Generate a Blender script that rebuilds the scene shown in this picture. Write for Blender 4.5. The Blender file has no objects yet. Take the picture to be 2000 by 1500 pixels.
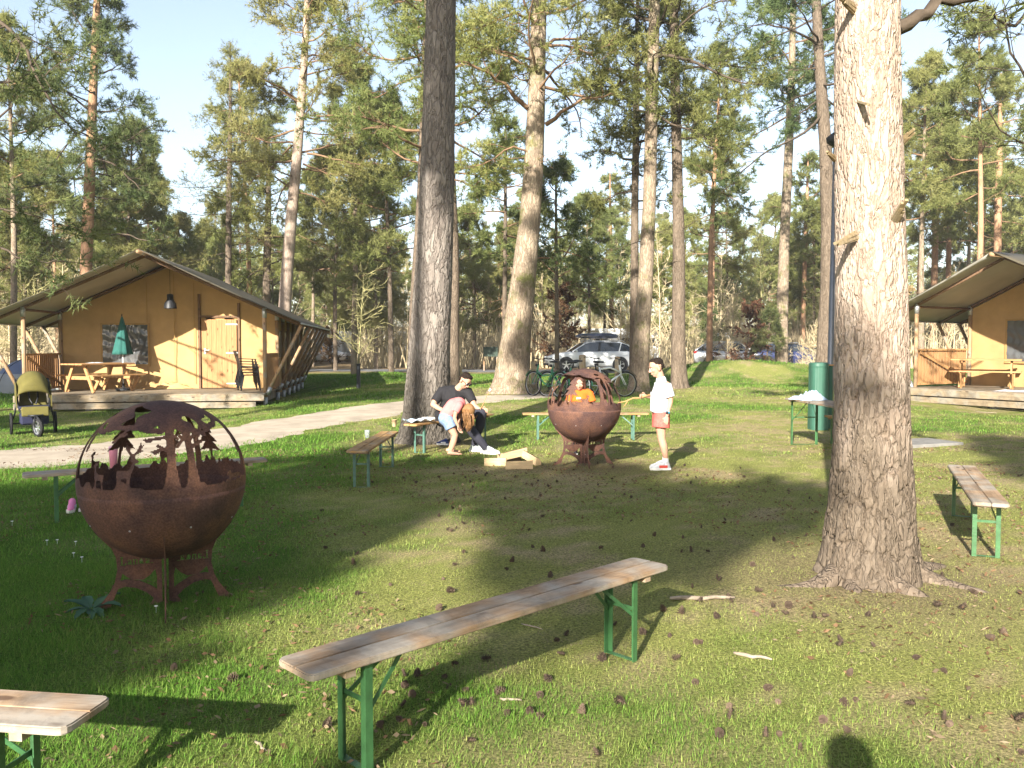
import bpy, bmesh, math, random
import numpy as np
from mathutils import Vector, Matrix
R = math.radians
SC = bpy.context.scene
COL = SC.collection

# ------------------------------------------------------------------ camera, sky, sun, exposure
CAM_H, FPX, HOR = 1.65, 1650.0, 675.0            # eye height, focal length and horizon row of the 2000 px photograph
PITCH = math.atan((750 - HOR) / FPX)
cam_d = bpy.data.cameras.new('camera'); cam = bpy.data.objects.new('camera', cam_d); COL.objects.link(cam)
cam.location = (0, 0, CAM_H); cam.rotation_euler = (R(90) - PITCH, 0, 0)
cam_d.sensor_width = 36; cam_d.lens = 36 * FPX / 2000; cam_d.clip_end = 2000; cam_d.clip_start = 0.05
SC.camera = cam
SUN_EL, SUN_AZ = R(23.5), R(200)                 # azimuth clockwise from +Y: the sun stands behind the camera, to the left
w = bpy.data.worlds.new('World'); SC.world = w; w.use_nodes = True
nt = w.node_tree; bg = nt.nodes['Background']
sky = nt.nodes.new('ShaderNodeTexSky'); sky.sky_type = 'NISHITA'; sky.sun_disc = False
sky.sun_elevation = SUN_EL; sky.sun_rotation = SUN_AZ; sky.air_density = 1.0; sky.dust_density = 1.0; sky.ozone_density = 1.2
hsv = nt.nodes.new('ShaderNodeHueSaturation'); hsv.inputs['Saturation'].default_value = .76   # thin spring haze: a paler blue all over
nt.links.new(sky.outputs[0], hsv.inputs['Color']); nt.links.new(hsv.outputs[0], bg.inputs[0]); bg.inputs[1].default_value = 0.088
sun_d = bpy.data.lights.new('sun', 'SUN'); sun = bpy.data.objects.new('sun', sun_d); COL.objects.link(sun)
sun_d.energy = 5.0; sun_d.angle = R(0.5); sun_d.color = (1.0, 0.945, 0.84)
S_DIR = Vector((math.sin(SUN_AZ) * math.cos(SUN_EL), math.cos(SUN_AZ) * math.cos(SUN_EL), math.sin(SUN_EL)))   # towards the sun
sun.rotation_euler = S_DIR.to_track_quat('Z', 'Y').to_euler(); sun.location = S_DIR * 60
SC.view_settings.view_transform = 'Standard'; SC.view_settings.look = 'None'; SC.view_settings.gamma = 1
SC.view_settings.exposure = 1.7; SC.view_settings.use_curve_mapping = False
SC.render.engine = 'CYCLES'; SC.cycles.use_denoising = True
SC.cycles.max_bounces = 6; SC.cycles.transparent_max_bounces = 6; SC.cycles.diffuse_bounces = 3; SC.cycles.glossy_bounces = 3
SC.cycles.transmission_bounces = 4; SC.cycles.sample_clamp_indirect = 4; SC.cycles.caustics_reflective = False; SC.cycles.caustics_refractive = False

# shade pines: (x, y, z) of the shaded spot, height of the crown's centre, crown radius, seed, tree height, density, limbs, depth of the crown
SHADE = [(-3.0, 6.9, 0, 9.5, 2.1, 101, 11.5, 1, 46, .66), (-4.9, 6.4, 0, 11.0, 2.2, 104, 13, 1, 34, .6), (1.2, 8.4, 0, 11.5, 2.1, 103, 13, 1, 15, .08), (-1.5, 14.5, 6.4, 17.0, 2.0, 105, 19.5, 1, 28, 1.1),
         (-10.8, 18.9, 0, 12, 2.0, 106, 14, 1, 18, .35), (-4.2, 25.0, .2, 14, 2.0, 107, 17, 1, 20, .6), (8.5, 12.5, 0, 15, 1.6, 110, 17, .8, 14, .35)]
# ------------------------------------------------------------------ where things stand
def ss(a, b, x):
    t = np.clip((np.asarray(x, float) - a) / (b - a), 0, 1); return t * t * (3 - 2 * t)
def _h(ix, iy, s):
    n = (ix.astype(np.int64) * 374761393 + iy.astype(np.int64) * 668265263 + s * 974634777) & 0x7fffffff
    n = ((n ^ (n >> 13)) * 1274126177) & 0x7fffffff
    return ((n ^ (n >> 16)) & 0xffff) / 65535.0
def vn(x, y, s=0):                                # value noise 0..1
    x = np.asarray(x, float); y = np.asarray(y, float)
    ix = np.floor(x).astype(np.int64); iy = np.floor(y).astype(np.int64); fx = x - ix; fy = y - iy
    fx = fx * fx * (3 - 2 * fx); fy = fy * fy * (3 - 2 * fy)
    a = _h(ix, iy, s); b = _h(ix + 1, iy, s); c = _h(ix, iy + 1, s); d = _h(ix + 1, iy + 1, s)
    return (a * (1 - fx) + b * fx) * (1 - fy) + (c * (1 - fx) + d * fx) * fy
def fbm(x, y, s=0, o=4):
    t = 0; a = .5; n = 0
    for k in range(o):
        t = t + a * vn(np.asarray(x) * 2 ** k + k * 17.3, np.asarray(y) * 2 ** k - k * 9.1, s + k); n += a; a *= .55
    return t / n
def terr(x, y):
    x = np.asarray(x, float); y = np.asarray(y, float)
    side = ss(-8.5, -3.5, x) * (1 - .5 * ss(8, 13, x) * (1 - ss(26, 32, y)))
    side = np.maximum(side, ss(29, 38, y))
    z = .34 * ss(13.5, 26, y) * side
    z = z + 5.0 * ss(66, 170, y)
    z = z + .66 * np.exp(-((x - 8.2) / 3.4) ** 2 - ((y - 32.5) / 2.6) ** 2) + .45 * np.exp(-((x - 14) / 4.2) ** 2 - ((y - 33) / 3) ** 2)
    z = z + .36 * np.exp(-((x + 5.6) / 1.9) ** 2 - ((y - 33) / 1.8) ** 2)
    z = z + .05 * (fbm(x * .5, y * .5, 3, 3) - .5) * ss(3, 6, y) + .6 * (fbm(x * .06, y * .06, 9, 2) - .5) * ss(45, 80, y)
    return z
def T(x, y): return float(terr(x, y))
def ray(px, py):
    dx = (px - 1000) / FPX; dy = (750 - py) / FPX; c, s = math.cos(PITCH), math.sin(PITCH)
    return Vector((dx, c + dy * s, -s + dy * c))
def G(px, py, z=0.0):                             # the point of height z seen at that pixel
    d = ray(px, py); t = (z - CAM_H) / d.z; return Vector((d.x * t, d.y * t, z))
def AT(px, py, Y):                                # the point at distance Y seen at that pixel
    d = ray(px, py); t = Y / d.y; return Vector((d.x * t, Y, CAM_H + d.z * t))

# ------------------------------------------------------------------ mesh building
def rotm(rx=0, ry=0, rz=0): return Matrix.Rotation(rz, 3, 'Z') @ Matrix.Rotation(ry, 3, 'Y') @ Matrix.Rotation(rx, 3, 'X')
class MB:
    def __init__(s): s.v = []; s.f = []; s.n = 0
    def add(s, vs, fs):
        o = s.n; s.v.extend([tuple(v) for v in vs]); s.f.extend([tuple(i + o for i in f) for f in fs]); s.n += len(vs); return s
    def box(s, c, d, rot=None, bev=0.0):
        hx, hy, hz = d[0] / 2, d[1] / 2, d[2] / 2
        if bev <= 0:
            vs = [(x, y, z) for x in (-hx, hx) for y in (-hy, hy) for z in (-hz, hz)]
            fs = [(0, 1, 3, 2), (4, 6, 7, 5), (0, 4, 5, 1), (2, 3, 7, 6), (0, 2, 6, 4), (1, 5, 7, 3)]
        else:
            bm = bmesh.new(); bmesh.ops.create_cube(bm, size=1)
            for q in bm.verts: q.co = Vector((q.co.x * d[0], q.co.y * d[1], q.co.z * d[2]))
            bmesh.ops.bevel(bm, geom=list(bm.edges), offset=min(bev, min(d) * .45), segments=1, affect='EDGES')
            bm.verts.index_update(); vs = [tuple(q.co) for q in bm.verts]; fs = [[q.index for q in f.verts] for f in bm.faces]; bm.free()
        c = Vector(c)
        vs = [c + (rot @ Vector(q) if rot is not None else Vector(q)) for q in vs]
        return s.add(vs, fs)
    def bar(s, a, b, w_, h_, up=(0, 0, 1), bev=0.0):  # a beam from a to b, h_ along up
        a = Vector(a); b = Vector(b); d = b - a; L = d.length; x = d.normalized(); u = Vector(up)
        if abs(x.dot(u)) > .98: u = Vector((0, 1, 0))
        y = u.cross(x).normalized(); z = x.cross(y)
        return s.box((a + b) / 2, (L, w_, h_), Matrix((x, y, z)).transposed(), bev)
    def tube(s, pts, rads, n=8, cap=True):
        pts = [Vector(p) for p in pts]
        if not hasattr(rads, '__len__'): rads = [rads] * len(pts)
        vs = []; fs = []; ref = None
        for i, p in enumerate(pts):
            d = (pts[min(i + 1, len(pts) - 1)] - pts[max(i - 1, 0)])
            d = d.normalized() if d.length > 1e-9 else Vector((0, 0, 1))
            if ref is None: ref = Vector((1, 0, 0)) if abs(d.x) < .9 else Vector((0, 1, 0))
            u = (ref - d * ref.dot(d)).normalized(); ref = u; q = d.cross(u)
            for k in range(n):
                a = 2 * math.pi * k / n; vs.append(p + (u * math.cos(a) + q * math.sin(a)) * rads[i])
        for i in range(len(pts) - 1):
            for k in range(n):
                k2 = (k + 1) % n; fs.append((i * n + k, i * n + k2, (i + 1) * n + k2, (i + 1) * n + k))
        if cap: fs.append(tuple(range(n - 1, -1, -1))); fs.append(tuple((len(pts) - 1) * n + k for k in range(n)))
        return s.add(vs, fs)
    def lathe(s, prof, n=16, c=(0, 0, 0), rot=None, cap=True):
        vs = []; fs = []; c = Vector(c)
        for r, z in prof:
            for k in range(n):
                a = 2 * math.pi * k / n; q = Vector((r * math.cos(a), r * math.sin(a), z)); vs.append(c + (rot @ q if rot is not None else q))
        for i in range(len(prof) - 1):
            for k in range(n):
                k2 = (k + 1) % n; fs.append((i * n + k, i * n + k2, (i + 1) * n + k2, (i + 1) * n + k))
        if cap: fs.append(tuple(range(n - 1, -1, -1))); fs.append(tuple((len(prof) - 1) * n + k for k in range(n)))
        return s.add(vs, fs)
    def ell(s, c, r, rot=None, n=14, m=9):
        prof = [(max(1e-4, math.sin(math.pi * i / m)), -math.cos(math.pi * i / m)) for i in range(m + 1)]
        c = Vector(c); vs = []; fs = []
        for rr, z in prof:
            for k in range(n):
                a = 2 * math.pi * k / n; q = Vector((rr * math.cos(a) * r[0], rr * math.sin(a) * r[1], z * r[2])); vs.append(c + (rot @ q if rot is not None else q))
        for i in range(m):
            for k in range(n):
                k2 = (k + 1) % n; fs.append((i * n + k, i * n + k2, (i + 1) * n + k2, (i + 1) * n + k))
        fs.append(tuple(range(n - 1, -1, -1))); fs.append(tuple(m * n + k for k in range(n)))
        return s.add(vs, fs)
    def cap(s, a, ra, b, rb, n=12):                # tapered capsule
        a = Vector(a); b = Vector(b); d = b - a; L = max(d.length, 1e-5)
        rot = d.to_track_quat('Z', 'Y').to_matrix() if d.length > 1e-5 else Matrix.Identity(3)
        prof = [(max(1e-4, ra * math.sin(t)), -ra * math.cos(t)) for t in (0.02, .4, .8, 1.2, 1.57)] + [(max(1e-4, rb * math.cos(t)), L + rb * math.sin(t)) for t in (0, .4, .8, 1.2, 1.55)]
        return s.lathe(prof, n, a, rot)
    def slab(s, poly, t, M4=None):                 # polygon (x,y) extruded along z by t, centred
        n = len(poly); vs = [Vector((x, y, -t / 2)) for x, y in poly] + [Vector((x, y, t / 2)) for x, y in poly]
        fs = [tuple(range(n - 1, -1, -1)), tuple(range(n, 2 * n))] + [(i, (i + 1) % n, n + (i + 1) % n, n + i) for i in range(n)]
        if M4 is not None: vs = [M4 @ q for q in vs]
        return s.add(vs, fs)
    def mesh(s, name, smooth=False):
        me = bpy.data.meshes.new(name); me.from_pydata(s.v, [], s.f); me.update()
        if smooth: me.polygons.foreach_set('use_smooth', [True] * len(me.polygons))
        return me
    def build(s, name, mat, parent=None, smooth=False, kind=None):
        return link(name, s.mesh(name, smooth), mat, parent, kind)
def link(name, me, mat, parent=None, kind=None):
    o = bpy.data.objects.new(name, me); COL.objects.link(o)
    if mat is not None and not len(me.materials): me.materials.append(mat)
    if parent is not None: o.parent = parent
    if kind: o['kind'] = kind
    return o
def tag(o, label, cat, group=None):
    o['label'] = label; o['category'] = cat
    if group: o['group'] = group
    return o
def thing(name, label, cat, loc=(0, 0, 0), rz=0, group=None):
    o = bpy.data.objects.new(name, None); COL.objects.link(o); o.location = loc; o.rotation_euler = (0, 0, rz); o.empty_display_size = .1
    return tag(o, label, cat, group)
def copy_tree(o, parent=None):
    kids = list(o.children); c = o.copy(); COL.objects.link(c); c.parent = parent
    for k in kids: copy_tree(k, c)
    return c
def np_mesh(name, V, F, mat, parent=None, kind=None, col=None, smooth=False):
    """V (n,3), F (m,k) arrays -> mesh object; col = per-vertex colour."""
    V = np.asarray(V, np.float32); F = np.asarray(F, np.int32); k = F.shape[1]
    me = bpy.data.meshes.new(name); me.vertices.add(len(V)); me.vertices.foreach_set('co', V.ravel())
    me.loops.add(F.size); me.loops.foreach_set('vertex_index', F.ravel())
    me.polygons.add(len(F)); me.polygons.foreach_set('loop_start', np.arange(0, F.size, k, dtype=np.int32))
    if smooth: me.polygons.foreach_set('use_smooth', np.ones(len(F), bool))
    me.update(calc_edges=True)
    if col is not None:
        at = me.color_attributes.new('tint', 'FLOAT_COLOR', 'POINT'); c = np.ones((len(V), 4), np.float32); c[:, :3] = col; at.data.foreach_set('color', c.ravel())
    return link(name, me, mat, parent, kind)

# ------------------------------------------------------------------ materials
def new_mat(name):
    m = bpy.data.materials.new(name); m.use_nodes = True; n = m.node_tree.nodes; return m, n, m.node_tree.links, n['Principled BSDF']
def ramp(n, stops):
    r = n.new('ShaderNodeValToRGB'); e = r.color_ramp.elements
    while len(e) > 1: e.remove(e[-1])
    e[0].position = stops[0][0]; e[0].color = (*stops[0][1], 1)
    for p, c in stops[1:]:
        q = e.new(p); q.color = (*c, 1)
    return r
def mat(name, c, rough=.7, var=.25, scale=6, bump=0.0, bscale=40, metal=0.0, stretch=(1, 1, 1), spec=.3, c2=None, coat=0.0, rnd=0.0):
    m, n, l, b = new_mat(name)
    tc = n.new('ShaderNodeTexCoord'); mp = n.new('ShaderNodeMapping'); mp.inputs['Scale'].default_value = stretch; l.new(tc.outputs['Object'], mp.inputs[0])
    no = n.new('ShaderNodeTexNoise'); no.inputs['Scale'].default_value = scale; no.inputs['Detail'].default_value = 6; no.inputs['Roughness'].default_value = .6; l.new(mp.outputs[0], no.inputs[0])
    d = tuple(max(0, q * (1 - var)) for q in c); u = c2 if c2 else tuple(min(1, q * (1 + var)) for q in c)
    r = ramp(n, [(.3, d), (.7, u)]); l.new(no.outputs[0], r.inputs[0])
    out = r.outputs[0]
    if rnd:
        oi = n.new('ShaderNodeObjectInfo'); hs = n.new('ShaderNodeHueSaturation'); ml = n.new('ShaderNodeMapRange'); ml.inputs[3].default_value = 1 - rnd; ml.inputs[4].default_value = 1 + rnd
        l.new(oi.outputs['Random'], ml.inputs[0]); l.new(ml.outputs[0], hs.inputs['Value']); l.new(out, hs.inputs['Color']); out = hs.outputs[0]
    l.new(out, b.inputs['Base Color'])
    b.inputs['Roughness'].default_value = rough; b.inputs['Metallic'].default_value = metal; b.inputs['Specular IOR Level'].default_value = spec; b.inputs['Coat Weight'].default_value = coat
    if bump:
        n2 = n.new('ShaderNodeTexNoise'); n2.inputs['Scale'].default_value = bscale; n2.inputs['Detail'].default_value = 5; l.new(mp.outputs[0], n2.inputs[0])
        bp = n.new('ShaderNodeBump'); bp.inputs['Strength'].default_value = bump; bp.inputs['Distance'].default_value = .02; l.new(n2.outputs[0], bp.inputs['Height']); l.new(bp.outputs[0], b.inputs['Normal'])
    return m
def leaf_mat(name, stops, trans=.35, scale=.6, rnd=.12, hue=0.02):
    m = bpy.data.materials.new(name); m.use_nodes = True; n = m.node_tree.nodes; l = m.node_tree.links; n.clear()
    out = n.new('ShaderNodeOutputMaterial'); ge = n.new('ShaderNodeNewGeometry')
    no = n.new('ShaderNodeTexNoise'); no.inputs['Scale'].default_value = scale; no.inputs['Detail'].default_value = 4; l.new(ge.outputs['Position'], no.inputs[0])
    r = ramp(n, stops); l.new(no.outputs[0], r.inputs[0])
    hs = n.new('ShaderNodeHueSaturation'); ml = n.new('ShaderNodeMapRange'); ml.inputs[3].default_value = 1 - rnd; ml.inputs[4].default_value = 1 + rnd
    mh = n.new('ShaderNodeMapRange'); mh.inputs[3].default_value = .5 - hue; mh.inputs[4].default_value = .5 + hue
    pi = n.new('ShaderNodeMath'); pi.operation = 'ADD'; fr = n.new('ShaderNodeMath'); fr.operation = 'FRACT'
    oi = n.new('ShaderNodeObjectInfo'); l.new(ge.outputs['Random Per Island'], ml.inputs[0])
    l.new(oi.outputs['Random'], mh.inputs[0]); l.new(ml.outputs[0], hs.inputs['Value']); l.new(mh.outputs[0], hs.inputs['Hue']); l.new(r.outputs[0], hs.inputs['Color'])
    d = n.new('ShaderNodeBsdfDiffuse'); t = n.new('ShaderNodeBsdfTranslucent'); mx = n.new('ShaderNodeMixShader'); mx.inputs[0].default_value = trans
    l.new(hs.outputs[0], d.inputs[0]); l.new(hs.outputs[0], t.inputs[0]); l.new(d.outputs[0], mx.inputs[1]); l.new(t.outputs[0], mx.inputs[2]); l.new(mx.outputs[0], out.inputs[0])
    return m
def bark_mat(name, lo, hi, scale=9, stretch=.28, bump=1.0, moss=None, low=None, low_z=(.3, 1.4), fissure=0.0):
    """plated pine bark: warped stretched cells for the fissure relief, flaky colour, a darker weathered or mossy foot of its own colour"""
    m, n, l, b = new_mat(name)
    tc = n.new('ShaderNodeTexCoord'); mp = n.new('ShaderNodeMapping'); mp.inputs['Scale'].default_value = (1, 1, stretch); l.new(tc.outputs['Object'], mp.inputs[0])
    wn = n.new('ShaderNodeTexNoise'); wn.inputs['Scale'].default_value = scale * .8; wn.inputs['Detail'].default_value = 4; l.new(mp.outputs[0], wn.inputs[0])
    ad = n.new('ShaderNodeVectorMath'); ad.operation = 'MULTIPLY_ADD'; ad.inputs[1].default_value = (.22, .22, .3); l.new(wn.outputs[1], ad.inputs[0]); l.new(mp.outputs[0], ad.inputs[2])
    vo = n.new('ShaderNodeTexVoronoi'); vo.feature = 'DISTANCE_TO_EDGE'; vo.inputs['Scale'].default_value = scale; l.new(ad.outputs[0], vo.inputs[0])
    vc = n.new('ShaderNodeTexVoronoi'); vc.inputs['Scale'].default_value = scale; l.new(ad.outputs[0], vc.inputs[0])
    fn = n.new('ShaderNodeTexNoise'); fn.inputs['Scale'].default_value = scale * 2.2; fn.inputs['Detail'].default_value = 8; fn.inputs['Roughness'].default_value = .7; l.new(ad.outputs[0], fn.inputs[0])
    sp = n.new('ShaderNodeSeparateColor'); l.new(vc.outputs['Color'], sp.inputs[0])
    mxv = n.new('ShaderNodeMath'); mxv.operation = 'MULTIPLY_ADD'; mxv.inputs[1].default_value = .35; l.new(sp.outputs[0], mxv.inputs[0]); l.new(fn.outputs[0], mxv.inputs[2])
    r = ramp(n, [(.32, lo), (.62, tuple((a + c) / 2 for a, c in zip(lo, hi))), (.95, hi)]); l.new(mxv.outputs[0], r.inputs[0]); out = r.outputs[0]
    if fissure:  # crack lines darkened: brown inner bark, plus crack shade painted into the colour
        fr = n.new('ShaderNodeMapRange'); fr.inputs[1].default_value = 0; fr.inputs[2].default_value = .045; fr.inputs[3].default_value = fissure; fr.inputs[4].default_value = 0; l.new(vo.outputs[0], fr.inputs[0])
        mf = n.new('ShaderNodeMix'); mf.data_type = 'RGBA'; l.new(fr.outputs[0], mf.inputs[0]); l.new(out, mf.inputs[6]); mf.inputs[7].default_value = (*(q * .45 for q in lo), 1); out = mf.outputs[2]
    if low is not None:
        sx = n.new('ShaderNodeSeparateXYZ'); l.new(tc.outputs['Object'], sx.inputs[0])
        nn = n.new('ShaderNodeTexNoise'); nn.inputs['Scale'].default_value = 3.5; nn.inputs['Detail'].default_value = 6; l.new(mp.outputs[0], nn.inputs[0])
        ma = n.new('ShaderNodeMath'); ma.operation = 'MULTIPLY_ADD'; ma.inputs[1].default_value = 1.6; l.new(nn.outputs[0], ma.inputs[0]); l.new(sx.outputs[2], ma.inputs[2])
        mr = n.new('ShaderNodeMapRange'); mr.inputs[1].default_value = low_z[0] + .8; mr.inputs[2].default_value = low_z[1] + .8; mr.inputs[3].default_value = .85; mr.inputs[4].default_value = 0; l.new(ma.outputs[0], mr.inputs[0])
        mc = n.new('ShaderNodeMix'); mc.data_type = 'RGBA'; l.new(mr.outputs[0], mc.inputs[0]); l.new(out, mc.inputs[6])
        lr = ramp(n, [(.35, tuple(q * .6 for q in low)), (.75, tuple(q * 1.5 for q in low))]); l.new(fn.outputs[0], lr.inputs[0]); l.new(lr.outputs[0], mc.inputs[7]); out = mc.outputs[2]
    if moss is not None:
        n3 = n.new('ShaderNodeTexNoise'); n3.inputs['Scale'].default_value = 1.8; n3.inputs['Detail'].default_value = 7; n3.inputs['Roughness'].default_value = .7; l.new(tc.outputs['Object'], n3.inputs[0])
        mr = n.new('ShaderNodeMapRange'); mr.inputs[1].default_value = .52; mr.inputs[2].default_value = .66; l.new(n3.outputs[0], mr.inputs[0])
        mc = n.new('ShaderNodeMix'); mc.data_type = 'RGBA'; l.new(mr.outputs[0], mc.inputs[0]); l.new(out, mc.inputs[6]); mc.inputs[7].default_value = (*moss, 1); out = mc.outputs[2]
    l.new(out, b.inputs['Base Color']); b.inputs['Roughness'].default_value = .95; b.inputs['Specular IOR Level'].default_value = .1
    er = n.new('ShaderNodeMapRange'); er.inputs[1].default_value = 0; er.inputs[2].default_value = .16; l.new(vo.outputs[0], er.inputs[0])
    hh = n.new('ShaderNodeMath'); hh.operation = 'MULTIPLY_ADD'; hh.inputs[1].default_value = .5; l.new(fn.outputs[0], hh.inputs[0]); l.new(er.outputs[0], hh.inputs[2])
    bp = n.new('ShaderNodeBump'); bp.inputs['Strength'].default_value = min(bump, 1); bp.inputs['Distance'].default_value = .03 * bump; l.new(hh.outputs[0], bp.inputs['Height']); l.new(bp.outputs[0], b.inputs['Normal'])
    return m
def wood_mat(name, dark, light, gray=None, rough=.75, scale=1.0, knots=True, axis='X', worn=.5, stain=0.0):
    m, n, l, b = new_mat(name)
    tc = n.new('ShaderNodeTexCoord'); oi = n.new('ShaderNodeObjectInfo'); ad = n.new('ShaderNodeVectorMath'); ad.operation = 'MULTIPLY_ADD'; ad.inputs[1].default_value = (7, 3, 5)
    cb = n.new('ShaderNodeCombineXYZ'); [l.new(oi.outputs['Random'], cb.inputs[i]) for i in range(3)]; l.new(cb.outputs[0], ad.inputs[0]); l.new(tc.outputs['Object'], ad.inputs[2])
    mp = n.new('ShaderNodeMapping'); mp.inputs['Scale'].default_value = {'X': (1.2 * scale, 22 * scale, 22 * scale), 'Y': (22 * scale, 1.2 * scale, 22 * scale), 'Z': (22 * scale, 22 * scale, 1.2 * scale)}[axis]; l.new(ad.outputs[0], mp.inputs[0])
    no = n.new('ShaderNodeTexNoise'); no.inputs['Scale'].default_value = 1.6; no.inputs['Detail'].default_value = 8; no.inputs['Roughness'].default_value = .65; no.inputs['Distortion'].default_value = .4; l.new(mp.outputs[0], no.inputs[0])
    r = ramp(n, [(.3, dark), (.68, light)]); l.new(no.outputs[0], r.inputs[0]); out = r.outputs[0]
    if gray:
        n2 = n.new('ShaderNodeTexNoise'); n2.inputs['Scale'].default_value = 4; n2.inputs['Detail'].default_value = 6; l.new(ad.outputs[0], n2.inputs[0])
        mr = n.new('ShaderNodeMapRange'); mr.inputs[1].default_value = .62 - .3 * worn; mr.inputs[2].default_value = .75 - .2 * worn; l.new(n2.outputs[0], mr.inputs[0])
        mc = n.new('ShaderNodeMix'); mc.data_type = 'RGBA'; l.new(mr.outputs[0], mc.inputs[0]); l.new(out, mc.inputs[6])
        gr = ramp(n, [(.3, tuple(q * .75 for q in gray)), (.7, gray)]); l.new(no.outputs[0], gr.inputs[0]); l.new(gr.outputs[0], mc.inputs[7]); out = mc.outputs[2]
    if stain:
        n4 = n.new('ShaderNodeTexNoise'); n4.inputs['Scale'].default_value = 2.6; n4.inputs['Detail'].default_value = 9; n4.inputs['Roughness'].default_value = .72; n4.inputs['Distortion'].default_value = 1.2; l.new(ad.outputs[0], n4.inputs[0])
        sr = ramp(n, [(.38, (1 - stain,) * 3), (.56, (1, 1, 1))]); l.new(n4.outputs[0], sr.inputs[0])
        ms = n.new('ShaderNodeMix'); ms.data_type = 'RGBA'; ms.blend_type = 'MULTIPLY'; ms.inputs[0].default_value = 1; l.new(out, ms.inputs[6]); l.new(sr.outputs[0], ms.inputs[7]); out = ms.outputs[2]
    if knots:
        vo = n.new('ShaderNodeTexVoronoi'); vo.inputs['Scale'].default_value = 1; m2 = n.new('ShaderNodeMapping')
        m2.inputs['Scale'].default_value = {'X': (3.2, 7, 7), 'Y': (7, 3.2, 7), 'Z': (7, 7, 3.2)}[axis]; l.new(ad.outputs[0], m2.inputs[0]); l.new(m2.outputs[0], vo.inputs[0])
        mr = n.new('ShaderNodeMapRange'); mr.inputs[1].default_value = .10; mr.inputs[2].default_value = .16; mr.inputs[3].default_value = .8; mr.inputs[4].default_value = 0; l.new(vo.outputs[0], mr.inputs[0])
        mc = n.new('ShaderNodeMix'); mc.data_type = 'RGBA'; l.new(mr.outputs[0], mc.inputs[0]); l.new(out, mc.inputs[6]); mc.inputs[7].default_value = (dark[0] * .35, dark[1] * .3, dark[2] * .3, 1); out = mc.outputs[2]
    l.new(out, b.inputs['Base Color']); b.inputs['Roughness'].default_value = rough; b.inputs['Specular IOR Level'].default_value = .25
    bp = n.new('ShaderNodeBump'); bp.inputs['Strength'].default_value = .35; bp.inputs['Distance'].default_value = .004; l.new(no.outputs[0], bp.inputs['Height']); l.new(bp.outputs[0], b.inputs['Normal'])
    return m
def glass_mat(name, tint, alpha_mix=.35, rough=.03):
    m = bpy.data.materials.new(name); m.use_nodes = True; n = m.node_tree.nodes; l = m.node_tree.links; b = n['Principled BSDF']
    b.inputs['Base Color'].default_value = (*tint, 1); b.inputs['Roughness'].default_value = rough; b.inputs['Specular IOR Level'].default_value = .6
    t = n.new('ShaderNodeBsdfTransparent'); mx = n.new('ShaderNodeMixShader'); mx.inputs[0].default_value = 1 - alpha_mix
    l.new(t.outputs[0], mx.inputs[1]); l.new(b.outputs[0], mx.inputs[2]); l.new(mx.outputs[0], n['Material Output'].inputs[0])
    return m
def tint_mat(name, rough=.9, trans=0.25, fine=0.0):
    """colour comes from the mesh's own tint attribute"""
    m = bpy.data.materials.new(name); m.use_nodes = True; n = m.node_tree.nodes; l = m.node_tree.links; n.clear()
    out = n.new('ShaderNodeOutputMaterial'); a = n.new('ShaderNodeAttribute'); a.attribute_name = 'tint'
    d = n.new('ShaderNodeBsdfDiffuse'); t = n.new('ShaderNodeBsdfTranslucent'); mx = n.new('ShaderNodeMixShader'); mx.inputs[0].default_value = trans
    l.new(a.outputs[0], d.inputs[0]); l.new(a.outputs[0], t.inputs[0]); l.new(d.outputs[0], mx.inputs[1]); l.new(t.outputs[0], mx.inputs[2]); l.new(mx.outputs[0], out.inputs[0])
    return m
MAT = dict(
    board=wood_mat('worn_board', (.24, .15, .085), (.43, .29, .175), gray=(.40, .345, .28), rough=.75, worn=.7, stain=.42),
    board_b=wood_mat('varnished_board', (.30, .16, .06), (.48, .30, .13), gray=(.36, .29, .21), worn=.3, stain=.35),
    green=mat('green_paint', (.038, .115, .040), .45, .3, 14, spec=.5, bump=.15, bscale=60),
    green_b=mat('grey_green_paint', (.06, .13, .10), .5, .25, 12, spec=.4),
    steel=mat('galvanised_steel', (.42, .43, .44), .4, .2, 12, metal=.6),
    dark=mat('dark_plastic', (.012, .013, .016), .5, .2, 8, spec=.4),
    rubber=mat('rubber', (.014, .014, .015), .8, .2, 20),
    rust=None,
    deck=wood_mat('deck_plank', (.18, .135, .085), (.32, .25, .165), gray=(.28, .25, .20), worn=.6, stain=.4),
    pine=wood_mat('pine_timber', (.30, .155, .06), (.47, .27, .12), worn=.3),
    pinez=wood_mat('pine_timber_upright', (.27, .14, .06), (.43, .24, .11), axis='Z'),
    pole=wood_mat('peeled_pole', (.22, .13, .07), (.38, .25, .14), gray=(.30, .26, .21), worn=.4, axis='Z'),
    canvas=mat('mustard_canvas', (.43, .275, .12), .85, .10, 2.5, bump=.25, bscale=3),
    roof=mat('olive_roof_canvas', (.085, .072, .048), .6, .18, 1.5, bump=.15, bscale=4, spec=.25),
    rooftop=mat('grey_roof_canvas', (.40, .39, .36), .5, .15, 1.2, bump=.15, bscale=4),
    skin=mat('skin', (.44, .25, .17), .55, .08, 9, spec=.3),
    white=mat('white_cotton', (.60, .61, .64), .9, .06, 8),
    black=mat('black_cotton', (.016, .015, .017), .85, .2, 8),
)
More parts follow.
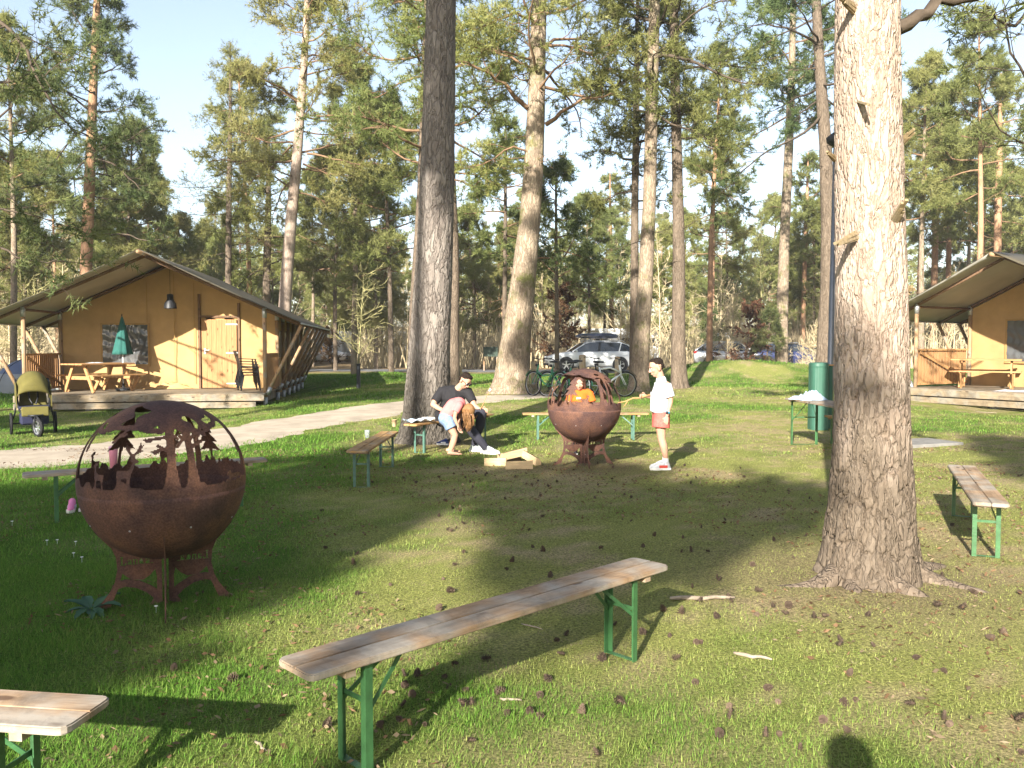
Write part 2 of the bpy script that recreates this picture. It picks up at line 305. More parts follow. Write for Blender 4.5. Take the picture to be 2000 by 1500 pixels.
def rust():
    m, n, l, b = new_mat('rusted_steel')
    tc = n.new('ShaderNodeTexCoord')
    a = n.new('ShaderNodeTexNoise'); a.inputs['Scale'].default_value = 3.0; a.inputs['Detail'].default_value = 8; a.inputs['Roughness'].default_value = .65; l.new(tc.outputs['Object'], a.inputs[0])
    c = n.new('ShaderNodeTexNoise'); c.inputs['Scale'].default_value = 90; c.inputs['Detail'].default_value = 4; l.new(tc.outputs['Object'], c.inputs[0])
    r = ramp(n, [(.32, (.048, .027, .024)), (.42, (.075, .040, .034)), (.55, (.125, .062, .042)), (.68, (.19, .092, .050))]); l.new(a.outputs[0], r.inputs[0])
    r2 = ramp(n, [(.35, (.72, .68, .68)), (.65, (1.25, 1.25, 1.25))]); l.new(c.outputs[0], r2.inputs[0])
    mx = n.new('ShaderNodeMix'); mx.data_type = 'RGBA'; mx.blend_type = 'MULTIPLY'; mx.inputs[0].default_value = 1; l.new(r.outputs[0], mx.inputs[6]); l.new(r2.outputs[0], mx.inputs[7])
    l.new(mx.outputs[2], b.inputs['Base Color']); b.inputs['Roughness'].default_value = .8; b.inputs['Specular IOR Level'].default_value = .25
    bp = n.new('ShaderNodeBump'); bp.inputs['Strength'].default_value = .3; bp.inputs['Distance'].default_value = .003; l.new(c.outputs[0], bp.inputs['Height']); l.new(bp.outputs[0], b.inputs['Normal'])
    return m
MAT['rust'] = rust()
def flat(name, c, rough=.6, metal=0, spec=.3, coat=0): return mat(name, c, rough, .06, 5, metal=metal, spec=spec, coat=coat)
# ------------------------------------------------------------------ ground, path, road, grass
PATH = [(-16, 9.6), (-9.5, 11.0), (-7.0, 12.1), (-5.3, 15.0), (-3.9, 18.2), (-2.2, 21.0), (-.4, 22.4), (1.2, 22.9), (2.6, 23.2)]
PATHW = [1.5, 1.35, 1.2, 1.15, 1.05, .95, 0.8, .5, .1]
def dense(pts, ws, step=.15):
    P = np.array(pts, float); d = np.r_[0, np.cumsum(np.linalg.norm(np.diff(P, axis=0), axis=1))]
    s = np.arange(0, d[-1], step)
    sm = lambda a: np.convolve(np.pad(a, 12, mode='edge'), np.ones(25) / 25, 'valid')
    return sm(np.interp(s, d, P[:, 0])), sm(np.interp(s, d, P[:, 1])), sm(np.interp(s, d, np.array(ws, float)))
PX, PY, PW = dense(PATH, PATHW)
def path_dist(x, y):                              # signed: below 0 inside the path
    x = np.asarray(x, float).ravel(); y = np.asarray(y, float).ravel(); out = np.full(len(x), 9.0)
    sel = np.where((x > -18) & (x < 32) & (y > 7) & (y < 33))[0]
    for c in range(0, len(sel), 20000):
        q = sel[c:c + 20000]; d = np.hypot(x[q, None] - PX[None, ::3], y[q, None] - PY[None, ::3]) - PW[None, ::3]; out[q] = d.min(1)
    return out
BASES = []                                        # trunk feet: bare needle litter round them
def ground_tint(x, y):
    x = np.asarray(x, float); y = np.asarray(y, float)
    n1 = fbm(x * .55, y * .55, 11, 4); n2 = fbm(x * 1.7, y * 1.7, 23, 4); n3 = fbm(x * 5, y * 5, 31, 3); n4 = fbm(x * .25 + 4, y * .25, 41, 3)
    lush = ss(.34, .68, n1 * .6 + n2 * .25 + n4 * .15 - .062 * np.clip(x + .2, -2.2, 3.5) * (1 - ss(11, 16, y)) + .05 * ss(12, 17, y) * ss(-2, -5, x) + .035 - .05 * ss(9, 12, y) * ss(-5, -2, x))
    lush = np.maximum(lush, .9 * ss(24, 28, y) * ss(.3, .5, n1))
    dry = ss(.48, .62, n2 * .55 + n3 * .45 + .05 * ss(8.5, 11, y) * (1 - ss(18, 23, y)) * ss(-5, -3, x)) * (1 - .75 * lush)
    near = np.zeros_like(x)
    for bx, by, br in BASES: near = np.maximum(near, 1 - ss(br * .9, br * 3.4, np.hypot(x - bx, y - by) * (1 + .5 * (n2 - .5))))
    dry = np.maximum(dry, near * .85); lush = lush * (1 - near)
    green = np.array((.08, .155, .024)); moss = np.array((.275, .285, .09)); tan = np.array((.36, .29, .165)); soil = np.array((.12, .088, .058))
    c = moss[None] * (1 - lush[:, None]) + green[None] * lush[:, None]
    t = tan[None] * (1 - .5 * near[:, None]) + soil[None] * .5 * near[:, None]
    c = c * (1 - dry[:, None]) + t * dry[:, None]
    forest = ss(37, 44, y + 6 * (n4 - .5) + 0 * x)[:, None]
    forest = np.maximum(forest, ss(-16, -24, x)[:, None] * ss(14, 24, y)[:, None])
    lit = np.array((.30, .215, .125))[None] * (.6 + .8 * n2[:, None])
    c = c * (1 - forest) + lit * forest
    return c * (.85 + .3 * n3[:, None]), lush, dry
def add_base(p, r): BASES.append((p[0], p[1], r))
for bx, by, br in ((2.47, 5.95, .48), (-1.45, 14.4, .55), (.1, 24.1, .8), (3.8, 24.8, .5), (4.95, 26, .4), (1.1, 11.6, .35)): BASES.append((bx, by, br))
def graded(lo, hi, a, b, step, g=1.12):
    c = list(np.arange(a, b + 1e-6, step)); s = step; x = c[-1]
    while x < hi: s *= g; x += s; c.append(x)
    s = step; x = c[0]; pre = []
    while x > lo: s *= g; x -= s; pre.append(x)
    return np.array(pre[::-1] + c)
gx = graded(-300, 300, -13, 14, .16); gy = graded(-120, 380, 2.5, 30, .16)
XX, YY = np.meshgrid(gx, gy); gxf = XX.ravel(); gyf = YY.ravel(); nx = len(gx)
gz = terr(gxf, gyf) + .02 * (fbm(gxf * 4, gyf * 4, 77, 3) - .5)
ii = (np.arange(len(gy) - 1)[:, None] * nx + np.arange(nx - 1)[None]).ravel()
gtint, _, _ = ground_tint(gxf, gyf)
gm, n_, l_, b_ = new_mat('lawn_soil')
at_ = n_.new('ShaderNodeAttribute'); at_.attribute_name = 'tint'; ge_ = n_.new('ShaderNodeNewGeometry')
na_ = n_.new('ShaderNodeTexNoise'); na_.inputs['Scale'].default_value = 60; na_.inputs['Detail'].default_value = 8; na_.inputs['Roughness'].default_value = .75; l_.new(ge_.outputs['Position'], na_.inputs[0])
ra_ = ramp(n_, [(.34, (.22, .22, .20)), (.5, (.85, .85, .8)), (.66, (1.8, 1.72, 1.55))]); l_.new(na_.outputs[0], ra_.inputs[0])
mx_ = n_.new('ShaderNodeMix'); mx_.data_type = 'RGBA'; mx_.blend_type = 'MULTIPLY'; mx_.inputs[0].default_value = 1; l_.new(at_.outputs[0], mx_.inputs[6]); l_.new(ra_.outputs[0], mx_.inputs[7]); l_.new(mx_.outputs[2], b_.inputs['Base Color'])
b_.inputs['Roughness'].default_value = 1; b_.inputs['Specular IOR Level'].default_value = .05
bp_ = n_.new('ShaderNodeBump'); bp_.inputs['Strength'].default_value = .9; bp_.inputs['Distance'].default_value = .03; l_.new(na_.outputs[0], bp_.inputs['Height']); l_.new(bp_.outputs[0], b_.inputs['Normal'])
np_mesh('ground', np.c_[gxf, gyf, gz], np.c_[ii, ii + 1, ii + nx + 1, ii + nx], gm, kind='structure', col=gtint, smooth=True)
def strip(name, xs, ys, ws, mat_, lift=.012, rag=.35, seed=5, cross=14):
    dx = np.gradient(xs); dy = np.gradient(ys); L = np.hypot(dx, dy); nxv = -dy / L; nyv = dx / L
    wl = ws * (1 + rag * (fbm(np.arange(len(xs)) * .22, np.zeros(len(xs)), seed, 5) - .5) * 2); wr = ws * (1 + rag * (fbm(np.arange(len(xs)) * .22, np.ones(len(xs)) * 50, seed, 5) - .5) * 2)
    V = []
    for k in range(cross + 1):
        t = k / cross; off = -wr + (wl + wr) * t; x = xs + nxv * off; y = ys + nyv * off
        edge = min(t, 1 - t)
        V.append(np.c_[x, y, terr(x, y) + .02 * (fbm(x * 4, y * 4, 77, 3) - .5) + (lift if edge > 0 else -.01)])
    V = np.stack(V, 1); m = len(xs); k = cross + 1; idx = (np.arange(m - 1)[:, None] * k + np.arange(cross)[None]).ravel()
    return np_mesh(name, V.reshape(-1, 3), np.c_[idx, idx + k, idx + k + 1, idx + 1], mat_, kind='structure', smooth=True)
strip('path', PX, PY, PW, mat('sandy_gravel', (.40, .335, .26), 1.0, .22, 2.0, bump=.6, bscale=60, spec=.05))
RX, RY, RW = dense([(-60, 47), (-30, 46), (-8, 45), (6, 43), (16, 41), (40, 40), (80, 42)], [2.6] * 7, .5)
strip('road', RX, RY, RW, mat('grey_asphalt', (.16, .155, .15), .95, .2, 3, bump=.4, bscale=60), rag=.06, cross=8)

GRASS = tint_mat('grass_blades', trans=.3)
def grass(name, y0, y1, dens, hgt, wid, seed, label, cat='grass', xmax=None, straw=0.0):
    rg = np.random.default_rng(seed); half = lambda y: y * 1000 / FPX + .6
    area = (y1 - y0) * (half(y0) + half(y1)); n = int(area * dens)
    y = np.sqrt(rg.uniform(y0 ** 2, y1 ** 2, n)); x = rg.uniform(-1, 1, n) * half(y)
    c, lush, dry = ground_tint(x, y); keep = rg.uniform(0, 1, n) < (.62 + .38 * lush - .25 * dry)
    pd = path_dist(x, y); keep &= (pd > -.30 + rg.exponential(.22, n)) & ~((y > 21) & (x < -6.6) & (x > -13.2) & (y < 31)) & ~((np.hypot(x - 12.8, y - 21) < 2.9))
    keep &= ss(36, 42, y) < rg.uniform(0, 1, n)
    x, y, c, lush, dry = x[keep], y[keep], c[keep], lush[keep], dry[keep]; n = len(x)
    clump = fbm(x * 3.3, y * 3.3, 91, 3)
    h = hgt * rg.uniform(.45, 1.25, n) * (.5 + .6 * lush) * (.45 + 1.1 * clump); a = rg.uniform(0, 2 * np.pi, n); lean = rg.uniform(.2, 1.6, n)
    st = rg.uniform(0, 1, n) < straw * (1.2 - lush)
    lean = np.where(st, rg.uniform(2.2, 5, n), lean); h = np.where(st, hgt * .22 * rg.uniform(.5, 1.4, n), h)
    z = terr(x, y) - .004 + .02 * (fbm(x * 4, y * 4, 77, 3) - .5)
    fx, fy = np.cos(a), np.sin(a); sx, sy = -fy, fx; wd = wid * rg.uniform(.6, 1.3, n)
    B = np.c_[x, y, z]; S = np.c_[sx * wd / 2, sy * wd / 2, 0 * x]
    TP = B + np.c_[fx * h * lean * .8, fy * h * lean * .8, h * (1.0 - .15 * np.minimum(lean, 1))]
    V = np.stack([B - S, B + S, TP], 1).reshape(-1, 3)
    F = np.arange(3 * n).reshape(-1, 3)
    gcol = np.array((.10, .21, .030)); ycol = np.array((.31, .33, .10)); scol = np.array((.40, .33, .20))
    m = np.clip(lush + rg.normal(0, .22, n), 0, 1)[:, None]; bc = (ycol * (1 - m) + gcol * m) * rg.uniform(.7, 1.35, n)[:, None]; bc = np.where(st[:, None], scol * rg.uniform(.5, 1.1, n)[:, None], bc)
    o = np_mesh(name, V, F, GRASS, kind='stuff', col=np.repeat(bc, 3, axis=0))
    return tag(o, label, cat)
grass('grass', 3.0, 6.5, 12500, .038, .0040, 1, 'short patchy lawn grass in the foreground', straw=.45)
grass('grass', 6.5, 12.5, 2600, .044, .0070, 2, 'short lawn grass around the two rusty fire bowls', straw=.4)
grass('grass', 12.5, 22, 520, .052, .016, 3, 'sunlit lawn grass around the sandy path', straw=.3)
grass('grass', 22, 38, 200, .07, .026, 4, 'lush grass on the low banks before the wood', straw=.1)

# ------------------------------------------------------------------ trees
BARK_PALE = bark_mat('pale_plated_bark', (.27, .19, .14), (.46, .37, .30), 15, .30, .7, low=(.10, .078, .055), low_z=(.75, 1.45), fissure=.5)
BARK_GREY = bark_mat('grey_plated_bark', (.13, .105, .09), (.27, .235, .205), 11, .30, .9, fissure=.5, low=(.085, .075, .062), low_z=(.6, 1.7))
BARK_PINE = bark_mat('warm_pine_bark', (.18, .13, .092), (.37, .295, .215), 12, .3, .8, fissure=.5, moss=(.14, .14, .05))
BARK_DARK = bark_mat('dark_pine_bark', (.09, .068, .05), (.20, .155, .115), 12, .3, .8)
BARK_RED = bark_mat('orange_pine_bark', (.24, .13, .075), (.42, .255, .155), 8, .4, .5)
LIMB = mat('limb_bark', (.20, .125, .075), .95, .35, 5, bump=.3, bscale=30, spec=.1)
LIMB_D = mat('dark_limb_bark', (.085, .065, .048), .95, .35, 5, bump=.3, bscale=30, spec=.1)
NEEDLE = leaf_mat('pine_needles', [(.30, (.12, .145, .045)), (.50, (.215, .235, .080)), (.70, (.33, .335, .13))], .45, .9)
NEEDLE_D = leaf_mat('dark_pine_needles', [(.30, (.070, .105, .042)), (.50, (.135, .170, .068)), (.72, (.24, .26, .10))], .42, .9)
NEEDLE_Y = leaf_mat('yellow_green_needles', [(.30, (.17, .19, .055)), (.50, (.285, .295, .10)), (.70, (.40, .395, .165))], .45, .7)

def norm(a): return a / (np.linalg.norm(a, axis=-1, keepdims=True) + 1e-9)
class Tree:
    def __init__(s, seed): s.rg = np.random.default_rng(seed); s.pl = {}; s.tp = []; s.td = []; s.lean = False
    def poly(s, p, d, L, n, wig, up):
        p = np.array(p, float); d = norm(np.array(d, float)); out = [p.copy()]
        for i in range(n - 1):
            d = norm(d + s.rg.normal(0, wig, 3) + np.array((0, 0, up))); p = p + d * L / (n - 1); out.append(p.copy())
        return np.array(out)
    def keep(s, P, r0, r1): s.pl.setdefault(len(P), []).append((P, np.linspace(r0, r1, len(P))))
    def tufts(s, P, k, f0=.35):
        t = f0 + (1 - f0) * (np.arange(k) + s.rg.uniform(.2, 1, k)) / k; t = np.clip(t, 0, 1) * (len(P) - 1); i = np.minimum(t.astype(int), len(P) - 2); f = (t - i)[:, None]
        s.tp.append(P[i] * (1 - f) + P[i + 1] * f); s.td.append(norm(P[i + 1] - P[i]))
    def limb(s, P, r0, leaf=.35, sec=9, tw=5, tk=5, seclen=.42, droop=-.02, twl=.45):
        P = np.array(P, float); L = np.linalg.norm(np.diff(P, axis=0), axis=1).sum(); s.keep(P, r0, r0 * .22); n = len(P) - 1; side = 1
        for k in range(sec):
            f = leaf + (1 - leaf) * (k + s.rg.uniform(.1, .9)) / sec; t = f * n; i = min(int(t), n - 1); p = P[i] + (P[i + 1] - P[i]) * (t - i); d = norm(P[i + 1] - P[i])
            lat = norm(np.cross(d, (0, 0, 1)) + s.rg.normal(0, .35, 3)) * side; side = -side
            a = s.rg.uniform(.6, 1.15); sl = L * seclen * s.rg.uniform(.55, 1.15) * (1.15 - .7 * f) + .15
            Q = s.poly(p, d * math.cos(a) + lat * math.sin(a) + np.array((0, 0, .12)), sl, 6, .2, droop); s.keep(Q, r0 * .34 * (1.15 - .6 * f), r0 * .07)
            s2 = 1
            for j in range(tw):
                g = .3 + .7 * (j + s.rg.uniform(.1, .9)) / tw; t2 = g * 5; m = min(int(t2), 4); p2 = Q[m] + (Q[m + 1] - Q[m]) * (t2 - m); d2 = norm(Q[m + 1] - Q[m])
                l2 = norm(np.cross(d2, s.rg.normal(0, 1, 3))); a2 = s.rg.uniform(.5, 1.0)
                W = s.poly(p2, d2 * math.cos(a2) + l2 * math.sin(a2) + np.array((0, 0, .12)), twl * s.rg.uniform(.5, 1.2), 3, .18, .03)
                if j % 3 == 0 and not s.lean: s.keep(W, r0 * .10 + .004, .004)
                s.tufts(W, tk)
            s.tufts(Q, tk, .75)
        s.tufts(P, tk, .9)
    def crown(s, axis, z0, z1, n, Lmax, shape=.9, el=(.0, .5), r=.05, az=None, **kw):
        for k in range(n):
            f = (k + s.rg.uniform(0, 1)) / n; z = z0 + (z1 - z0) * f; a = k * 2.4 + s.rg.normal(0, .45) if az is None else s.rg.uniform(*az)
            prof = (1 - f ** 1.8 * shape) * (.62 + .38 * min(1, f * 4 + .2)); L = Lmax * prof * s.rg.uniform(.6, 1.15); e = el[0] + (el[1] - el[0]) * f + s.rg.normal(0, .14)
            c = axis(z); P = s.poly(c, (math.cos(a) * math.cos(e), math.sin(a) * math.cos(e), math.sin(e)), L, 8, .17, .015); s.limb(P, r * (.45 + .55 * L / Lmax), **kw)
    def bare(s, axis, z0, z1, n, L, r=.018):           # dead stubs and twigs below the crown
        for k in range(n):
            z = s.rg.uniform(z0, z1); a = s.rg.uniform(0, 6.28); P = s.poly(axis(z), (math.cos(a), math.sin(a), s.rg.uniform(-.25, .3)), L * s.rg.uniform(.4, 1.1), 6, .22, -.01); s.keep(P, r, r * .25)
            for j in range(3):
                i = s.rg.integers(2, 6); s.keep(s.poly(P[min(i, 5)], norm(P[5] - P[0]) + s.rg.normal(0, .5, 3), L * .3, 4, .25, -.02), r * .4, .003)
    def wood(s, name, mat_, parent, sides=(5, 3, 3)):
        V = []; F = []; o = 0
        for k, lst in s.pl.items():
            P = np.stack([q[0] for q in lst]); rr = np.stack([q[1] for q in lst]); sd = sides[0] if k >= 8 else sides[1] if k == 6 else sides[2]
            d = np.gradient(P, axis=1); d = norm(d); ref = np.where(np.abs(d[..., 2:3]) < .9, np.array([[[0., 0, 1]]]), np.array([[[1., 0, 0]]])); u = norm(np.cross(ref, d)); q = np.cross(d, u)
            a = 2 * np.pi * np.arange(sd) / sd; ring = P[:, :, None] + (u[:, :, None] * np.cos(a)[None, None, :, None] + q[:, :, None] * np.sin(a)[None, None, :, None]) * rr[:, :, None, None]
            N = len(P); V.append(ring.reshape(-1, 3)); base = o + (np.arange(N) * k * sd)[:, None, None] + (np.arange(k - 1) * sd)[None, :, None]; j = np.arange(sd)[None, None]; j2 = (j + 1) % sd
            F.append(np.stack([base + j, base + j2, base + sd + j2, base + sd + j], -1).reshape(-1, 4)); o += N * k * sd
        if V: return np_mesh(name, np.concatenate(V), np.concatenate(F), mat_, parent, kind='stuff', smooth=True)
    def needles(s, name, mat_, parent, per=8, ln=.15, wd=.020, spread=.95, dens=1.0):
        if not s.tp: return
        C = np.concatenate(s.tp); D = np.concatenate(s.td)
        if dens < 1: k = s.rg.uniform(0, 1, len(C)) < dens; C, D = C[k], D[k]
        n = len(C); dirs = norm(D[:, None] * .55 + norm(s.rg.normal(0, 1, (n, per, 3))) * spread + np.array((0, 0, .1)))
        L = ln * s.rg.uniform(.65, 1.2, (n, per, 1)); st = C[:, None] + D[:, None] * s.rg.uniform(-.5, .5, (n, per, 1)) * ln; sd = norm(np.cross(dirs, s.rg.normal(0, 1, (n, per, 3)))) * wd / 2
        V = np.stack([st - sd, st + sd, st + dirs * L], 2).reshape(-1, 3); F = np.arange(len(V)).reshape(-1, 3)
        return np_mesh(name, V, F, mat_, parent, kind='stuff')

def bark_relief(th, z, rm, amp, cw, ch, seed):
    nu = max(5, int(round(2 * np.pi * rm / cw))); u = th / (2 * np.pi) * nu; v = z / ch
    wu = u + .6 * (fbm(np.cos(th) * 5 + 9, z * 9 + np.sin(th) * 5, seed, 4) - .5) * 2; wv = v + .5 * (fbm(np.cos(th) * 3, z * 4 + np.sin(th) * 3, seed + 7, 3) - .5) * 2
    iu = np.floor(wu).astype(int); iv = np.floor(wv).astype(int); f1 = np.full(u.shape, 9.); f2 = f1.copy(); hid = np.zeros(u.shape)
    for a in (-1, 0, 1):
        for b in (-1, 0, 1):
            cu = iu + a; cv = iv + b; m = np.mod(cu, nu); jx = _h(m, cv, seed); jy = _h(m, cv, seed + 3); d = np.hypot(cu + .1 + .8 * jx - wu, cv + .1 + .8 * jy - wv)
            new = d < f1; f2 = np.where(new, f1, np.minimum(f2, d)); hid = np.where(new, _h(m, cv, seed + 5), hid); f1 = np.where(new, d, f1)
    e = ss(0, .18, f2 - f1)
    return amp * (e * (.75 + .5 * hid) - 1) + amp * .35 * (fbm(np.cos(th) * 9 + 3, z * 22 + np.sin(th) * 9, seed + 11, 3) - .5)
def trunk(name, P, rad, mat_, parent, sides=14, dz=.25, amp=0.0, cw=.08, ch=.16, flare=.0, seed=1, lobes=5, zfine=None, fl=.22):
    """P (k,3) centre line, rad (k) -> one tapered surface, bark plates in relief, flared foot"""
    P = np.array(P, float); rad = np.array(rad, float); zs = np.arange(P[0, 2], P[-1, 2], dz) if zfine is None else np.r_[np.arange(P[0, 2], zfine, dz), np.arange(zfine, P[-1, 2], dz * 8)]
    k = max(2, int(1.0 / dz)); sm = lambda a: np.convolve(np.pad(a, k, mode='edge'), np.ones(2 * k + 1) / (2 * k + 1), 'valid') if zfine is None else a
    cx = sm(np.interp(zs, P[:, 2], P[:, 0])); cy = sm(np.interp(zs, P[:, 2], P[:, 1])); r = sm(np.interp(zs, P[:, 2], rad)); th = 2 * np.pi * np.arange(sides) / sides
    if sides > 90: th = np.r_[np.linspace(np.pi * .95, np.pi * 2.05, int(sides * .75)), np.linspace(np.pi * 2.05, np.pi * 2.95, sides - int(sides * .75) + 2)[1:-1]]
    TH, Z = np.meshgrid(th, zs); RR = np.repeat(r[:, None], sides, 1); rgn = np.random.default_rng(seed)
    zz = np.clip(Z - P[0, 2] - .12, 0, None)
    lob = sum(rgn.uniform(.2, .5) * np.cos(q * TH + rgn.uniform(0, 6.28)) for q in (2, 3, lobes)) / 1.2
    RR = RR * (1 + flare * np.exp(-zz / fl) * (1 + .9 * np.clip(lob, -.8, 1)) + .03 * np.cos(2 * TH + Z * .7) + .05 * (fbm(np.cos(TH) * 1.3 + Z * .6, np.sin(TH) * 1.3 + Z * .5, seed, 3) - .5) * 2)
    if amp: RR = RR + bark_relief(TH, Z, float(np.median(r)), amp, cw, ch, seed) * (.5 + 1.5 * np.exp(-(zz / 1.0) ** 2))
    V = np.stack([cx[:, None] + RR * np.cos(TH), cy[:, None] + RR * np.sin(TH), Z], -1).reshape(-1, 3); m = len(zs)
    b = (np.arange(m - 1) * sides)[:, None]; j = np.arange(sides)[None]; j2 = (j + 1) % sides
    return np_mesh(name, V, np.stack([b + j, b + j2, b + sides + j2, b + sides + j], -1).reshape(-1, 4), mat_, parent, smooth=True)
def axis_of(P):
    P = np.array(P); return lambda z: np.array((np.interp(z, P[:, 2], P[:, 0]), np.interp(z, P[:, 2], P[:, 1]), z))
def photo_tree(label, Y, pts, H, bark, seed, limbmat=LIMB, leaf=NEEDLE, crown=None, bare=0, limbs=(), amp=0.0, sides=14, dz=.25, flare=.25, ned={}, zb=None, cw=.09, ch=.2, zfine=None, group=None, extra=None, fl=.22, lobes=5, limbkw={}):
    W = [AT(px, py, Y) for px, py, _ in pts]; rr = [wpx / 2 * Y / FPX for _, _, wpx in pts]
    b = W[0].copy(); z0 = T(b.x, b.y) if zb is None else zb; b.z = z0; add_base(b, rr[0])
    root = thing('pine_tree', label, 'tree', b, 0, group)
    P = [(0, 0, -.12)] + [tuple(q - b) for q in W if (q - b).z > .05]; rad = [rr[0]] + [r for q, r in zip(W, rr) if (q - b).z > .05]
    last = P[-1]
    if H > last[2] + .5:
        sl = ((P[-1][0] - P[-2][0]) / max(.1, P[-1][2] - P[-2][2])) * .5
        P.append((last[0] + sl * (H - last[2]), last[1], H)); rad.append(.03)
    trunk('trunk', P, rad, bark, root, sides, dz, amp, cw, ch, flare, seed, lobes, zfine, fl)
    t = Tree(seed); ax = axis_of(P); t.lean = Y > 35
    if crown: t.crown(ax, **crown)
    if bare: t.bare(ax, bare[0], bare[1], bare[2], bare[3])
    for lp, r0, kw in limbs:
        Q = [np.array(AT(px, py, Y + dy) - b) for px, py, dy in lp]; Q = np.array(Q); m = max(8, len(Q) * 2); tt = np.linspace(0, len(Q) - 1, m); Q = np.stack([np.interp(tt, np.arange(len(Q)), Q[:, i]) for i in range(3)], 1)
        Q[1:-1] += t.rg.normal(0, r0 * .6, (m - 2, 3)); t.limb(Q, r0, **{**limbkw, **kw})
    if extra: extra(t, root)
    t.wood('branch', limbmat, root); t.needles('crown', leaf, root, **ned)
    return root
# ---- the pines that can be told apart in the photograph
def t1_extra(t, root):
    for k, (px, py, dpx, dpy, r) in enumerate(((1668, 462, -28, 12, .030), (1742, 440, 22, -38, .034), (1755, 282, 24, -22, .026), (1680, 200, 14, 4, .02), (1664, 15, -22, -18, .032), (1628, 308, -10, -8, .02), (1760, 570, 20, -4, .036))):
        p = AT(px, py, 5.78 if 1640 < px < 1750 else 5.95) - root.location; q = AT(px + dpx, py + dpy, 5.62 if 1640 < px < 1750 else 5.85) - root.location
        mb = MB(); d_ = q - p; sdv = Vector((d_.z, 0, -d_.x)).normalized()
        for h in range(5):
            o_ = sdv * r * (h - 2) * .45 + Vector((0, -.006 * (h % 2), 0)); L_ = (.75, 1.15, .9, 1.3, .6)[(h + k) % 5]; mb.bar(p - d_ * .25 + o_, p + d_ * L_ + o_ * .55, r * .62, r * (.55 + .2 * (h % 2)), (0, 1, 0))
        mb.build('branch_stub', MAT_STUB, root)
    for k, (ax_, ay_, L, r) in enumerate(((-1, -.35, .85, .06), (1, -.45, .80, .055), (.9, .5, .9, .06), (-.5, -1, .42, .06), (.35, -1, .5, .06))):
        d = Vector((ax_, ay_, 0)).normalized(); s_ = Vector((-d.y, d.x, 0)); mb = MB(); pts = []; rd = []
        for i in range(9):
            f = i / 8; pts.append(d * (.20 + L * f) + s_ * .07 * math.sin(f * 5 + k) + Vector((0, 0, .11 * (1 - f) ** 2.2 - .04 - .045 * f + .012 * math.sin(f * 11 + k)))); rd.append(r * (1.5 - 1.0 * f))
        mb.tube(pts, rd, 9); mb.build('root', BARK_DARK, root, True)
MAT_STUB = wood_mat('split_wood', (.12, .085, .04), (.36, .27, .15), knots=False, gray=(.3, .25, .18))
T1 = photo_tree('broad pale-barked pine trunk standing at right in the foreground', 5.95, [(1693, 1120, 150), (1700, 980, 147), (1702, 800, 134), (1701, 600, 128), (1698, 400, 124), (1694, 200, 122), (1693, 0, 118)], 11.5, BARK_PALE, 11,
    crown=dict(z0=7, z1=11, n=7, Lmax=2.6, sec=7, tw=4, tk=4), limbs=[([(1752, 55, 0), (1790, 28, .05), (1830, 8, .1), (1870, 0, .1), (1925, -25, .3), (1990, -40, .5)], .055, dict(leaf=.85, sec=3))],
    amp=.019, sides=200, dz=.013, flare=.40, zfine=4.6, cw=.070, ch=.26, ned=dict(per=4, ln=.22, wd=.04), limbmat=LIMB_D, extra=t1_extra, fl=.28, lobes=7)
T2 = photo_tree('dark grey plated pine trunk just behind the seated man', 14.5, [(835, 862, 92), (836, 760, 84), (838, 700, 80), (846, 550, 74), (852, 400, 70), (857, 200, 62), (862, 0, 55)], 13.5, BARK_GREY, 12,
    crown=dict(z0=9.2, z1=13, n=8, Lmax=2.8, sec=7, tw=4, tk=4), amp=.024, sides=110, dz=.04, flare=.30, zfine=8.6, cw=.10, ch=.22, ned=dict(per=4, ln=.22, wd=.04), fl=.35)
nf = dict(per=6, ln=.16, wd=.023)
T3 = photo_tree('leaning thick pine with mossy sunlit bark beside the bicycles', 24, [(996, 773, 67), (999, 740, 64), (1010, 650, 57), (1022, 550, 50), (1035, 430, 42), (1044, 300, 36), (1049, 150, 31), (1053, 0, 28)], 14, BARK_PINE, 13,
    crown=dict(z0=8.2, z1=13.6, n=20, Lmax=3.4, el=(-.15, .5), sec=10, tw=6, tk=4), bare=(5, 9, 10, 1.6), amp=.02, sides=64, dz=.08, flare=.35, cw=.13, ch=.3, zfine=12, ned=nf, leaf=NEEDLE_Y,
    limbs=[([(1066, 243, 0), (1100, 212, -.4), (1150, 192, -.8), (1200, 180, -1)], .07, {}), ([(1062, 95, 0), (1085, 72, .3), (1130, 80, .6), (1185, 82, 1)], .06, {}), ([(1038, 218, 0), (1000, 178, -.4), (965, 150, -.8), (915, 122, -1.4), (880, 112, -2)], .075, {}),
           ([(1040, 140, 0), (1010, 118, .3), (975, 104, .6), (930, 100, .6)], .05, {}), ([(1045, 35, 0), (1000, 28, -.5), (960, 50, -.8), (925, 60, -1)], .05, {}), ([(1040, 300, 0), (1000, 285, -.4), (950, 320, -.8), (900, 330, -1)], .035, {}), ([(1064, 170, 0), (1120, 185, .4), (1180, 200, .8), (1240, 190, 1)], .05, {})])
T4 = photo_tree('brown pine trunk standing just behind the boy in white', 24.8, [(1248, 758, 36), (1250, 700, 33), (1260, 560, 30), (1268, 400, 26), (1273, 200, 23), (1279, 0, 20)], 14, BARK_PINE, 14,
    crown=dict(z0=7.8, z1=13.6, n=18, Lmax=3.0, el=(-.1, .5), sec=9, tw=6, tk=4), bare=(4, 9, 8, 1.4), amp=.014, sides=40, dz=.1, flare=.3, zfine=12, ned=nf, limbmat=LIMB_D,
    limbs=[([(1282, 112, 0), (1308, 104, -.4), (1350, 122, -1), (1405, 150, -1.6), (1490, 165, -2.4)], .07, dict(leaf=.5)), ([(1262, 170, 0), (1235, 150, -.6), (1200, 170, -1), (1150, 165, -1.4)], .06, {}), ([(1276, 40, 0), (1240, 35, .5), (1215, 20, .8)], .05, {})])
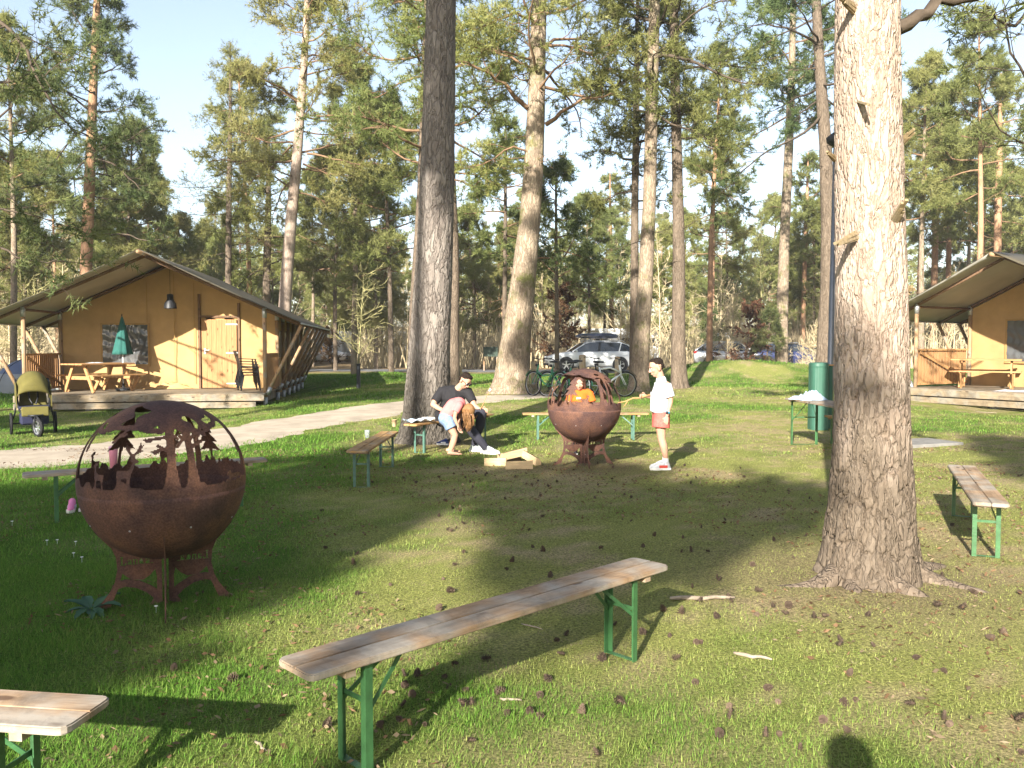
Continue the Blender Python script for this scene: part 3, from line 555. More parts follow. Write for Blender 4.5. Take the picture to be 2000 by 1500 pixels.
T5 = photo_tree('straight dark pine trunk to the right of the boy', 26, [(1326, 748, 30), (1325, 690, 27), (1326, 500, 24), (1322, 300, 20), (1317, 100, 17), (1316, 0, 16)], 14.5, BARK_DARK, 15,
    crown=dict(z0=7.4, z1=14, n=18, Lmax=2.8, el=(-.15, .5), sec=9, tw=6, tk=4), bare=(4, 8, 8, 1.3), amp=.012, sides=36, dz=.1, flare=.3, zfine=13, ned=nf, limbmat=LIMB_D)
photo_tree('slim brown pine trunk touching the thicker one behind the boy', 26.5, [(1238, 745, 19), (1239, 600, 17), (1240, 400, 15), (1243, 200, 12)], 13.5, BARK_DARK, 16,
    crown=dict(z0=5.6, z1=13.2, n=22, Lmax=2.5, el=(-.1, .45), sec=9, tw=5, tk=4), sides=20, ned=nf, limbmat=LIMB_D)
T6 = photo_tree('dark curved pine trunk half hidden by the pale foreground trunk', 30, [(1612, 742, 40), (1612, 690, 33), (1618, 560, 30), (1617, 420, 27), (1612, 280, 23), (1600, 120, 19), (1594, 0, 17)], 16, BARK_DARK, 17,
    crown=dict(z0=9.6, z1=15.5, n=20, Lmax=3.4, el=(-.1, .5), sec=9, tw=6, tk=4), bare=(6, 9, 6, 1.4), amp=.014, sides=40, dz=.12, flare=.25, zfine=14, ned=nf, leaf=NEEDLE_D, limbmat=LIMB_D,
    limbs=[([(1606, 222, 0), (1570, 262, -.6), (1530, 282, -1.2), (1490, 300, -1.8), (1445, 340, -2.4), (1420, 385, -2.6)], .055, dict(leaf=.55, droop=-.08)), ([(1606, 190, 0), (1570, 215, .5), (1545, 250, .8)], .04, {}), ([(1600, 90, 0), (1550, 60, -1), (1500, 40, -1.5), (1450, 60, -2)], .05, {})])
T7 = photo_tree('tall slim pine left of the lamp post, red-brown above', 38, [(1526, 700, 24), (1528, 600, 22), (1533, 450, 19), (1541, 280, 16), (1547, 120, 13), (1549, 0, 11)], 19, BARK_PINE, 18,
    crown=dict(z0=11.0, z1=18.6, n=22, Lmax=3.3, el=(-.1, .5), sec=9, tw=5, tk=4), bare=(7, 12, 8, 1.5), sides=24, ned=dict(per=6, ln=.22, wd=.04), leaf=NEEDLE_D)
T8 = photo_tree('orange-barked pine rising behind the left end of the tent', 33, [(160, 690, 24), (166, 560, 23), (172, 440, 21), (177, 300, 18), (183, 150, 15), (190, 0, 13)], 16.5, BARK_RED, 19,
    crown=dict(z0=7.2, z1=16, n=30, Lmax=3.4, el=(-.25, .45), sec=10, tw=6, tk=4), bare=(5, 8, 6, 1.6), sides=28, ned=dict(per=6, ln=.18, wd=.026), leaf=NEEDLE_D, limbmat=LIMB_D,
    limbs=[([(186, 275, 0), (220, 265, -.5), (262, 268, -1), (300, 245, -1.5)], .06, {}), ([(186, 310, 0), (225, 320, -.6), (262, 355, -1.2), (285, 380, -1.6)], .05, dict(droop=-.08)), ([(172, 345, 0), (130, 350, -.5), (85, 358, -1), (20, 375, -1.5)], .045, {}), ([(185, 455, 0), (240, 458, -.5), (285, 470, -1), (325, 468, -1.5)], .045, dict(leaf=.8, sec=3)), ([(183, 220, 0), (130, 180, -.4), (90, 130, -.8)], .05, {})])
T9 = photo_tree('pale straight pine rising behind the right eave of the tent', 33, [(551, 690, 27), (556, 600, 25), (566, 460, 22), (578, 330, 19), (590, 180, 16), (598, 60, 13)], 16.5, BARK_PALE, 20,
    crown=dict(z0=7.4, z1=16, n=32, Lmax=3.7, el=(-.2, .45), sec=10, tw=6, tk=4), bare=(5, 8, 8, 1.6), sides=28, ned=dict(per=6, ln=.18, wd=.026), leaf=NEEDLE_Y,
    limbs=[([(580, 195, 0), (545, 170, -.5), (500, 150, -1), (465, 145, -1.5)], .06, {}), ([(588, 210, 0), (560, 180, .5), (520, 200, .6)], .05, {}), ([(600, 300, 0), (660, 310, -.6), (720, 325, -1.2)], .05, {}), ([(565, 365, 0), (530, 340, -.6), (500, 345, -1), (480, 370, -1.3)], .04, {}), ([(592, 320, 0), (640, 340, .4), (700, 345, .8)], .045, {})])
photo_tree('thin dark conifer with fine level branches behind the tent roof', 37, [(446, 640, 13), (446, 500, 12), (447, 400, 10), (449, 280, 8), (450, 200, 6)], 14.5, BARK_DARK, 21, limbmat=LIMB_D, leaf=NEEDLE_Y,
    crown=dict(z0=4.5, z1=14.2, n=46, Lmax=2.6, shape=.95, el=(-.1, .25), r=.022, sec=7, tw=4, tk=2, twl=.35), sides=14, ned=dict(per=5, ln=.13, wd=.018))
photo_tree('dark trunk with mossy twigs between the two pines behind the tent', 39, [(520, 650, 17), (521, 520, 15), (524, 420, 12)], 11, BARK_DARK, 22, limbmat=LIMB_D, leaf=NEEDLE_Y, crown=dict(z0=4.2, z1=10.6, n=26, Lmax=2.7, sec=8, tw=5, tk=3), sides=14, ned=dict(per=6, ln=.18, wd=.026))
photo_tree('brown trunk showing just right of the dark grey pine', 27, [(884, 715, 27), (883, 620, 24), (888, 520, 22), (884, 430, 20), (880, 300, 15)], 15, BARK_DARK, 23, crown=dict(z0=6.6, z1=14.6, n=26, Lmax=3.2, el=(-.15, .45), sec=9, tw=6, tk=4), sides=20, amp=.012, ned=nf, leaf=NEEDLE_Y)
photo_tree('brown trunk showing just left of the dark grey pine', 25.5, [(806, 745, 24), (808, 650, 22), (815, 500, 18), (822, 380, 15)], 14.5, BARK_DARK, 24, crown=dict(z0=6.4, z1=14, n=26, Lmax=3.6, el=(-.15, .45), sec=10, tw=6, tk=4), sides=20, ned=nf)
nfar = dict(per=6, ln=.22, wd=.036)
for k, (lab, Y, pts, H, lf) in enumerate((
    ('left one of the close pair of pink pine trunks above the right tent', 55, [(1822, 660, 13), (1826, 500, 12), (1830, 300, 9)], 17, NEEDLE), ('right one of the close pair of pink pine trunks above the right tent', 58, [(1850, 660, 11), (1853, 500, 10), (1856, 320, 8)], 17, NEEDLE_Y),
    ('pale forked pine trunk left of the right tent ridge', 50, [(1910, 680, 12), (1918, 480, 11), (1922, 320, 9)], 15, NEEDLE), ('orange pine trunk rising over the right tent ridge', 46, [(1950, 680, 15), (1948, 480, 14), (1952, 280, 11)], 16, NEEDLE_Y),
    ('warm brown pine left of the oak sapling with dead leaves', 52, [(1388, 690, 13), (1390, 560, 12), (1392, 420, 9)], 14, NEEDLE_Y), ('slim orange pine right of the dark blue car', 60, [(1567, 690, 10), (1570, 560, 9), (1575, 430, 8)], 15, NEEDLE),
    ('stout pine behind the far caravans at centre', 62, [(1195, 690, 10), (1194, 560, 9), (1192, 450, 8)], 14, NEEDLE), ('slim dark pine left of the thick leaning pine', 40, [(985, 690, 10), (986, 560, 9), (987, 430, 7)], 12, NEEDLE), 
    ('slender conifer right of the thick leaning pine', 38, [(1088, 690, 9), (1087, 560, 8), (1086, 420, 5)], 9.5, NEEDLE_D))):
    photo_tree(lab, Y, pts, H, BARK_RED if k < 7 else BARK_DARK, 40 + k, crown=dict(z0=H * .45, z1=H * .97, n=22, Lmax=2.7, sec=7, tw=5, tk=4), bare=(3, H * .45, 7, 1.3), leaf=lf, sides=12, ned=nfar)
# ---- pines just outside the frame whose boughs reach into it
def off_tree(label, x, y, H, r, seed, limbs, leaf=NEEDLE_D, cr=None, ned=nf):
    b = Vector((x, y, T(x, y))); add_base(b, r); root = thing('pine_tree', label, 'tree', b); P = [(0, 0, -.1), (.1, 0, H * .5), (.15, .1, H)]
    trunk('trunk', P, [r, r * .7, .03], BARK_DARK, root, 24, .12, .012, flare=.3, seed=seed); t = Tree(seed)
    if cr: t.crown(axis_of(P), **cr)
    for lp, r0, kw in limbs:
        Q = np.array([np.array(AT(px, py, Y) - b) for px, py, Y in lp]); m = max(8, len(Q) * 2); tt = np.linspace(0, len(Q) - 1, m); Q = np.stack([np.interp(tt, np.arange(len(Q)), Q[:, i]) for i in range(3)], 1); Q[1:-1] += t.rg.normal(0, r0 * .5, (m - 2, 3)); t.limb(Q, r0, **kw)
    t.wood('branch', LIMB_D, root); t.needles('crown', leaf, root, **ned); return root
off_tree('pine beyond the left edge whose dark boughs hang over the tent', -14.2, 18.5, 16, .24, 31, [([(-120, -60, 18), (0, 40, 17), (45, 85, 16.6), (62, 140, 16.4), (110, 215, 16), (150, 265, 15.6)], .05, dict(leaf=.2, sec=10, tk=4)),
    ([(-160, 440, 18), (0, 482, 16.5), (45, 505, 16), (90, 516, 15.6), (125, 498, 15.3)], .032, dict(leaf=.35, sec=7, tk=3, twl=.3)), ([(-160, 380, 18), (0, 405, 17), (60, 420, 16.5), (120, 440, 16)], .03, dict(leaf=.1, sec=12, tk=5)), ([(-160, 160, 18), (0, 165, 17.5), (50, 150, 17), (90, 95, 17)], .04, dict(leaf=.1, sec=10)),
    ([(-160, 290, 18), (-40, 260, 17.5), (20, 215, 17), (35, 170, 17)], .04, dict(leaf=.2, sec=8))], cr=dict(z0=8, z1=15.5, n=22, Lmax=3.4, sec=9, tw=5, tk=4))
off_tree('pine beyond the right edge whose dark boughs reach in at top', 13.6, 14, 15, .2, 32, [([(2150, 60, 14), (2040, -30, 13.6), (1985, 50, 13.2), (1950, 40, 13), (1925, 10, 12.8)], .045, dict(leaf=.3, sec=7, tk=3)), ([(2150, 200, 14), (2040, 170, 13.5), (1995, 150, 13.2), (1968, 75, 13), (1960, 15, 12.8)], .035, dict(leaf=.5, sec=6, tk=2)),
    ([(2150, 330, 14), (2050, 300, 14), (1960, 270, 13.5), (1900, 150, 13)], .03, dict(leaf=.1, sec=9, tk=4))], cr=dict(z0=7.5, z1=14.5, n=18, Lmax=3.2, sec=7, tw=5, tk=4))

# ---- pines behind the photographer: their crowns throw the shade that lies over the lawn, tent and trunks
def shade_tree(tx, ty, tz, zc, rad, seed, H=None, dens=1.0, n=26, depth=1.0):
    """a pine whose crown centre, at height zc, shades the spot (tx,ty,tz)"""
    t_ = (zc - tz) / S_DIR.z; x = tx + S_DIR.x * t_; y = ty + S_DIR.y * t_; root = thing('pine_tree', 'pine behind the photographer that shades the lawn', 'tree', (x, y, T(x, y)), 0, 'shade pines behind the camera')
    H = H or zc + rad; P = [(0, 0, -.1), (0, 0, H * .5), (.05, 0, H)]; trunk('trunk', P, [.2, .16, .03], BARK_PINE, root, 12, .4, seed=seed); t = Tree(seed)
    t.crown(axis_of(P), zc - rad * depth, min(H, zc + rad * depth), n, rad, shape=.4, el=(-.05, .05), sec=8, tw=4, tk=3); t.wood('branch', LIMB, root); t.needles('crown', NEEDLE, root, per=6, ln=.32, wd=.10, dens=dens)
for a in SHADE: shade_tree(*a)
# ---- the wood behind: a few kinds of pine, copied
def kind_tree(seed, H, r, cr, bark, leaf, ned, lm=LIMB, bare=None):
    root = thing('pine_tree', 'x', 'tree', (0, 0, -50)); rg = np.random.default_rng(seed); P = [(0, 0, -.4), (rg.normal(0, .12), rg.normal(0, .12), H * .4), (rg.normal(0, .3), rg.normal(0, .3), H)]
    trunk('trunk', P, [r, r * .75, .03], bark, root, 9, .5, flare=.2, seed=seed); t = Tree(seed); t.crown(axis_of(P), **cr)
    if bare: t.bare(axis_of(P), *bare)
    t.wood('branch', lm, root, (5, 3, 3)); t.needles('crown', leaf, root, **ned); return root
KIND = [kind_tree(61, 17, .17, dict(z0=8.5, z1=16.6, n=26, Lmax=2.9, sec=9, tw=6, tk=4), BARK_RED, NEEDLE, dict(per=8, ln=.23, wd=.027), bare=(3.5, 8.5, 9, 1.4)),
        kind_tree(62, 15, .15, dict(z0=7.2, z1=14.7, n=26, Lmax=2.7, sec=9, tw=6, tk=4), BARK_PINE, NEEDLE_Y, dict(per=8, ln=.23, wd=.027), bare=(3, 7, 9, 1.4)),
        kind_tree(63, 10.5, .12, dict(z0=2.6, z1=10.3, n=38, Lmax=2.7, el=(-.1, .5), sec=9, tw=6, tk=4), BARK_PINE, NEEDLE_Y, dict(per=8, ln=.22, wd=.026)),
        kind_tree(64, 12.5, .13, dict(z0=4.4, z1=12.2, n=34, Lmax=2.9, sec=9, tw=6, tk=4), BARK_DARK, NEEDLE, dict(per=8, ln=.22, wd=.026)),
        kind_tree(65, 7.0, .08, dict(z0=.9, z1=6.8, n=30, Lmax=1.9, shape=.97, el=(-.1, .4), r=.025, sec=7, tw=4, tk=3), BARK_DARK, NEEDLE_D, dict(per=6, ln=.22, wd=.04)),
        kind_tree(66, 18.5, .18, dict(z0=10.5, z1=18, n=26, Lmax=2.7, sec=9, tw=6, tk=4), BARK_RED, NEEDLE_Y, dict(per=8, ln=.23, wd=.027), bare=(4, 10, 9, 1.3))]
KLAB = ['tall red-trunked pine of the sunlit wood beyond the campsite', 'tall brown-trunked pine of the sunlit wood beyond the campsite', 'bushy yellow-green pine of the sunlit wood beyond the campsite', 'broad green pine of the sunlit wood beyond the campsite', 'small dark conical pine at the edge of the wood', 'very tall bare-stemmed pine of the sunlit wood beyond the campsite']
KUSED = [0] * 6
def place_kind(k, x, y, s=1.0, rz=0.0):
    o = KIND[k] if not KUSED[k] else copy_tree(KIND[k]); KUSED[k] += 1
    o.location = (x, y, T(x, y) - .05); o.rotation_euler = (0, 0, rz); o.scale = (s, s, s); tag(o, KLAB[k], 'tree', KLAB[k].replace('pine of', 'pines of').replace('pine at', 'pines at')); return o
rq = random.Random(8)
SKY_GAPS = ((330, 260, 55), (1440, 1520, 90), (1100, 1160, 50), (20, 110, 40))
def scatter(n, y0, y1, kinds, sc, gap=1.7, skip=()):
    done = []; tries = 0
    while len(done) < n and tries < n * 60:
        tries += 1; y = math.sqrt(rq.uniform(y0 ** 2, y1 ** 2)); px = rq.uniform(-120, 2120); x = (px - 1000) / FPX * y
        if any((x - a) ** 2 + (y - b) ** 2 < gap ** 2 for a, b in PLACED): continue
        if 39 < y < 49 and abs(x) < 60: continue
        if any(a < px < b for a, b in skip): continue
        if x < -4 and y < 36: continue
        PLACED.append((x, y)); done.append((x, y)); place_kind(rq.choice(kinds), x, y, rq.uniform(*sc), rq.uniform(0, 6.28))
PLACED = []
for px, py_, Y, k, s in ((60, 0, 44, 2, 1.05), (300, 0, 46, 3, .9), (365, 0, 50, 2, .85), (655, 0, 44, 3, .95), (735, 0, 48, 2, 1.0), (610, 0, 52, 1, .8), (925, 0, 50, 2, .9), (1150, 0, 52, 3, .85), (1390, 0, 50, 4, .55), (1290, 0, 54, 2, .85),
                     (230, 0, 52, 1, .85), (1500, 0, 62, 2, 1.15), (1420, 0, 66, 3, .95), (1590, 0, 60, 3, .95), (1790, 0, 52, 0, 1.0), (1880, 0, 60, 1, 1.1), (1975, 0, 52, 3, 1.0), (440, 0, 54, 2, .8), (-20, 0, 40, 3, .9), (115, 0, 54, 0, .8), (1060, 0, 58, 4, 1.1), (1690, 0, 56, 0, 1.0),
                     (690, 0, 38, 1, .95), (765, 0, 37, 3, 1.0), (1385, 0, 40, 0, .9), (1800, 0, 40, 1, 1.0), (1905, 0, 38, 0, .95), (490, 0, 42, 0, .9), (25, 0, 36, 1, 1.0), (250, 0, 42, 3, 1.0)):
    x = (px - 1000) / FPX * Y; PLACED.append((x, Y)); place_kind(k, x, Y, s, rq.uniform(0, 6.28))
scatter(36, 52, 80, [0, 1, 2, 3, 3, 2], (.68, .92), 2.2, ((1420, 1520),))
scatter(85, 80, 140, [0, 1, 3, 5, 2, 2], (.65, .95), 2.8)
scatter(9, 37, 60, [4], (.35, .7), 2.0)

# ---- bare saplings, oak saplings with last year's leaves, brushwood
TWIG = mat('pale_bare_twigs', (.50, .41, .255), 1, .35, 2, spec=.05, rnd=.2)
TWIG_O = mat('olive_mossy_twigs', (.31, .285, .13), 1, .35, 2, spec=.05, rnd=.2)
BIRCH = mat('birch_bark', (.62, .58, .52), .9, .45, 7, stretch=(1, 1, 4), spec=.1)
DEADLEAF = leaf_mat('dead_oak_leaves', [(.3, (.06, .035, .02)), (.55, (.15, .085, .045)), (.75, (.27, .165, .085))], .3, 1.5)
def sapling(seed, H, r, n, L, el, bark, twig, name='sapling', leaves=None, nleaf=0, base=.12):
    root = thing(name, 'x', 'tree', (0, 0, -50)); t = Tree(seed); P = t.poly((0, 0, -.15), (0, 0, 1), H, 9, .05, .05)
    trunk('trunk', P[np.argsort(P[:, 2])], np.linspace(r, .008, 9), bark, root, 7, .25, seed=seed); ax = axis_of(P[np.argsort(P[:, 2])])
    for k in range(n):
        z = H * (base + (.95 - base) * (k + t.rg.uniform()) / n); a = t.rg.uniform(0, 6.28); f = z / H; l = L * (1.1 - .8 * f) * t.rg.uniform(.5, 1.1); e = el + t.rg.normal(0, .2)
        Q = t.poly(ax(z), (math.cos(a) * math.cos(e), math.sin(a) * math.cos(e), math.sin(e)), l, 6, .16, .04); t.keep(Q, r * .36 * (1.25 - f) + .004, .008)
        for j in range(7):
            i = t.rg.integers(1, 6); W = t.poly(Q[i], norm(Q[i] - Q[i - 1]) + t.rg.normal(0, .55, 3), l * .38, 4, .2, .03); t.keep(W, .011, .006)
            if nleaf: t.tufts(W, nleaf, .2)
    t.wood('branch', twig, root, (4, 3, 3))
    if leaves: t.needles('crown', leaves, root, per=4, ln=.12, wd=.07, spread=1.2)
    return root
SAP = [sapling(71, 5.5, .035, 34, 1.5, .75, TWIG, TWIG), sapling(72, 4.2, .03, 34, 1.6, .5, TWIG_O, TWIG_O), sapling(73, 8.5, .06, 36, 1.8, .7, BIRCH, TWIG, 'birch_tree', base=.3), sapling(74, 3.0, .02, 40, 1.3, .9, TWIG, TWIG, base=.03), sapling(75, 6.5, .04, 40, 1.7, .6, TWIG_O, TWIG_O), sapling(76, 3.6, .055, 30, 1.5, .35, LIMB_D, LIMB_D, 'oak_sapling', DEADLEAF, 5)]
SLAB = ['bare pale sapling in the brush before the wood', 'bare olive sapling in the brush before the wood', 'thin white birch in the brush before the wood', 'low bare shrub in the brush before the wood', 'tall bare mossy sapling in the brush before the wood', 'oak sapling with dark dead leaves']
SUSED = [0] * 6
def place_sap(k, x, y, s, lab=None):
    o = SAP[k] if not SUSED[k] else copy_tree(SAP[k]); SUSED[k] += 1; o.location = (x, y, T(x, y)); o.rotation_euler = (0, 0, rq.uniform(0, 6.28)); o.scale = (s, s, s)
    tag(o, lab or SLAB[k], 'shrub' if k == 3 else 'tree', SLAB[k] + 's' if not lab else None); 
    if lab and 'group' in o: del o['group']
    return o
for px, Y, s, lab in ((1088, 47.5, 1.35, 'oak sapling with dark dead leaves left of the white car'), (1452, 38, .95, 'oak sapling with dark dead leaves between silver and blue cars'), (650, 50, .7, 'oak sapling with dead leaves beside the left white car')): place_sap(5, (px - 1000) / FPX * Y, Y, s, lab)
place_sap(1, (697 - 1000) / FPX * 33.5, 33.5, 1.05, 'thin dark mossy sapling with wide branches behind the black bollard')
def sapscatter(n, y0, y1, kinds, sc, ok=lambda px, y: True):
    k = 0
    while k < n:
        y = math.sqrt(rq.uniform(y0 ** 2, y1 ** 2)); px = rq.uniform(-60, 2060); x = (px - 1000) / FPX * y
        if (41 < y < 48.5 and x > -4) or (45 < y < 49) or not ok(px, y): continue
        place_sap(rq.choice(kinds), x, y, rq.uniform(*sc)); k += 1
sapscatter(46, 48.5, 72, [0, 0, 1, 2, 3, 4], (.8, 1.3), lambda px, y: not (600 < px < 700 and y < 66))
sapscatter(70, 50, 95, [0, 0, 1, 4, 4, 3], (1.0, 1.7), lambda px, y: not (600 < px < 700 and y < 66))
sapscatter(26, 48.5, 54, [0, 0, 4, 3], (1.0, 1.5), lambda px, y: not (600 < px < 700))
sapscatter(16, 36, 41, [3, 3, 3, 0], (.5, .9), lambda px, y: px > 1340 or px < 200)
sapscatter(12, 33, 44, [0, 1, 3, 4], (.8, 1.2), lambda px, y: px < 130)
def brush(name, n, y0, y1, hmax, seed, label, px0=-100, px1=2100, mat_=TWIG, wd=.012):
    rg = np.random.default_rng(seed); y = np.sqrt(rg.uniform(y0 ** 2, y1 ** 2, n)); px = rg.uniform(px0, px1, n); x = (px - 1000) / FPX * y; cl = fbm(x * .35, y * .35, seed, 3); k = (cl > .42) & ~((px > 575) & (px < 690) & (y < 66)) & ~((px > 1380) & (px < 1720) & (y < 52) & (y > 44)); x, y, cl = x[k], y[k], cl[k]; n = len(x)
    h = hmax * rg.uniform(.3, 1, n) * (cl - .25) * 2; a = rg.uniform(0, 6.28, n); le = rg.uniform(.1, .6, n); B = np.c_[x, y, terr(x, y)]; M1 = B + np.c_[np.cos(a) * h * le * .3, np.sin(a) * h * le * .3, h * .55]; M2 = B + np.c_[np.cos(a) * h * le, np.sin(a) * h * le, h]
    w_ = wd * (.6 + .8 * rg.uniform(0, 1, n)); S = np.c_[w_, w_ * 0, w_ * 0]; Cc = M1 + np.c_[rg.normal(0, .3, n) * h, rg.normal(0, .3, n) * h, h * .3]
    V = np.stack([B - S, B + S, M1 + S * .6, M1 - S * .6, M2, Cc], 1).reshape(-1, 3); o = np.arange(n)[:, None] * 6
    F = np.concatenate([o + np.array([q]) for q in ([0, 1, 2], [0, 2, 3], [3, 2, 4], [3, 2, 5])]); return tag(np_mesh(name, V, F, mat_, kind='stuff'), label, 'brushwood')
brush('brushwood', 28000, 48.2, 95, 5.2, 5, 'tangled pale brushwood along the foot of the wood', wd=.028)
brush('brushwood', 5000, 36.5, 41, .9, 6, 'dry grass and twigs on top of the grassy bank at right', 1350, 2050, wd=.007)
brush('brushwood', 3500, 29, 36, 1.3, 7, 'dry reeds and twigs left of the big tent', -60, 150, wd=.007)

def distant_wood(n, seed):
    rg = np.random.default_rng(seed); nb = 260; cy = rg.uniform(118, 165, nb); cx = rg.uniform(-.75, .75, nb) * cy; H = rg.uniform(8, 13, nb); k = rg.integers(0, nb, n)
    f = rg.uniform(0, 1, n) ** .7; th = rg.uniform(0, 6.28, n); rr = np.sqrt(rg.uniform(0, 1, n)) * 3.2 * (1.15 - f ** 2); x = cx[k] + rr * np.cos(th); y = cy[k] + rr * np.sin(th); z = terr(x, y) + 1.0 + f * H[k]
    D = norm(rg.normal(0, 1, (n, 3))) * .55; S = norm(np.cross(D, rg.normal(0, 1, (n, 3)))) * .16; B = np.c_[x, y, z]; V = np.stack([B - S, B + S, B + D], 1).reshape(-1, 3)
    tag(np_mesh('distant_wood', V, np.arange(3 * n).reshape(-1, 3), NEEDLE_Y, kind='stuff'), 'far green mass of pine wood closing the view', 'wood')
distant_wood(70000, 3)

# unseen wood round the photographer, added to block sky light (outside the sun's way)
for k in range(60):
    a, d = ((R(rq.uniform(-8, 178)), rq.uniform(15, 36)) if k < 40 else (R(rq.uniform(281, 293)), rq.uniform(24, 34)) if k < 50 else (R(rq.uniform(182, 250)), rq.uniform(52, 66)))
    x, y = math.sin(a) * d, math.cos(a) * d
    if y > 3 and abs(x) < y * .66 + 3: continue
    o = place_kind(rq.choice([0, 1, 2, 3, 3, 5]), x, y, rq.uniform(.85, 1.15), rq.uniform(0, 6.28)); tag(o, 'unseen pine beside the camera, added to block sky light', 'tree', 'unseen pines added round the camera to block sky light')

# say which tree of the wood is which: by the thing it stands behind or over, then by nearness
SECT = [(120, 'left of the orange-barked pine'), (330, 'above the ridge of the left tent'), (500, 'over the right slope of the left tent'), (640, 'behind the right eave of the left tent'), (790, 'between the left tent and the grey pine'), (900, 'behind the dark grey pine'), (1010, 'between the grey and the leaning pine'), (1120, 'just right of the leaning pine'), (1240, 'above the white estate car'), (1340, 'behind the pines next to the boy'), (1480, 'above the grassy bank'), (1620, 'above the dark blue car'), (1780, 'behind the pale foreground trunk'), (1900, 'left of the right tent ridge'), (9999, 'above the right tent')]
ORD = ['nearest', 'second nearest', 'third nearest', 'fourth nearest', 'fifth nearest', 'sixth nearest', 'seventh nearest', 'eighth nearest', 'ninth nearest', 'tenth nearest', 'eleventh nearest', 'twelfth nearest', 'thirteenth nearest', 'fourteenth nearest', 'fifteenth nearest', 'sixteenth nearest', 'seventeenth nearest', 'farthest']
SHORT = {KLAB[0]: 'tall red-trunked pine', KLAB[1]: 'tall brown-trunked pine', KLAB[2]: 'bushy yellow-green pine', KLAB[3]: 'broad green pine', KLAB[4]: 'small dark conical pine', KLAB[5]: 'very tall bare-stemmed pine', SLAB[0]: 'bare pale sapling', SLAB[1]: 'bare olive sapling', SLAB[2]: 'thin white birch', SLAB[3]: 'low bare shrub', SLAB[4]: 'tall mossy sapling'}
bins = {}
for o in COL.objects:
    if o.parent is None and o.get('label') in SHORT and o.location.y > 25:
        px = 1000 + o.location.x / o.location.y * FPX; bins.setdefault((o['label'], next(t for q_, t in SECT if px < q_)), []).append(o)
for (lab, where), lst in bins.items():
    lst.sort(key=lambda o: o.location.y)
    for k, o in enumerate(lst): o['label'] = SHORT[lab] + ' ' + where + (', ' + ORD[min(k, 17)] + ' of its kind' if len(lst) > 1 else '')
# ------------------------------------------------------------------ folding benches and the folding table
def folding(name, label, c, rz, L=2.2, W=.25, H=.47, board='board', paint='green', cat='bench', group='folding beer garden benches', legs=True):
    root = thing(name, label, cat, (c[0], c[1], T(c[0], c[1])), rz, group)
    nb = 2 if W < .4 else 4; w1 = W / nb
    for k in range(nb):
        y = -W / 2 + w1 * (k + .5); mb = MB(); t = .028; r = .022
        # a plank with rounded outer ends
        x0, x1 = -L / 2, L / 2; lo, hi = y - w1 / 2 + .0008, y + w1 / 2 - .0008
        pl = []
        for (cx, cy, a0) in ((x1, lo, -90), (x1, hi, 0), (x0, hi, 90), (x0, lo, 180)):
            out = (k == 0 and cy == lo) or (k == nb - 1 and cy == hi); rr = .035 if out else .004
            sx = -rr if cx > 0 else rr; sy = rr if cy == lo else -rr
            for q in range(4): a = R(a0 + 30 * q); pl.append((cx + sx + rr * math.cos(a), cy + sy + rr * math.sin(a)))
        bm = bmesh.new(); vs = [bm.verts.new((px, py, H - t)) for px, py in pl]; f = bm.faces.new(vs); ext = bmesh.ops.extrude_face_region(bm, geom=[f])
        bmesh.ops.translate(bm, vec=(0, 0, t), verts=[q for q in ext['geom'] if isinstance(q, bmesh.types.BMVert)])
        bmesh.ops.recalc_face_normals(bm, faces=bm.faces); bmesh.ops.bevel(bm, geom=[e for e in bm.edges if abs(e.verts[0].co.z - e.verts[1].co.z) < 1e-6], offset=.005, segments=2, affect='EDGES')
        me = bpy.data.meshes.new('plank'); bm.to_mesh(me); bm.free(); link('plank', me, MAT[board], root)
    for sx in (-1, 1):
        xe = sx * (L / 2 - .20); MB().box((xe - sx * -.02, 0, H - .028 - .016), (.045, W - .03, .03)).build('batten', MAT['board'], root)
        xl = sx * (L / 2 - .27); hw = W / 2 - .03; foot = sx * .02
        for sy in (-1, 1):
            mb = MB(); mb.box((xl, sy * hw, (H - .03) / 2), (.034, .005, H - .034)); mb.box((xl + sx * .0145, sy * (hw - .0165), (H - .03) / 2), (.005, .028, H - .034)); mb.build('leg', MAT[paint], root)
        MB().box((xl, 0, H - .042), (.03, 2 * hw - .008, .022)).build('crossbar', MAT[paint], root)
        MB().box((xl, 0, H * .60), (.005, 2 * hw - .01, .02)).build('crossbar', MAT[paint], root)
        MB().box((xl, 0, .010), (.03, 2 * hw - .008, .004)).build('foot_bar', MAT[paint], root)
        for sy in (-1, 1): MB().bar((xl, sy * (hw - .006), H * .52), (xl - sx * .22, sy * .03, H - .036), .018, .005, (0, 1, 0)).build('brace', MAT[paint], root)
    return root
def bench_px(label, a, b, L=2.2, z=.47, **kw):
    p = G(*a, z); q = G(*b, z); d = q - p; c = (p + q) / 2; return folding('folding_bench', label, c, math.atan2(d.y, d.x), L=L, **kw)
BENCH_A = bench_px('long worn bench with bright green legs, closest to the camera', (575, 1300), (1271, 1095))
pb = G(176, 1389, .47); qb = pb + (G(0, 1348, .47) - G(217, 1361, .47)).normalized() * 2.2
folding('folding_bench', 'worn bench cut off by the lower left corner', (pb + qb) / 2, math.atan2((qb - pb).y, (qb - pb).x))
BENCH_C = bench_px('bench with green legs behind the dark fire bowl, small shoes under it', (44, 927), (518, 896))
BENCH_D = bench_px('short-looking bench carrying a glass, seen end on left of the man', (692, 881), (764, 839), board='board_b', paint='green_b')
pe = G(792, 829, .47); qe = G(960, 806, .47); ce = pe + (qe - pe).normalized() * 1.1
BENCH_E = folding('folding_bench', 'bench under the seated man with map and cup on it', (pe + qe) / 2, math.atan2((qe - pe).y, (qe - pe).x), L=2.35, board='board_b', paint='green_b')
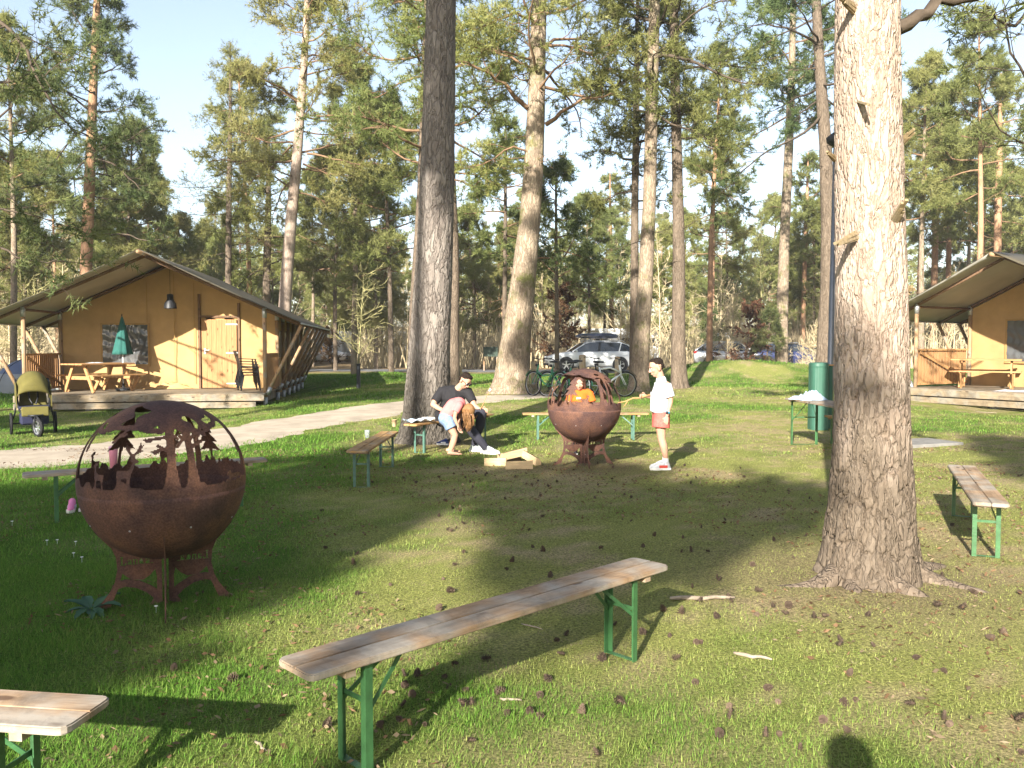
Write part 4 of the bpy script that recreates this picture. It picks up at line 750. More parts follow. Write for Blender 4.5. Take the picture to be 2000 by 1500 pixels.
BENCH_F = folding('folding_bench', 'yellowish bench standing behind the sunlit fire bowl', (1.28, 14.7), R(1), board='board_b', paint='green_b')
BENCH_G = bench_px('bench with pale green legs right of the foreground trunk', (1881, 913), (1931, 976), paint='green')
TABLE = folding('folding_table', 'folding table with crumpled cloths, half behind the foreground trunk', (4.90, 13.2), R(92), L=2.2, W=.5, H=.77, cat='table', group='folding tables')
del TABLE['group']
folding('folding_bench', 'bench under the folding table behind the foreground trunk', (5.45, 13.3), R(90), board='board_b')

# ------------------------------------------------------------------ the two fire bowls
def inpoly(px, py, poly):
    x = np.asarray(px); y = np.asarray(py); ins = np.zeros(x.shape, bool); n = len(poly)
    for i in range(n):
        x1, y1 = poly[i]; x2, y2 = poly[(i + 1) % n]
        if y1 == y2: continue
        c = ((y1 > y) != (y2 > y)) & (x < (x2 - x1) * (y - y1) / (y2 - y1) + x1); ins ^= c
    return ins
DEER = [(-.10, 0), (-.085, .17), (-.11, .24), (-.10, .33), (.05, .33), (.10, .36), (.13, .47), (.10, .50), (.09, .56), (.12, .545), (.15, .57), (.17, .52), (.22, .49), (.215, .465), (.175, .45), (.155, .36), (.13, .27), (.12, .17), (.135, 0), (.11, 0), (.095, .16), (.085, .0), (.065, 0), (.07, .2), (-.03, .2), (-.055, .13), (-.045, 0), (-.065, 0), (-.075, .1), (-.08, 0)]
STAG = DEER[:9] + [(.08, .58), (.03, .62), (-.02, .70), (-.03, .80), (.0, .72), (.03, .68), (.02, .78), (.05, .70), (.07, .64), (.11, .60), (.16, .64), (.18, .72), (.20, .84), (.215, .74), (.26, .76), (.215, .68), (.27, .66), (.20, .62), (.14, .57)] + DEER[10:]
SPRUCE = [(-.02, 0), (-.02, .30), (-.17, .27), (-.05, .42), (-.14, .42), (-.04, .56), (-.10, .57), (0, .80), (.10, .57), (.04, .56), (.14, .42), (.05, .42), (.17, .27), (.02, .30), (.02, 0)]
OAK = [(-.16, -.06), (-.09, .06), (-.055, .22), (-.05, .42), (-.06, .56), (-.12, .62), (.12, .64), (.055, .54), (.045, .42), (.05, .22), (.09, .06), (.15, -.06)]
FOX = [(-.14, 0), (-.12, .10), (-.22, .06), (-.24, .12), (-.12, .16), (.06, .16), (.10, .23), (.13, .20), (.19, .15), (.12, .12), (.10, 0), (.08, 0), (.06, .08), (-.06, .08), (-.10, 0)]
OAKN = [(x * .68, y) for x, y in OAK]; STEM = [(-.03, 0), (-.022, .7), (.022, .7), (.03, 0)]
BIRD = [(-.08, 0), (-.04, .02), (.0, .0), (.05, .03), (.10, .01), (.04, -.05), (-.02, -.05)]
BSP, NPH, NTH, RB = -6.0, 480, 118, .5
def dome_mask():
    ph = (np.arange(NPH) + .5) / NPH * 360; th = BSP + (np.arange(NTH) + .5) / NTH * (90 - BSP); PH, TH = np.meshgrid(ph, th); K = np.zeros(PH.shape, bool)
    # canopy round the top, ragged lower edge with pierced gaps
    low = 49 - 8 * np.cos(R(1) * PH) + 6 * (fbm(np.cos(R(1) * PH) * 2.2 + 5, np.sin(R(1) * PH) * 2.2, 4, 3) - .5) * 2 + 4 * np.sin(PH * R(7)) * (vn(PH / 31, PH * 0, 6) > .4)
    K |= TH > low
    gx_ = np.cos(R(1) * TH) * np.cos(R(1) * PH); gy_ = np.cos(R(1) * TH) * np.sin(R(1) * PH)
    hole = fbm(gx_ * 5.5 + 3, gy_ * 5.5 + 8, 15, 2); K &= ~((hole > .70) & (TH < 82))
    K |= (TH > low - .5) & (TH < low + 4)
    K |= TH < 1.6 + 3.5 * np.maximum(0, fbm(PH / 9, PH * 0, 21, 3) - .45) * 4      # grassy rim of the bowl
    K |= (np.abs(PH - 180) < 75) & (TH < 1 + 9 * np.clip(fbm(PH / 5, PH * 0, 33, 3) + .25 * np.abs(PH - 180) / 75 - .42, 0, 1) * 2.4)     # hedge on the far side
    sc = 57.3                                                                          # degrees per unit of R
    def stamp(poly, p0, t0, s, flip=1):
        X = ((PH - p0 + 180) % 360 - 180) / sc * np.cos(R(1) * np.clip(TH, 0, 60)) * flip / s; Y = (TH - t0) / sc / s; return inpoly(X, Y, poly)
    # azimuth is measured from the side that faces -Y, positive to the viewer's right
    for poly, p0, s, fl in ((OAKN, 6, 1.35, 1), (OAKN, 20, 1.25, 1), (DEER, -44, .60, -1), (STAG, -26, .74, 1), (FOX, 55, .7, -1), (OAKN, 100, 1.3, 1), (FOX, 120, .8, 1), (SPRUCE, 141, .95, 1), (STEM, 153, 1.2, 1), (STAG, 178, .78, -1), (SPRUCE, 214, 1.15, 1), (DEER, 236, .6, 1), (OAKN, -96, 1.3, 1), (FOX, -74, .5, 1)):
        K |= stamp(poly, p0, 0, s, fl)
    for p0, t0, s in ((-11, 36, .75), (-5, 27, .6), (-34, 40, .7)): K |= stamp([(q[0] * 1, q[1]) for q in BIRD], p0, t0, s)
    for pa, ta, pb_, tb in ((12, 36, -2, 47), (9, 24, -3, 31), (11, 30, 20, 40), (26, 33, 38, 46), (23, 30, 14, 38), (8, 38, -10, 36), (-84, 2, -80, 50), (84, 2, 80, 50), (72, 22, 77, 50), (-70, 26, -76, 50), (6, 30, -5, 27), (20, 34, 33, 42), (20, 28, 31, 33), (-40, 34, -30, 46), (98, 20, 108, 46), (-88, 20, -98, 46)):
        n = 60
        for q in range(n + 1):
            f = q / n; p = pa + (pb_ - pa) * f; t = ta + (tb - ta) * f; K |= (np.hypot(((PH - p + 180) % 360 - 180) * np.cos(R(1) * TH), TH - t) < 1.1 + (.9 * vn(q / 6., 0, int(abs(pa)) + 3) if abs(pa) > 50 else 0))
    return K
def bowl_meshes():
    K = dome_mask(); ph = np.arange(NPH + 1) / NPH * 2 * np.pi - math.pi / 2; th = R(1) * (BSP + np.arange(NTH + 1) / NTH * (90 - BSP)); Vs = []
    for rr in (RB, RB - .004): Vs.append(np.stack([rr * np.cos(th)[:, None] * np.cos(ph[:NPH])[None], rr * np.cos(th)[:, None] * np.sin(ph[:NPH])[None], np.repeat(rr * np.sin(th)[:, None], NPH, 1)], -1).reshape(-1, 3))
    V = np.concatenate(Vs); off = (NTH + 1) * NPH; i, j = np.nonzero(K); j2 = (j + 1) % NPH; a, b, c, d = i * NPH + j, i * NPH + j2, (i + 1) * NPH + j2, (i + 1) * NPH + j
    F = [np.c_[a, b, c, d], np.c_[a, d, c, b] + off]
    def rim(sel, p, q): F.append(np.c_[p[sel], q[sel], q[sel] + off, p[sel] + off][:, ::-1])
    up = np.zeros_like(K); up[:-1] = K[1:]; dn = np.zeros_like(K); dn[1:] = K[:-1]; lf = np.roll(K, 1, 1); rt = np.roll(K, -1, 1)
    rim(~up[i, j], d, c); rim(~dn[i, j], b, a); rim(~lf[i, j], a, d); rim(~rt[i, j], c, b)
    F = np.concatenate(F); u, inv = np.unique(F, return_inverse=True); o = np_mesh('pierced_dome', V[u], inv.reshape(F.shape), MAT['rust'])
    dome = o.data; bpy.data.objects.remove(o)
    mb = MB(); prof = [(RB * math.cos(R(t)) * (1 if t > -88 else .02), RB * math.sin(R(t))) for t in np.linspace(-90, BSP, 30)]; prof += [((RB - .005) * math.cos(R(t)), (RB - .005) * math.sin(R(t))) for t in np.linspace(BSP, -89, 30)]
    mb.lathe(prof, 72, cap=False); bowl = mb.mesh('bowl', True); bowl.materials.append(MAT['rust'])
    # one fin of the stand: x = outwards, y = up, letters cut through the plate
    W = {'L': [[(0, 0), (0, .08), (.1, .1), (.1, .9), (0, .92), (0, 1), (.38, 1), (.38, .92), (.26, .9), (.26, .1), (.5, .1), (.58, .3), (.66, .3), (.62, 0)]],
         'a': [[(.05, .12), (.12, .02), (.24, 0), (.34, .08), (.38, .02), (.52, 0), (.52, .08), (.47, .1), (.47, .5), (.40, .62), (.25, .66), (.08, .6), (.06, .44), (.16, .44), (.2, .55), (.3, .55), (.34, .42), (.14, .34), (.05, .24)]],
         'n': [[(0, 0), (0, .07), (.07, .09), (.07, .56), (0, .58), (0, .64), (.2, .66), (.2, .56), (.3, .65), (.44, .66), (.52, .56), (.52, .09), (.6, .07), (.6, 0), (.34, 0), (.34, .07), (.4, .09), (.4, .48), (.33, .55), (.2, .46), (.2, .09), (.27, .07), (.27, 0)]],
         'd': [[(.52, 0), (.36, .08), (.24, 0), (.1, .06), (.03, .22), (.03, .44), (.12, .6), (.26, .66), (.38, .6), (.38, .92), (.3, .94), (.3, 1), (.51, 1.02), (.51, .1), (.6, .08), (.6, .02)]],
         'l': [[(0, 0), (0, .07), (.08, .09), (.08, .92), (0, .94), (0, 1), (.22, 1.02), (.22, .09), (.3, .07), (.3, 0)]]}
    cu = bpy.data.curves.new('fin', 'CURVE'); cu.dimensions = '2D'; cu.fill_mode = 'BOTH'; cu.extrude = .004
    def spl(pts):
        sp = cu.splines.new('POLY'); sp.points.add(len(pts) - 1); sp.use_cyclic_u = True
        for q, (x, y) in zip(sp.points, pts): q.co = (x, y, 0, 1)
    zc = .81; arc = [(.49 * math.sin(R(t)), zc - .505 * math.cos(R(t)) if t < 47 else zc - .505 * math.cos(R(t))) for t in (54, 48, 42, 36, 30, 24, 18, 12, 6)]
    outer = [(.02, .02), (.10, .0), (.07, .05), (.11, .09), (.17, .125), (.235, .14), (.275, .13), (.30, .07), (.32, .02), (.42, -.005), (.37, .05), (.325, .11), (.295, .17), (.278, .25), (.285, .33), (.31, .39), (.355, .44), (.405, .50), (.415, .57)] + arc + [(.02, zc - .505)]
    spl(outer); spl([(.05, .19), (.05, .105), (.08, .13), (.15, .17), (.23, .185), (.262, .18), (.25, .225), (.2, .18), (.13, .175), (.09, .20), (.06, .235)])
    spl([(.30, .43), (.345, .465), (.385, .52), (.375, .535), (.315, .455), (.285, .46)][::-1])
    x = .262; s = .055
    for ch in 'Landal':
        for pl in W[ch]: spl([(x - px * s, .275 + py * s) for px, py in pl])
        x -= s * {'L': .72, 'a': .58, 'n': .66, 'd': .66, 'l': .36}[ch]
    spl([(.235, .352), (.215, .349), (.20, .356), (.18, .345), (.15, .352), (.13, .349), (.15, .362), (.175, .36), (.19, .372), (.21, .362)])
    ob = bpy.data.objects.new('fin', cu); COL.objects.link(ob); bpy.context.view_layer.update()
    fin = bpy.data.meshes.new_from_object(ob.evaluated_get(bpy.context.evaluated_depsgraph_get())); bpy.data.objects.remove(ob)
    fin.transform(Matrix.Rotation(R(90), 4, 'X')); fin.materials.clear(); fin.materials.append(MAT['rust'])
    return dome, bowl, fin, zc
DOME, BOWL, FIN, ZC = bowl_meshes()
def fire_bowl(label, x, y, spin, dspin):
    root = thing('fire_bowl', label, 'fire bowl', (x, y, T(x, y)), spin, 'rusty fire bowls')
    o = link('bowl', BOWL, None, root); o.location.z = ZC; o = link('pierced_dome', DOME, None, root); o.location.z = ZC; o.rotation_euler.z = dspin
    for k in range(4):
        o = link('stand_fin', FIN, None, root); o.rotation_euler.z = R(90 * k)
    for k in range(8):
        a = R(k * 45 + 20); o = MB().lathe([(.006, 0), (.006, .004), (.002, .006)], 8, (.47 * math.cos(a) * .93, .47 * math.sin(a) * .93, ZC - .24), (Vector((math.cos(a), math.sin(a), -.55))).to_track_quat('Z', 'Y').to_matrix()).build('bolt', MAT['steel'], root)
    mb = MB(); mb.lathe([(.02, -.43), (.25, -.40), (.24, -.385), (.02, -.37)], 24); ash = mb.build('ash_bed', mat('ash', (.10, .09, .085), 1, .5, 14, bump=.6, bscale=40), root, True); ash.location.z = ZC
    return root
NEAR_BOWL = fire_bowl('rusty pierced globe fire bowl in the shade at left', -2.22, 5.35, R(22), R(0))
FAR_BOWL = fire_bowl('rusty pierced globe fire bowl in sunlight beside the boy', .98, 11.45, R(6), R(114))
FAR_BOWL.location.z += .03

# ------------------------------------------------------------------ safari tents
def safari_tent(label, c, rz, hw, L, zpk, porch=2.4, side=1, deckz=.42, full=True, z0=0, x_ridge=0.0):
    root = thing('safari_tent', label, 'tent', (c[0], c[1], z0), rz, 'safari tents')
    zp = 2.66; sl = (zpk - zp) / hw; ev = hw + 1.0; ze = zpk - sl * ev; y0 = -.55; ex = .02
    def roofz(x): return zpk - sl * abs(x)
    for s in (-1, 1):                                  # two roof planes with a little sag between the rafters
        nxr, nyr = 10, 26; V = []; F = []
        for i in range(nxr + 1):
            for j in range(nyr + 1):
                x = s * ev * i / nxr; y = y0 + (L + .9) * j / nyr; sag = .045 * abs(math.sin(math.pi * (y + .0) / 1.6)) * math.sin(math.pi * i / nxr)
                V.append((x, y, roofz(x) - sag + .03))
        for i in range(nxr):
            for j in range(nyr): a = i * (nyr + 1) + j; q = (a, a + 1, a + nyr + 2, a + nyr + 1); F.append(q if s < 0 else q[::-1])
        o = MB().add(V, F).build('roof_sheet', MAT['roof'], root, True); o.data.materials.append(MAT['rooftop'])
        sm_ = o.modifiers.new('s', 'SOLIDIFY'); sm_.thickness = .012; sm_.offset = 1; sm_.material_offset = 1; sm_.material_offset_rim = 0
        # check the normals point up so that the pale face is on top
        if o.data.polygons[0].normal.z < 0: o.data.flip_normals()
        mb = MB(); mb.tube([(s * ev, y0, ze + .02), (s * ev, y0 + L + .9, ze + .02)], .022, 8); mb.build('eave_rail', MAT['steel'], root, True)
    MB().tube([(0, y0 - .05, zpk - .03), (0, y0 + L + .9, zpk - .03)], .05, 8).build('ridge_pole', MAT['pole'], root, True)
    ys = [0.0] + [porch + (L - porch) * k / 5 for k in range(6)]
    for k, y in enumerate(ys):
        for s in (-1, 1):
            a = Vector((0, y, zpk - .08)); b = Vector((s * ev, y, ze - .05)); MB().tube([a, b], .042, 8).build('rafter', MAT['pole_d'], root, True)
            px = s * hw; o = MB().tube([(px, y, .02), (px, y, zp - .06)], .052, 10).build('post', MAT['pole'], root, True)
            MB().tube([(px, y, zp - .28), (px, y, zp - .03)], .06, 10).build('post_sleeve', MAT['steel'], root, True); MB().tube([(px, y, -.02), (px, y, .30)], .058, 10).build('post_shoe', MAT['steel'], root, True)
            MB().tube([(px + s * .06, y - .03, .40), (s * (ev - .06), y - .03, ze - .02)], .046, 9).build('brace', MAT['pole'], root, True)
            MB().tube([(px + s * .05, y - .03, .36), (px + s * .14, y - .03, .56)], .055, 9).build('brace_shoe', MAT['steel'], root, True)
        if k < 2:
            for s in (-1, 1): MB().tube([(s * hw, y, zp - .1), (s * hw, min(y + porch, L), zp - .1)], .035, 8).build('beam', MAT['pole_d'], root, True)
    # deck
    dk = thing_part('deck', root); npl = int((porch + .45) / .145)
    for k in range(npl): MB().box((0, -.42 + .145 * (k + .5), deckz - .014), (2 * hw + .1, .139, .028)).build('plank', MAT['deck'], dk)
    MB().box((-.03, -.45, deckz - .10), (2 * hw + .12, .045, .165)).build('fascia_board', MAT['deck'], dk)
    MB().box((-.12, -.50, deckz - .285), (2 * hw - .1, .045, .145)).build('fascia_board', MAT['deck'], dk)
    MB().box((0, L / 2 + .3, deckz - .16), (2 * hw - .1, L + .4, .2)).build('floor_frame', MAT['deck'], dk)
    for x in np.linspace(-hw + .3, hw - .3, 5): MB().box((x, -.25, .08), (.16, .16, .2)).build('foundation_block', MAT['block'], dk)
    # canvas walls: front gable with a slight billow, sides, back
    yw = porch; n = 34; V = []; F = []
    def wz(x): return roofz(x) - .13
    dx0, dx1, dz1 = (.83, 1.86, deckz + 2.02) if hw > 2.6 else (9, 9.1, 2)
    xs = sorted(set(list(np.linspace(-hw + .05, hw - .05, n)) + [dx0, dx1] * (hw > 2.6)))
    nz = 16
    for x in xs:
        for k in range(nz + 1):
            z = deckz + (wz(x) - deckz) * k / nz; bl = .05 * math.sin(x * 2.3 + 1) * math.sin(math.pi * k / nz) + .025 * math.sin(x * 9 + z * 3) * (1 - k / nz) ** 2 + .04 * math.exp(-((z - deckz) / .15) ** 2) * math.sin(x * 5)
            V.append((x, yw + bl * .8, z))
    for i in range(len(xs) - 1):
        for k in range(nz):
            if hw > 2.6 and xs[i] >= dx0 - 1e-6 and xs[i + 1] <= dx1 + 1e-6 and deckz + (wz(xs[i]) - deckz) * (k + .5) / nz < dz1: continue
            a = i * (nz + 1) + k; F.append((a, a + nz + 1, a + nz + 2, a + 1))
    MB().add(V, F).build('gable_wall', MAT['canvas'], root, True)
    for s in (-1, 1):
        V = []; F = []; m = 40
        for i in range(m + 1):
            y = yw + (L - yw) * i / m
            for k in range(9): V.append((s * (hw - .05) + s * .02 * math.sin(y * 4 + k), y, .25 + (wz(hw) - .25) * k / 8))
        for i in range(m):
            for k in range(8): a = i * 9 + k; F.append((a, a + 9, a + 10, a + 1))
        MB().add(V, F).build('side_wall', MAT['canvas'], root, True)
    MB().slab([(-hw + .05, .3), (hw - .05, .3), (hw - .05, wz(hw)), (0, wz(0)), (-hw + .05, wz(hw))], .01, Matrix.Translation((0, L, 0)) @ Matrix.Rotation(R(90), 4, 'X')).build('back_wall', MAT['canvas'], root)
    for x in (-.62 if hw > 2.6 else -.3, .12, .66):
        if abs(x) < hw: MB().box((x, yw - .045, (deckz + wz(x)) / 2), (.018, .006, wz(x) - deckz - .3)).build('seam', MAT['seam'], root)
    # front window: clear crumpled foil in a canvas frame
    wx0, wx1, wz0, wz1 = (-1.82, -.60, 1.12, 2.24) if hw > 2.6 else (-hw + 1.08, -hw + 2.3, 1.1, 2.2)
    V = []; F = []; m = 30
    for i in range(m + 1):
        for k in range(m + 1):
            u, v = i / m, k / m; V.append((wx0 + (wx1 - wx0) * u, yw - .075 + .012 * math.sin(u * 40 + math.sin(v * 9) * 3) * math.sin(u * 3.14) ** .5 + .008 * math.sin(v * 23 + u * 7), wz0 + (wz1 - wz0) * v))
    for i in range(m):
        for k in range(m): a = i * (m + 1) + k; F.append((a, a + m + 1, a + m + 2, a + 1))
    win = MB().add(V, F).build('window', MAT['foil'], root, True)
    for (x, z, w_, h_) in (((wx0 + wx1) / 2, wz1 + .02, wx1 - wx0 + .1, .05), ((wx0 + wx1) / 2, wz0 - .02, wx1 - wx0 + .1, .05), (wx0 - .02, (wz0 + wz1) / 2, .05, wz1 - wz0 + .0), (wx1 + .02, (wz0 + wz1) / 2, .05, wz1 - wz0 + .0)): MB().box((x, yw - .07, z), (w_, .02, h_)).build('frame', MAT['seam'], win)
    if hw > 2.6:                                       # plank door with strap hinges
        dr = thing_part('door', root); npk = 7
        for k in range(npk): MB().box((dx0 + .03 + (dx1 - dx0 - .06) * (k + .5) / npk, yw - .05, deckz + 1.0), ((dx1 - dx0 - .06) / npk - .005, .035, 1.96)).build('plank', MAT['pinez'], dr)
        for z in (deckz + .14, deckz + 1.02, deckz + 1.84): MB().box((dx1 - .16, yw - .078, z), (.34, .008, .035)).build('hinge', MAT['steel'], dr)
        MB().box((dx0 + .12, yw - .08, deckz + 1.07), (.05, .012, .16)).bar((dx0 + .12, yw - .11, deckz + 1.10), (dx0 + .25, yw - .11, deckz + 1.10), .02, .02).build('handle', MAT['steel'], dr)
        for x in (dx0 - .03, dx1 + .03): MB().box((x, yw - .05, deckz + 1.35), (.06, .07, 2.7 if x < 1.2 else 2.2)).build('frame', MAT['pole_d'], dr)
        MB().box(((dx0 + dx1) / 2, yw - .05, deckz + 2.06), (dx1 - dx0, .06, .06)).build('frame', MAT['pole_d'], dr)
        for k in range(5):                             # clear side windows between the posts
            ya = yw + .35 + (L - yw) / 5 * k; MB().box((hw - .02, ya + .45, 1.7), (.01, .62, .8)).build('side_window', MAT['foil'], root)
    # railings left and right of the porch
    for s in (-1, 1):
        if not full and s > 0: continue
        rl = thing_part('railing', root); x = s * hw; ya, yb = .09, porch - .09; MB().bar((x, ya, deckz + 1.0), (x, yb, deckz + 1.0), .05, .05).build('rail', MAT['pine'], rl); MB().bar((x, ya, deckz + .08), (x, yb, deckz + .08), .05, .05).build('rail', MAT['pine'], rl)
        nb = 17
        for k in range(nb):
            y = ya + (yb - ya) * (k + .5) / nb; MB().box((x + s * .036, y, deckz + .53), (.02, (yb - ya) / nb - .034, .94)).build('slat', MAT['pinez'], rl)
        MB().bar((x - s * .035, ya + .05, deckz + .93), (x - s * .035, yb - .05, deckz + .16), .022, .07).build('diagonal_rail', MAT['pine'], rl)
    return root
def thing_part(name, parent):
    o = bpy.data.objects.new(name, None); COL.objects.link(o); o.parent = parent; o.empty_display_size = .05; return o
MAT['pole_d'] = wood_mat('dark_pole', (.10, .055, .03), (.20, .12, .07), axis='Z'); MAT['seam'] = mat('canvas_hem', (.36, .22, .08), .85, .1, 4); MAT['block'] = mat('concrete', (.35, .34, .32), .95, .15, 10)
MAT['foil'] = glass_mat('window_foil', (.10, .105, .11), .12, .12)
LT = safari_tent('mustard canvas safari tent with open porch at left', (-9.4, 21.75), R(8), 2.95, 9.0, 4.02)
RTP = Vector((10.8, 22.6, 0)); RA = Vector((math.sin(R(60)), math.cos(R(60)), 0)); RR_ = Vector((math.cos(R(60)), -math.sin(R(60)), 0)); RC = RTP + RR_ * 2.3
RT = safari_tent('mustard canvas safari tent cut off by the right edge', (RC.x, RC.y), R(-60), 2.3, 7.5, 3.74, z0=.12)
def picnic_table(label, loc, rz, L=1.7):
    root = thing('picnic_table', label, 'picnic table', loc, rz, 'wooden picnic tables on the porches')
    for k in range(6): MB().box((0, -.36 + .145 * k, .735), (L, .132, .038), bev=.004).build('plank', MAT['pine'], root)
    for s in (-1, 1):
        bn = thing_part('seat', root)
        for k in range(2): MB().box((0, s * (.66 + .14 * k), .44), (L, .13, .038), bev=.004).build('plank', MAT['pine'], bn)
        for x in (-L / 2 + .22, L / 2 - .22):
            MB().bar((x, s * .22, .715), (x, s * .58, .0), .04, .09, (0, 1, 0)).build('leg', MAT['pine'], root); MB().bar((x + .045, s * .80, .41), (x + .045, s * .5, .0), .036, .08, (0, 1, 0)).build('leg', MAT['pine'], root)
    for x in (-L / 2 + .262, L / 2 - .262): MB().box((x, 0, .375), (.04, 1.52, .09)).build('crossbeam', MAT['pine'], root); MB().box((x - .084 * (1 if x > 0 else -1) * 0 - .0, 0, .69), (.04, .80, .06)).build('crossbeam', MAT['pine'], root)
    return root
def on_tent(root, x, y, z):
    a = root.rotation_euler.z; l = root.location; return (l.x + x * math.cos(a) - y * math.sin(a), l.y + x * math.sin(a) + y * math.cos(a), l.z + z)
PT1 = picnic_table('wooden picnic table on the deck of the left tent', on_tent(LT, -1.55, 1.15, .425), R(62), 1.6)
PT2 = picnic_table('wooden picnic table on the deck of the right tent', on_tent(RT, -1.1, 1.2, .425), R(-32), 1.6)
# closed parasol standing in the table
pr = thing('parasol', 'closed dark green parasol in front of the tent window', 'parasol', on_tent(LT, -1.05, 1.55, .43), 0)
MB().tube([(0, 0, 0), (0, 0, 1.35)], .018, 8).build('pole', MAT['white'], pr, True); mb = MB(); V = []; F = []; n = 24
for i in range(13):
    f = i / 12
    for k in range(n): a = 2 * math.pi * k / n; r = (.215 * (1 - f) ** .8 + .012) * (1 + .28 * math.cos(8 * a) * (1 - f)); V.append((r * math.cos(a), r * math.sin(a), .98 + f * 1.05))
for i in range(12):
    for k in range(n): F.append((i * n + k, i * n + (k + 1) % n, (i + 1) * n + (k + 1) % n, (i + 1) * n + k))
F.append(tuple(range(n - 1, -1, -1))); F.append(tuple(12 * n + k for k in range(n)))
mb.add(V, F).build('cover', mat('green_parasol_cloth', (.02, .10, .085), .85, .2, 6), pr, True); MB().lathe([(.015, 2.02), (.02, 2.05), (.006, 2.09)], 10).build('finial', MAT['dark'], pr, True)
MB().lathe([(.2, 0), (.2, .05), (.04, .08), (.03, .2)], 16).build('base', MAT['dark'], pr)
# pendant lamp over the porch
lp = thing('pendant_lamp', 'black bell-shaped lamp hanging under the porch roof', 'lamp', on_tent(LT, .28, 1.3, 2.66), 0)
MB().lathe([(.17, 0), (.165, .03), (.15, .14), (.10, .22), (.085, .26), (.085, .38), (.02, .40), (.02, .385), (.07, .36), (.07, .25), (.13, .13), (.155, .03)], 24, cap=False).build('shade', MAT['dark'], lp, True)
MB().lathe([(.03, .05), (.045, .09), (.03, .16), (.012, .2)], 12).build('bulb', MAT['white'], lp, True); MB().tube([(0, 0, .39), (0, 0, 1.17)], .006, 6).build('cord', MAT['dark'], lp)
# stacked plastic chairs
def chair(label, loc, rz, up):
    root = thing('plastic_chair', label, 'chair', (loc[0], loc[1], loc[2] + up), rz, 'stacked plastic chairs'); D = MAT['dark']
    MB().box((0, 0, .42), (.42, .42, .02), bev=.006).build('seat', D, root)
    bk = thing_part('backrest', root)
    for k in range(5): MB().bar((-.16 + .08 * k, .19, .42), (-.16 + .08 * k, .31, .84), .045, .014, (0, 1, 0)).build('slat', D, bk)
    MB().bar((-.2, .31, .85), (.2, .31, .85), .02, .06).build('top_rail', D, bk)
    for sx in (-1, 1):
        MB().bar((sx * .20, -.19, .63), (sx * .24, -.24, 0), .04, .03, (0, 1, 0)).build('leg', D, root); MB().bar((sx * .19, .18, .43), (sx * .23, .27, 0), .04, .03, (0, 1, 0)).build('leg', D, root)
        MB().bar((sx * .21, -.22, .64), (sx * .2, .25, .66), .05, .02).build('armrest', D, root)
    return root
for k, lab in enumerate(('bottom chair of the black stack beside the tent door', 'second chair from below in the black stack beside the door', 'third chair from below in the black stack beside the door', 'topmost chair of the black stack beside the tent door')):
    p = on_tent(LT, 2.38 - .03 * k, 1.05 + .04 * k, .425); chair(lab, p, R(118), .07 * k)
# ------------------------------------------------------------------ people: capsules fused into one skin
def blob(name, parts, mat_, parent, voxel=.007, smooth=4, kind=None, factor=.5, dec=.22):
    mb = MB()
    for p in parts:
        if p[0] == 'c': mb.cap(p[1], p[2], p[3], p[4])
        elif p[0] == 'e': mb.ell(p[1], p[2], p[3] if len(p) > 3 else None)
        elif p[0] == 'f':                              # flat-ended cone: hems
            a, b = Vector(p[1]), Vector(p[3]); d = b - a; mb.lathe([(p[2], 0), (p[4], d.length)], 16, a, d.to_track_quat('Z', 'Y').to_matrix())
    me = mb.mesh(name); ob = bpy.data.objects.new(name, me); COL.objects.link(ob)
    m = ob.modifiers.new('r', 'REMESH'); m.mode = 'VOXEL'; m.voxel_size = voxel; m.use_smooth_shade = True; s = ob.modifiers.new('s', 'SMOOTH'); s.factor = factor; s.iterations = smooth; dm = ob.modifiers.new('d', 'DECIMATE'); dm.ratio = dec
    bpy.context.view_layer.update(); out = bpy.data.meshes.new_from_object(ob.evaluated_get(bpy.context.evaluated_depsgraph_get())); bpy.data.objects.remove(ob)
    out.materials.clear(); return link(name, out, mat_, parent, kind)
def V3(*a): return Vector(a)
def chain(pts): return [('c', pts[i][0], pts[i][1], pts[i + 1][0], pts[i + 1][1]) for i in range(len(pts) - 1)]
def hand(wr, d, side, nrm, s=1.0, curl=.5):
    """wrist, finger direction, thumb side, palm normal (fingers curl towards it)"""
    d = Vector(d).normalized(); sd = Vector(side); sd = (sd - d * sd.dot(d)).normalized(); nm = Vector(nrm); nm = (nm - d * nm.dot(d) - sd * nm.dot(sd)).normalized(); wr = Vector(wr); out = []
    for k in range(4):
        o = (k - 1.5) * .018 * s; kn = wr + d * .078 * s + sd * -o; out.append(('c', wr + d * .012 * s - sd * o * .6, .013 * s, kn, .0105 * s)); L = (.040, .046, .043, .033)[k] * s
        d1 = (d * math.cos(curl) + nm * math.sin(curl)); d2 = (d * math.cos(curl * 2.1) + nm * math.sin(curl * 2.1)); p1 = kn + d1 * L; out.append(('c', kn, .0098 * s, p1, .0085 * s)); out.append(('c', p1, .0085 * s, p1 + d2 * L * .8, .0070 * s))
    t0 = wr + d * .025 * s + sd * .024 * s; t1 = t0 + (d * .5 + sd * .75 + nm * .2).normalized() * .036 * s; out.append(('c', t0, .0125 * s, t1, .0098 * s)); out.append(('c', t1, .0098 * s, t1 + (d * .85 + sd * .1 + nm * .45).normalized() * .032 * s, .0078 * s)); return out
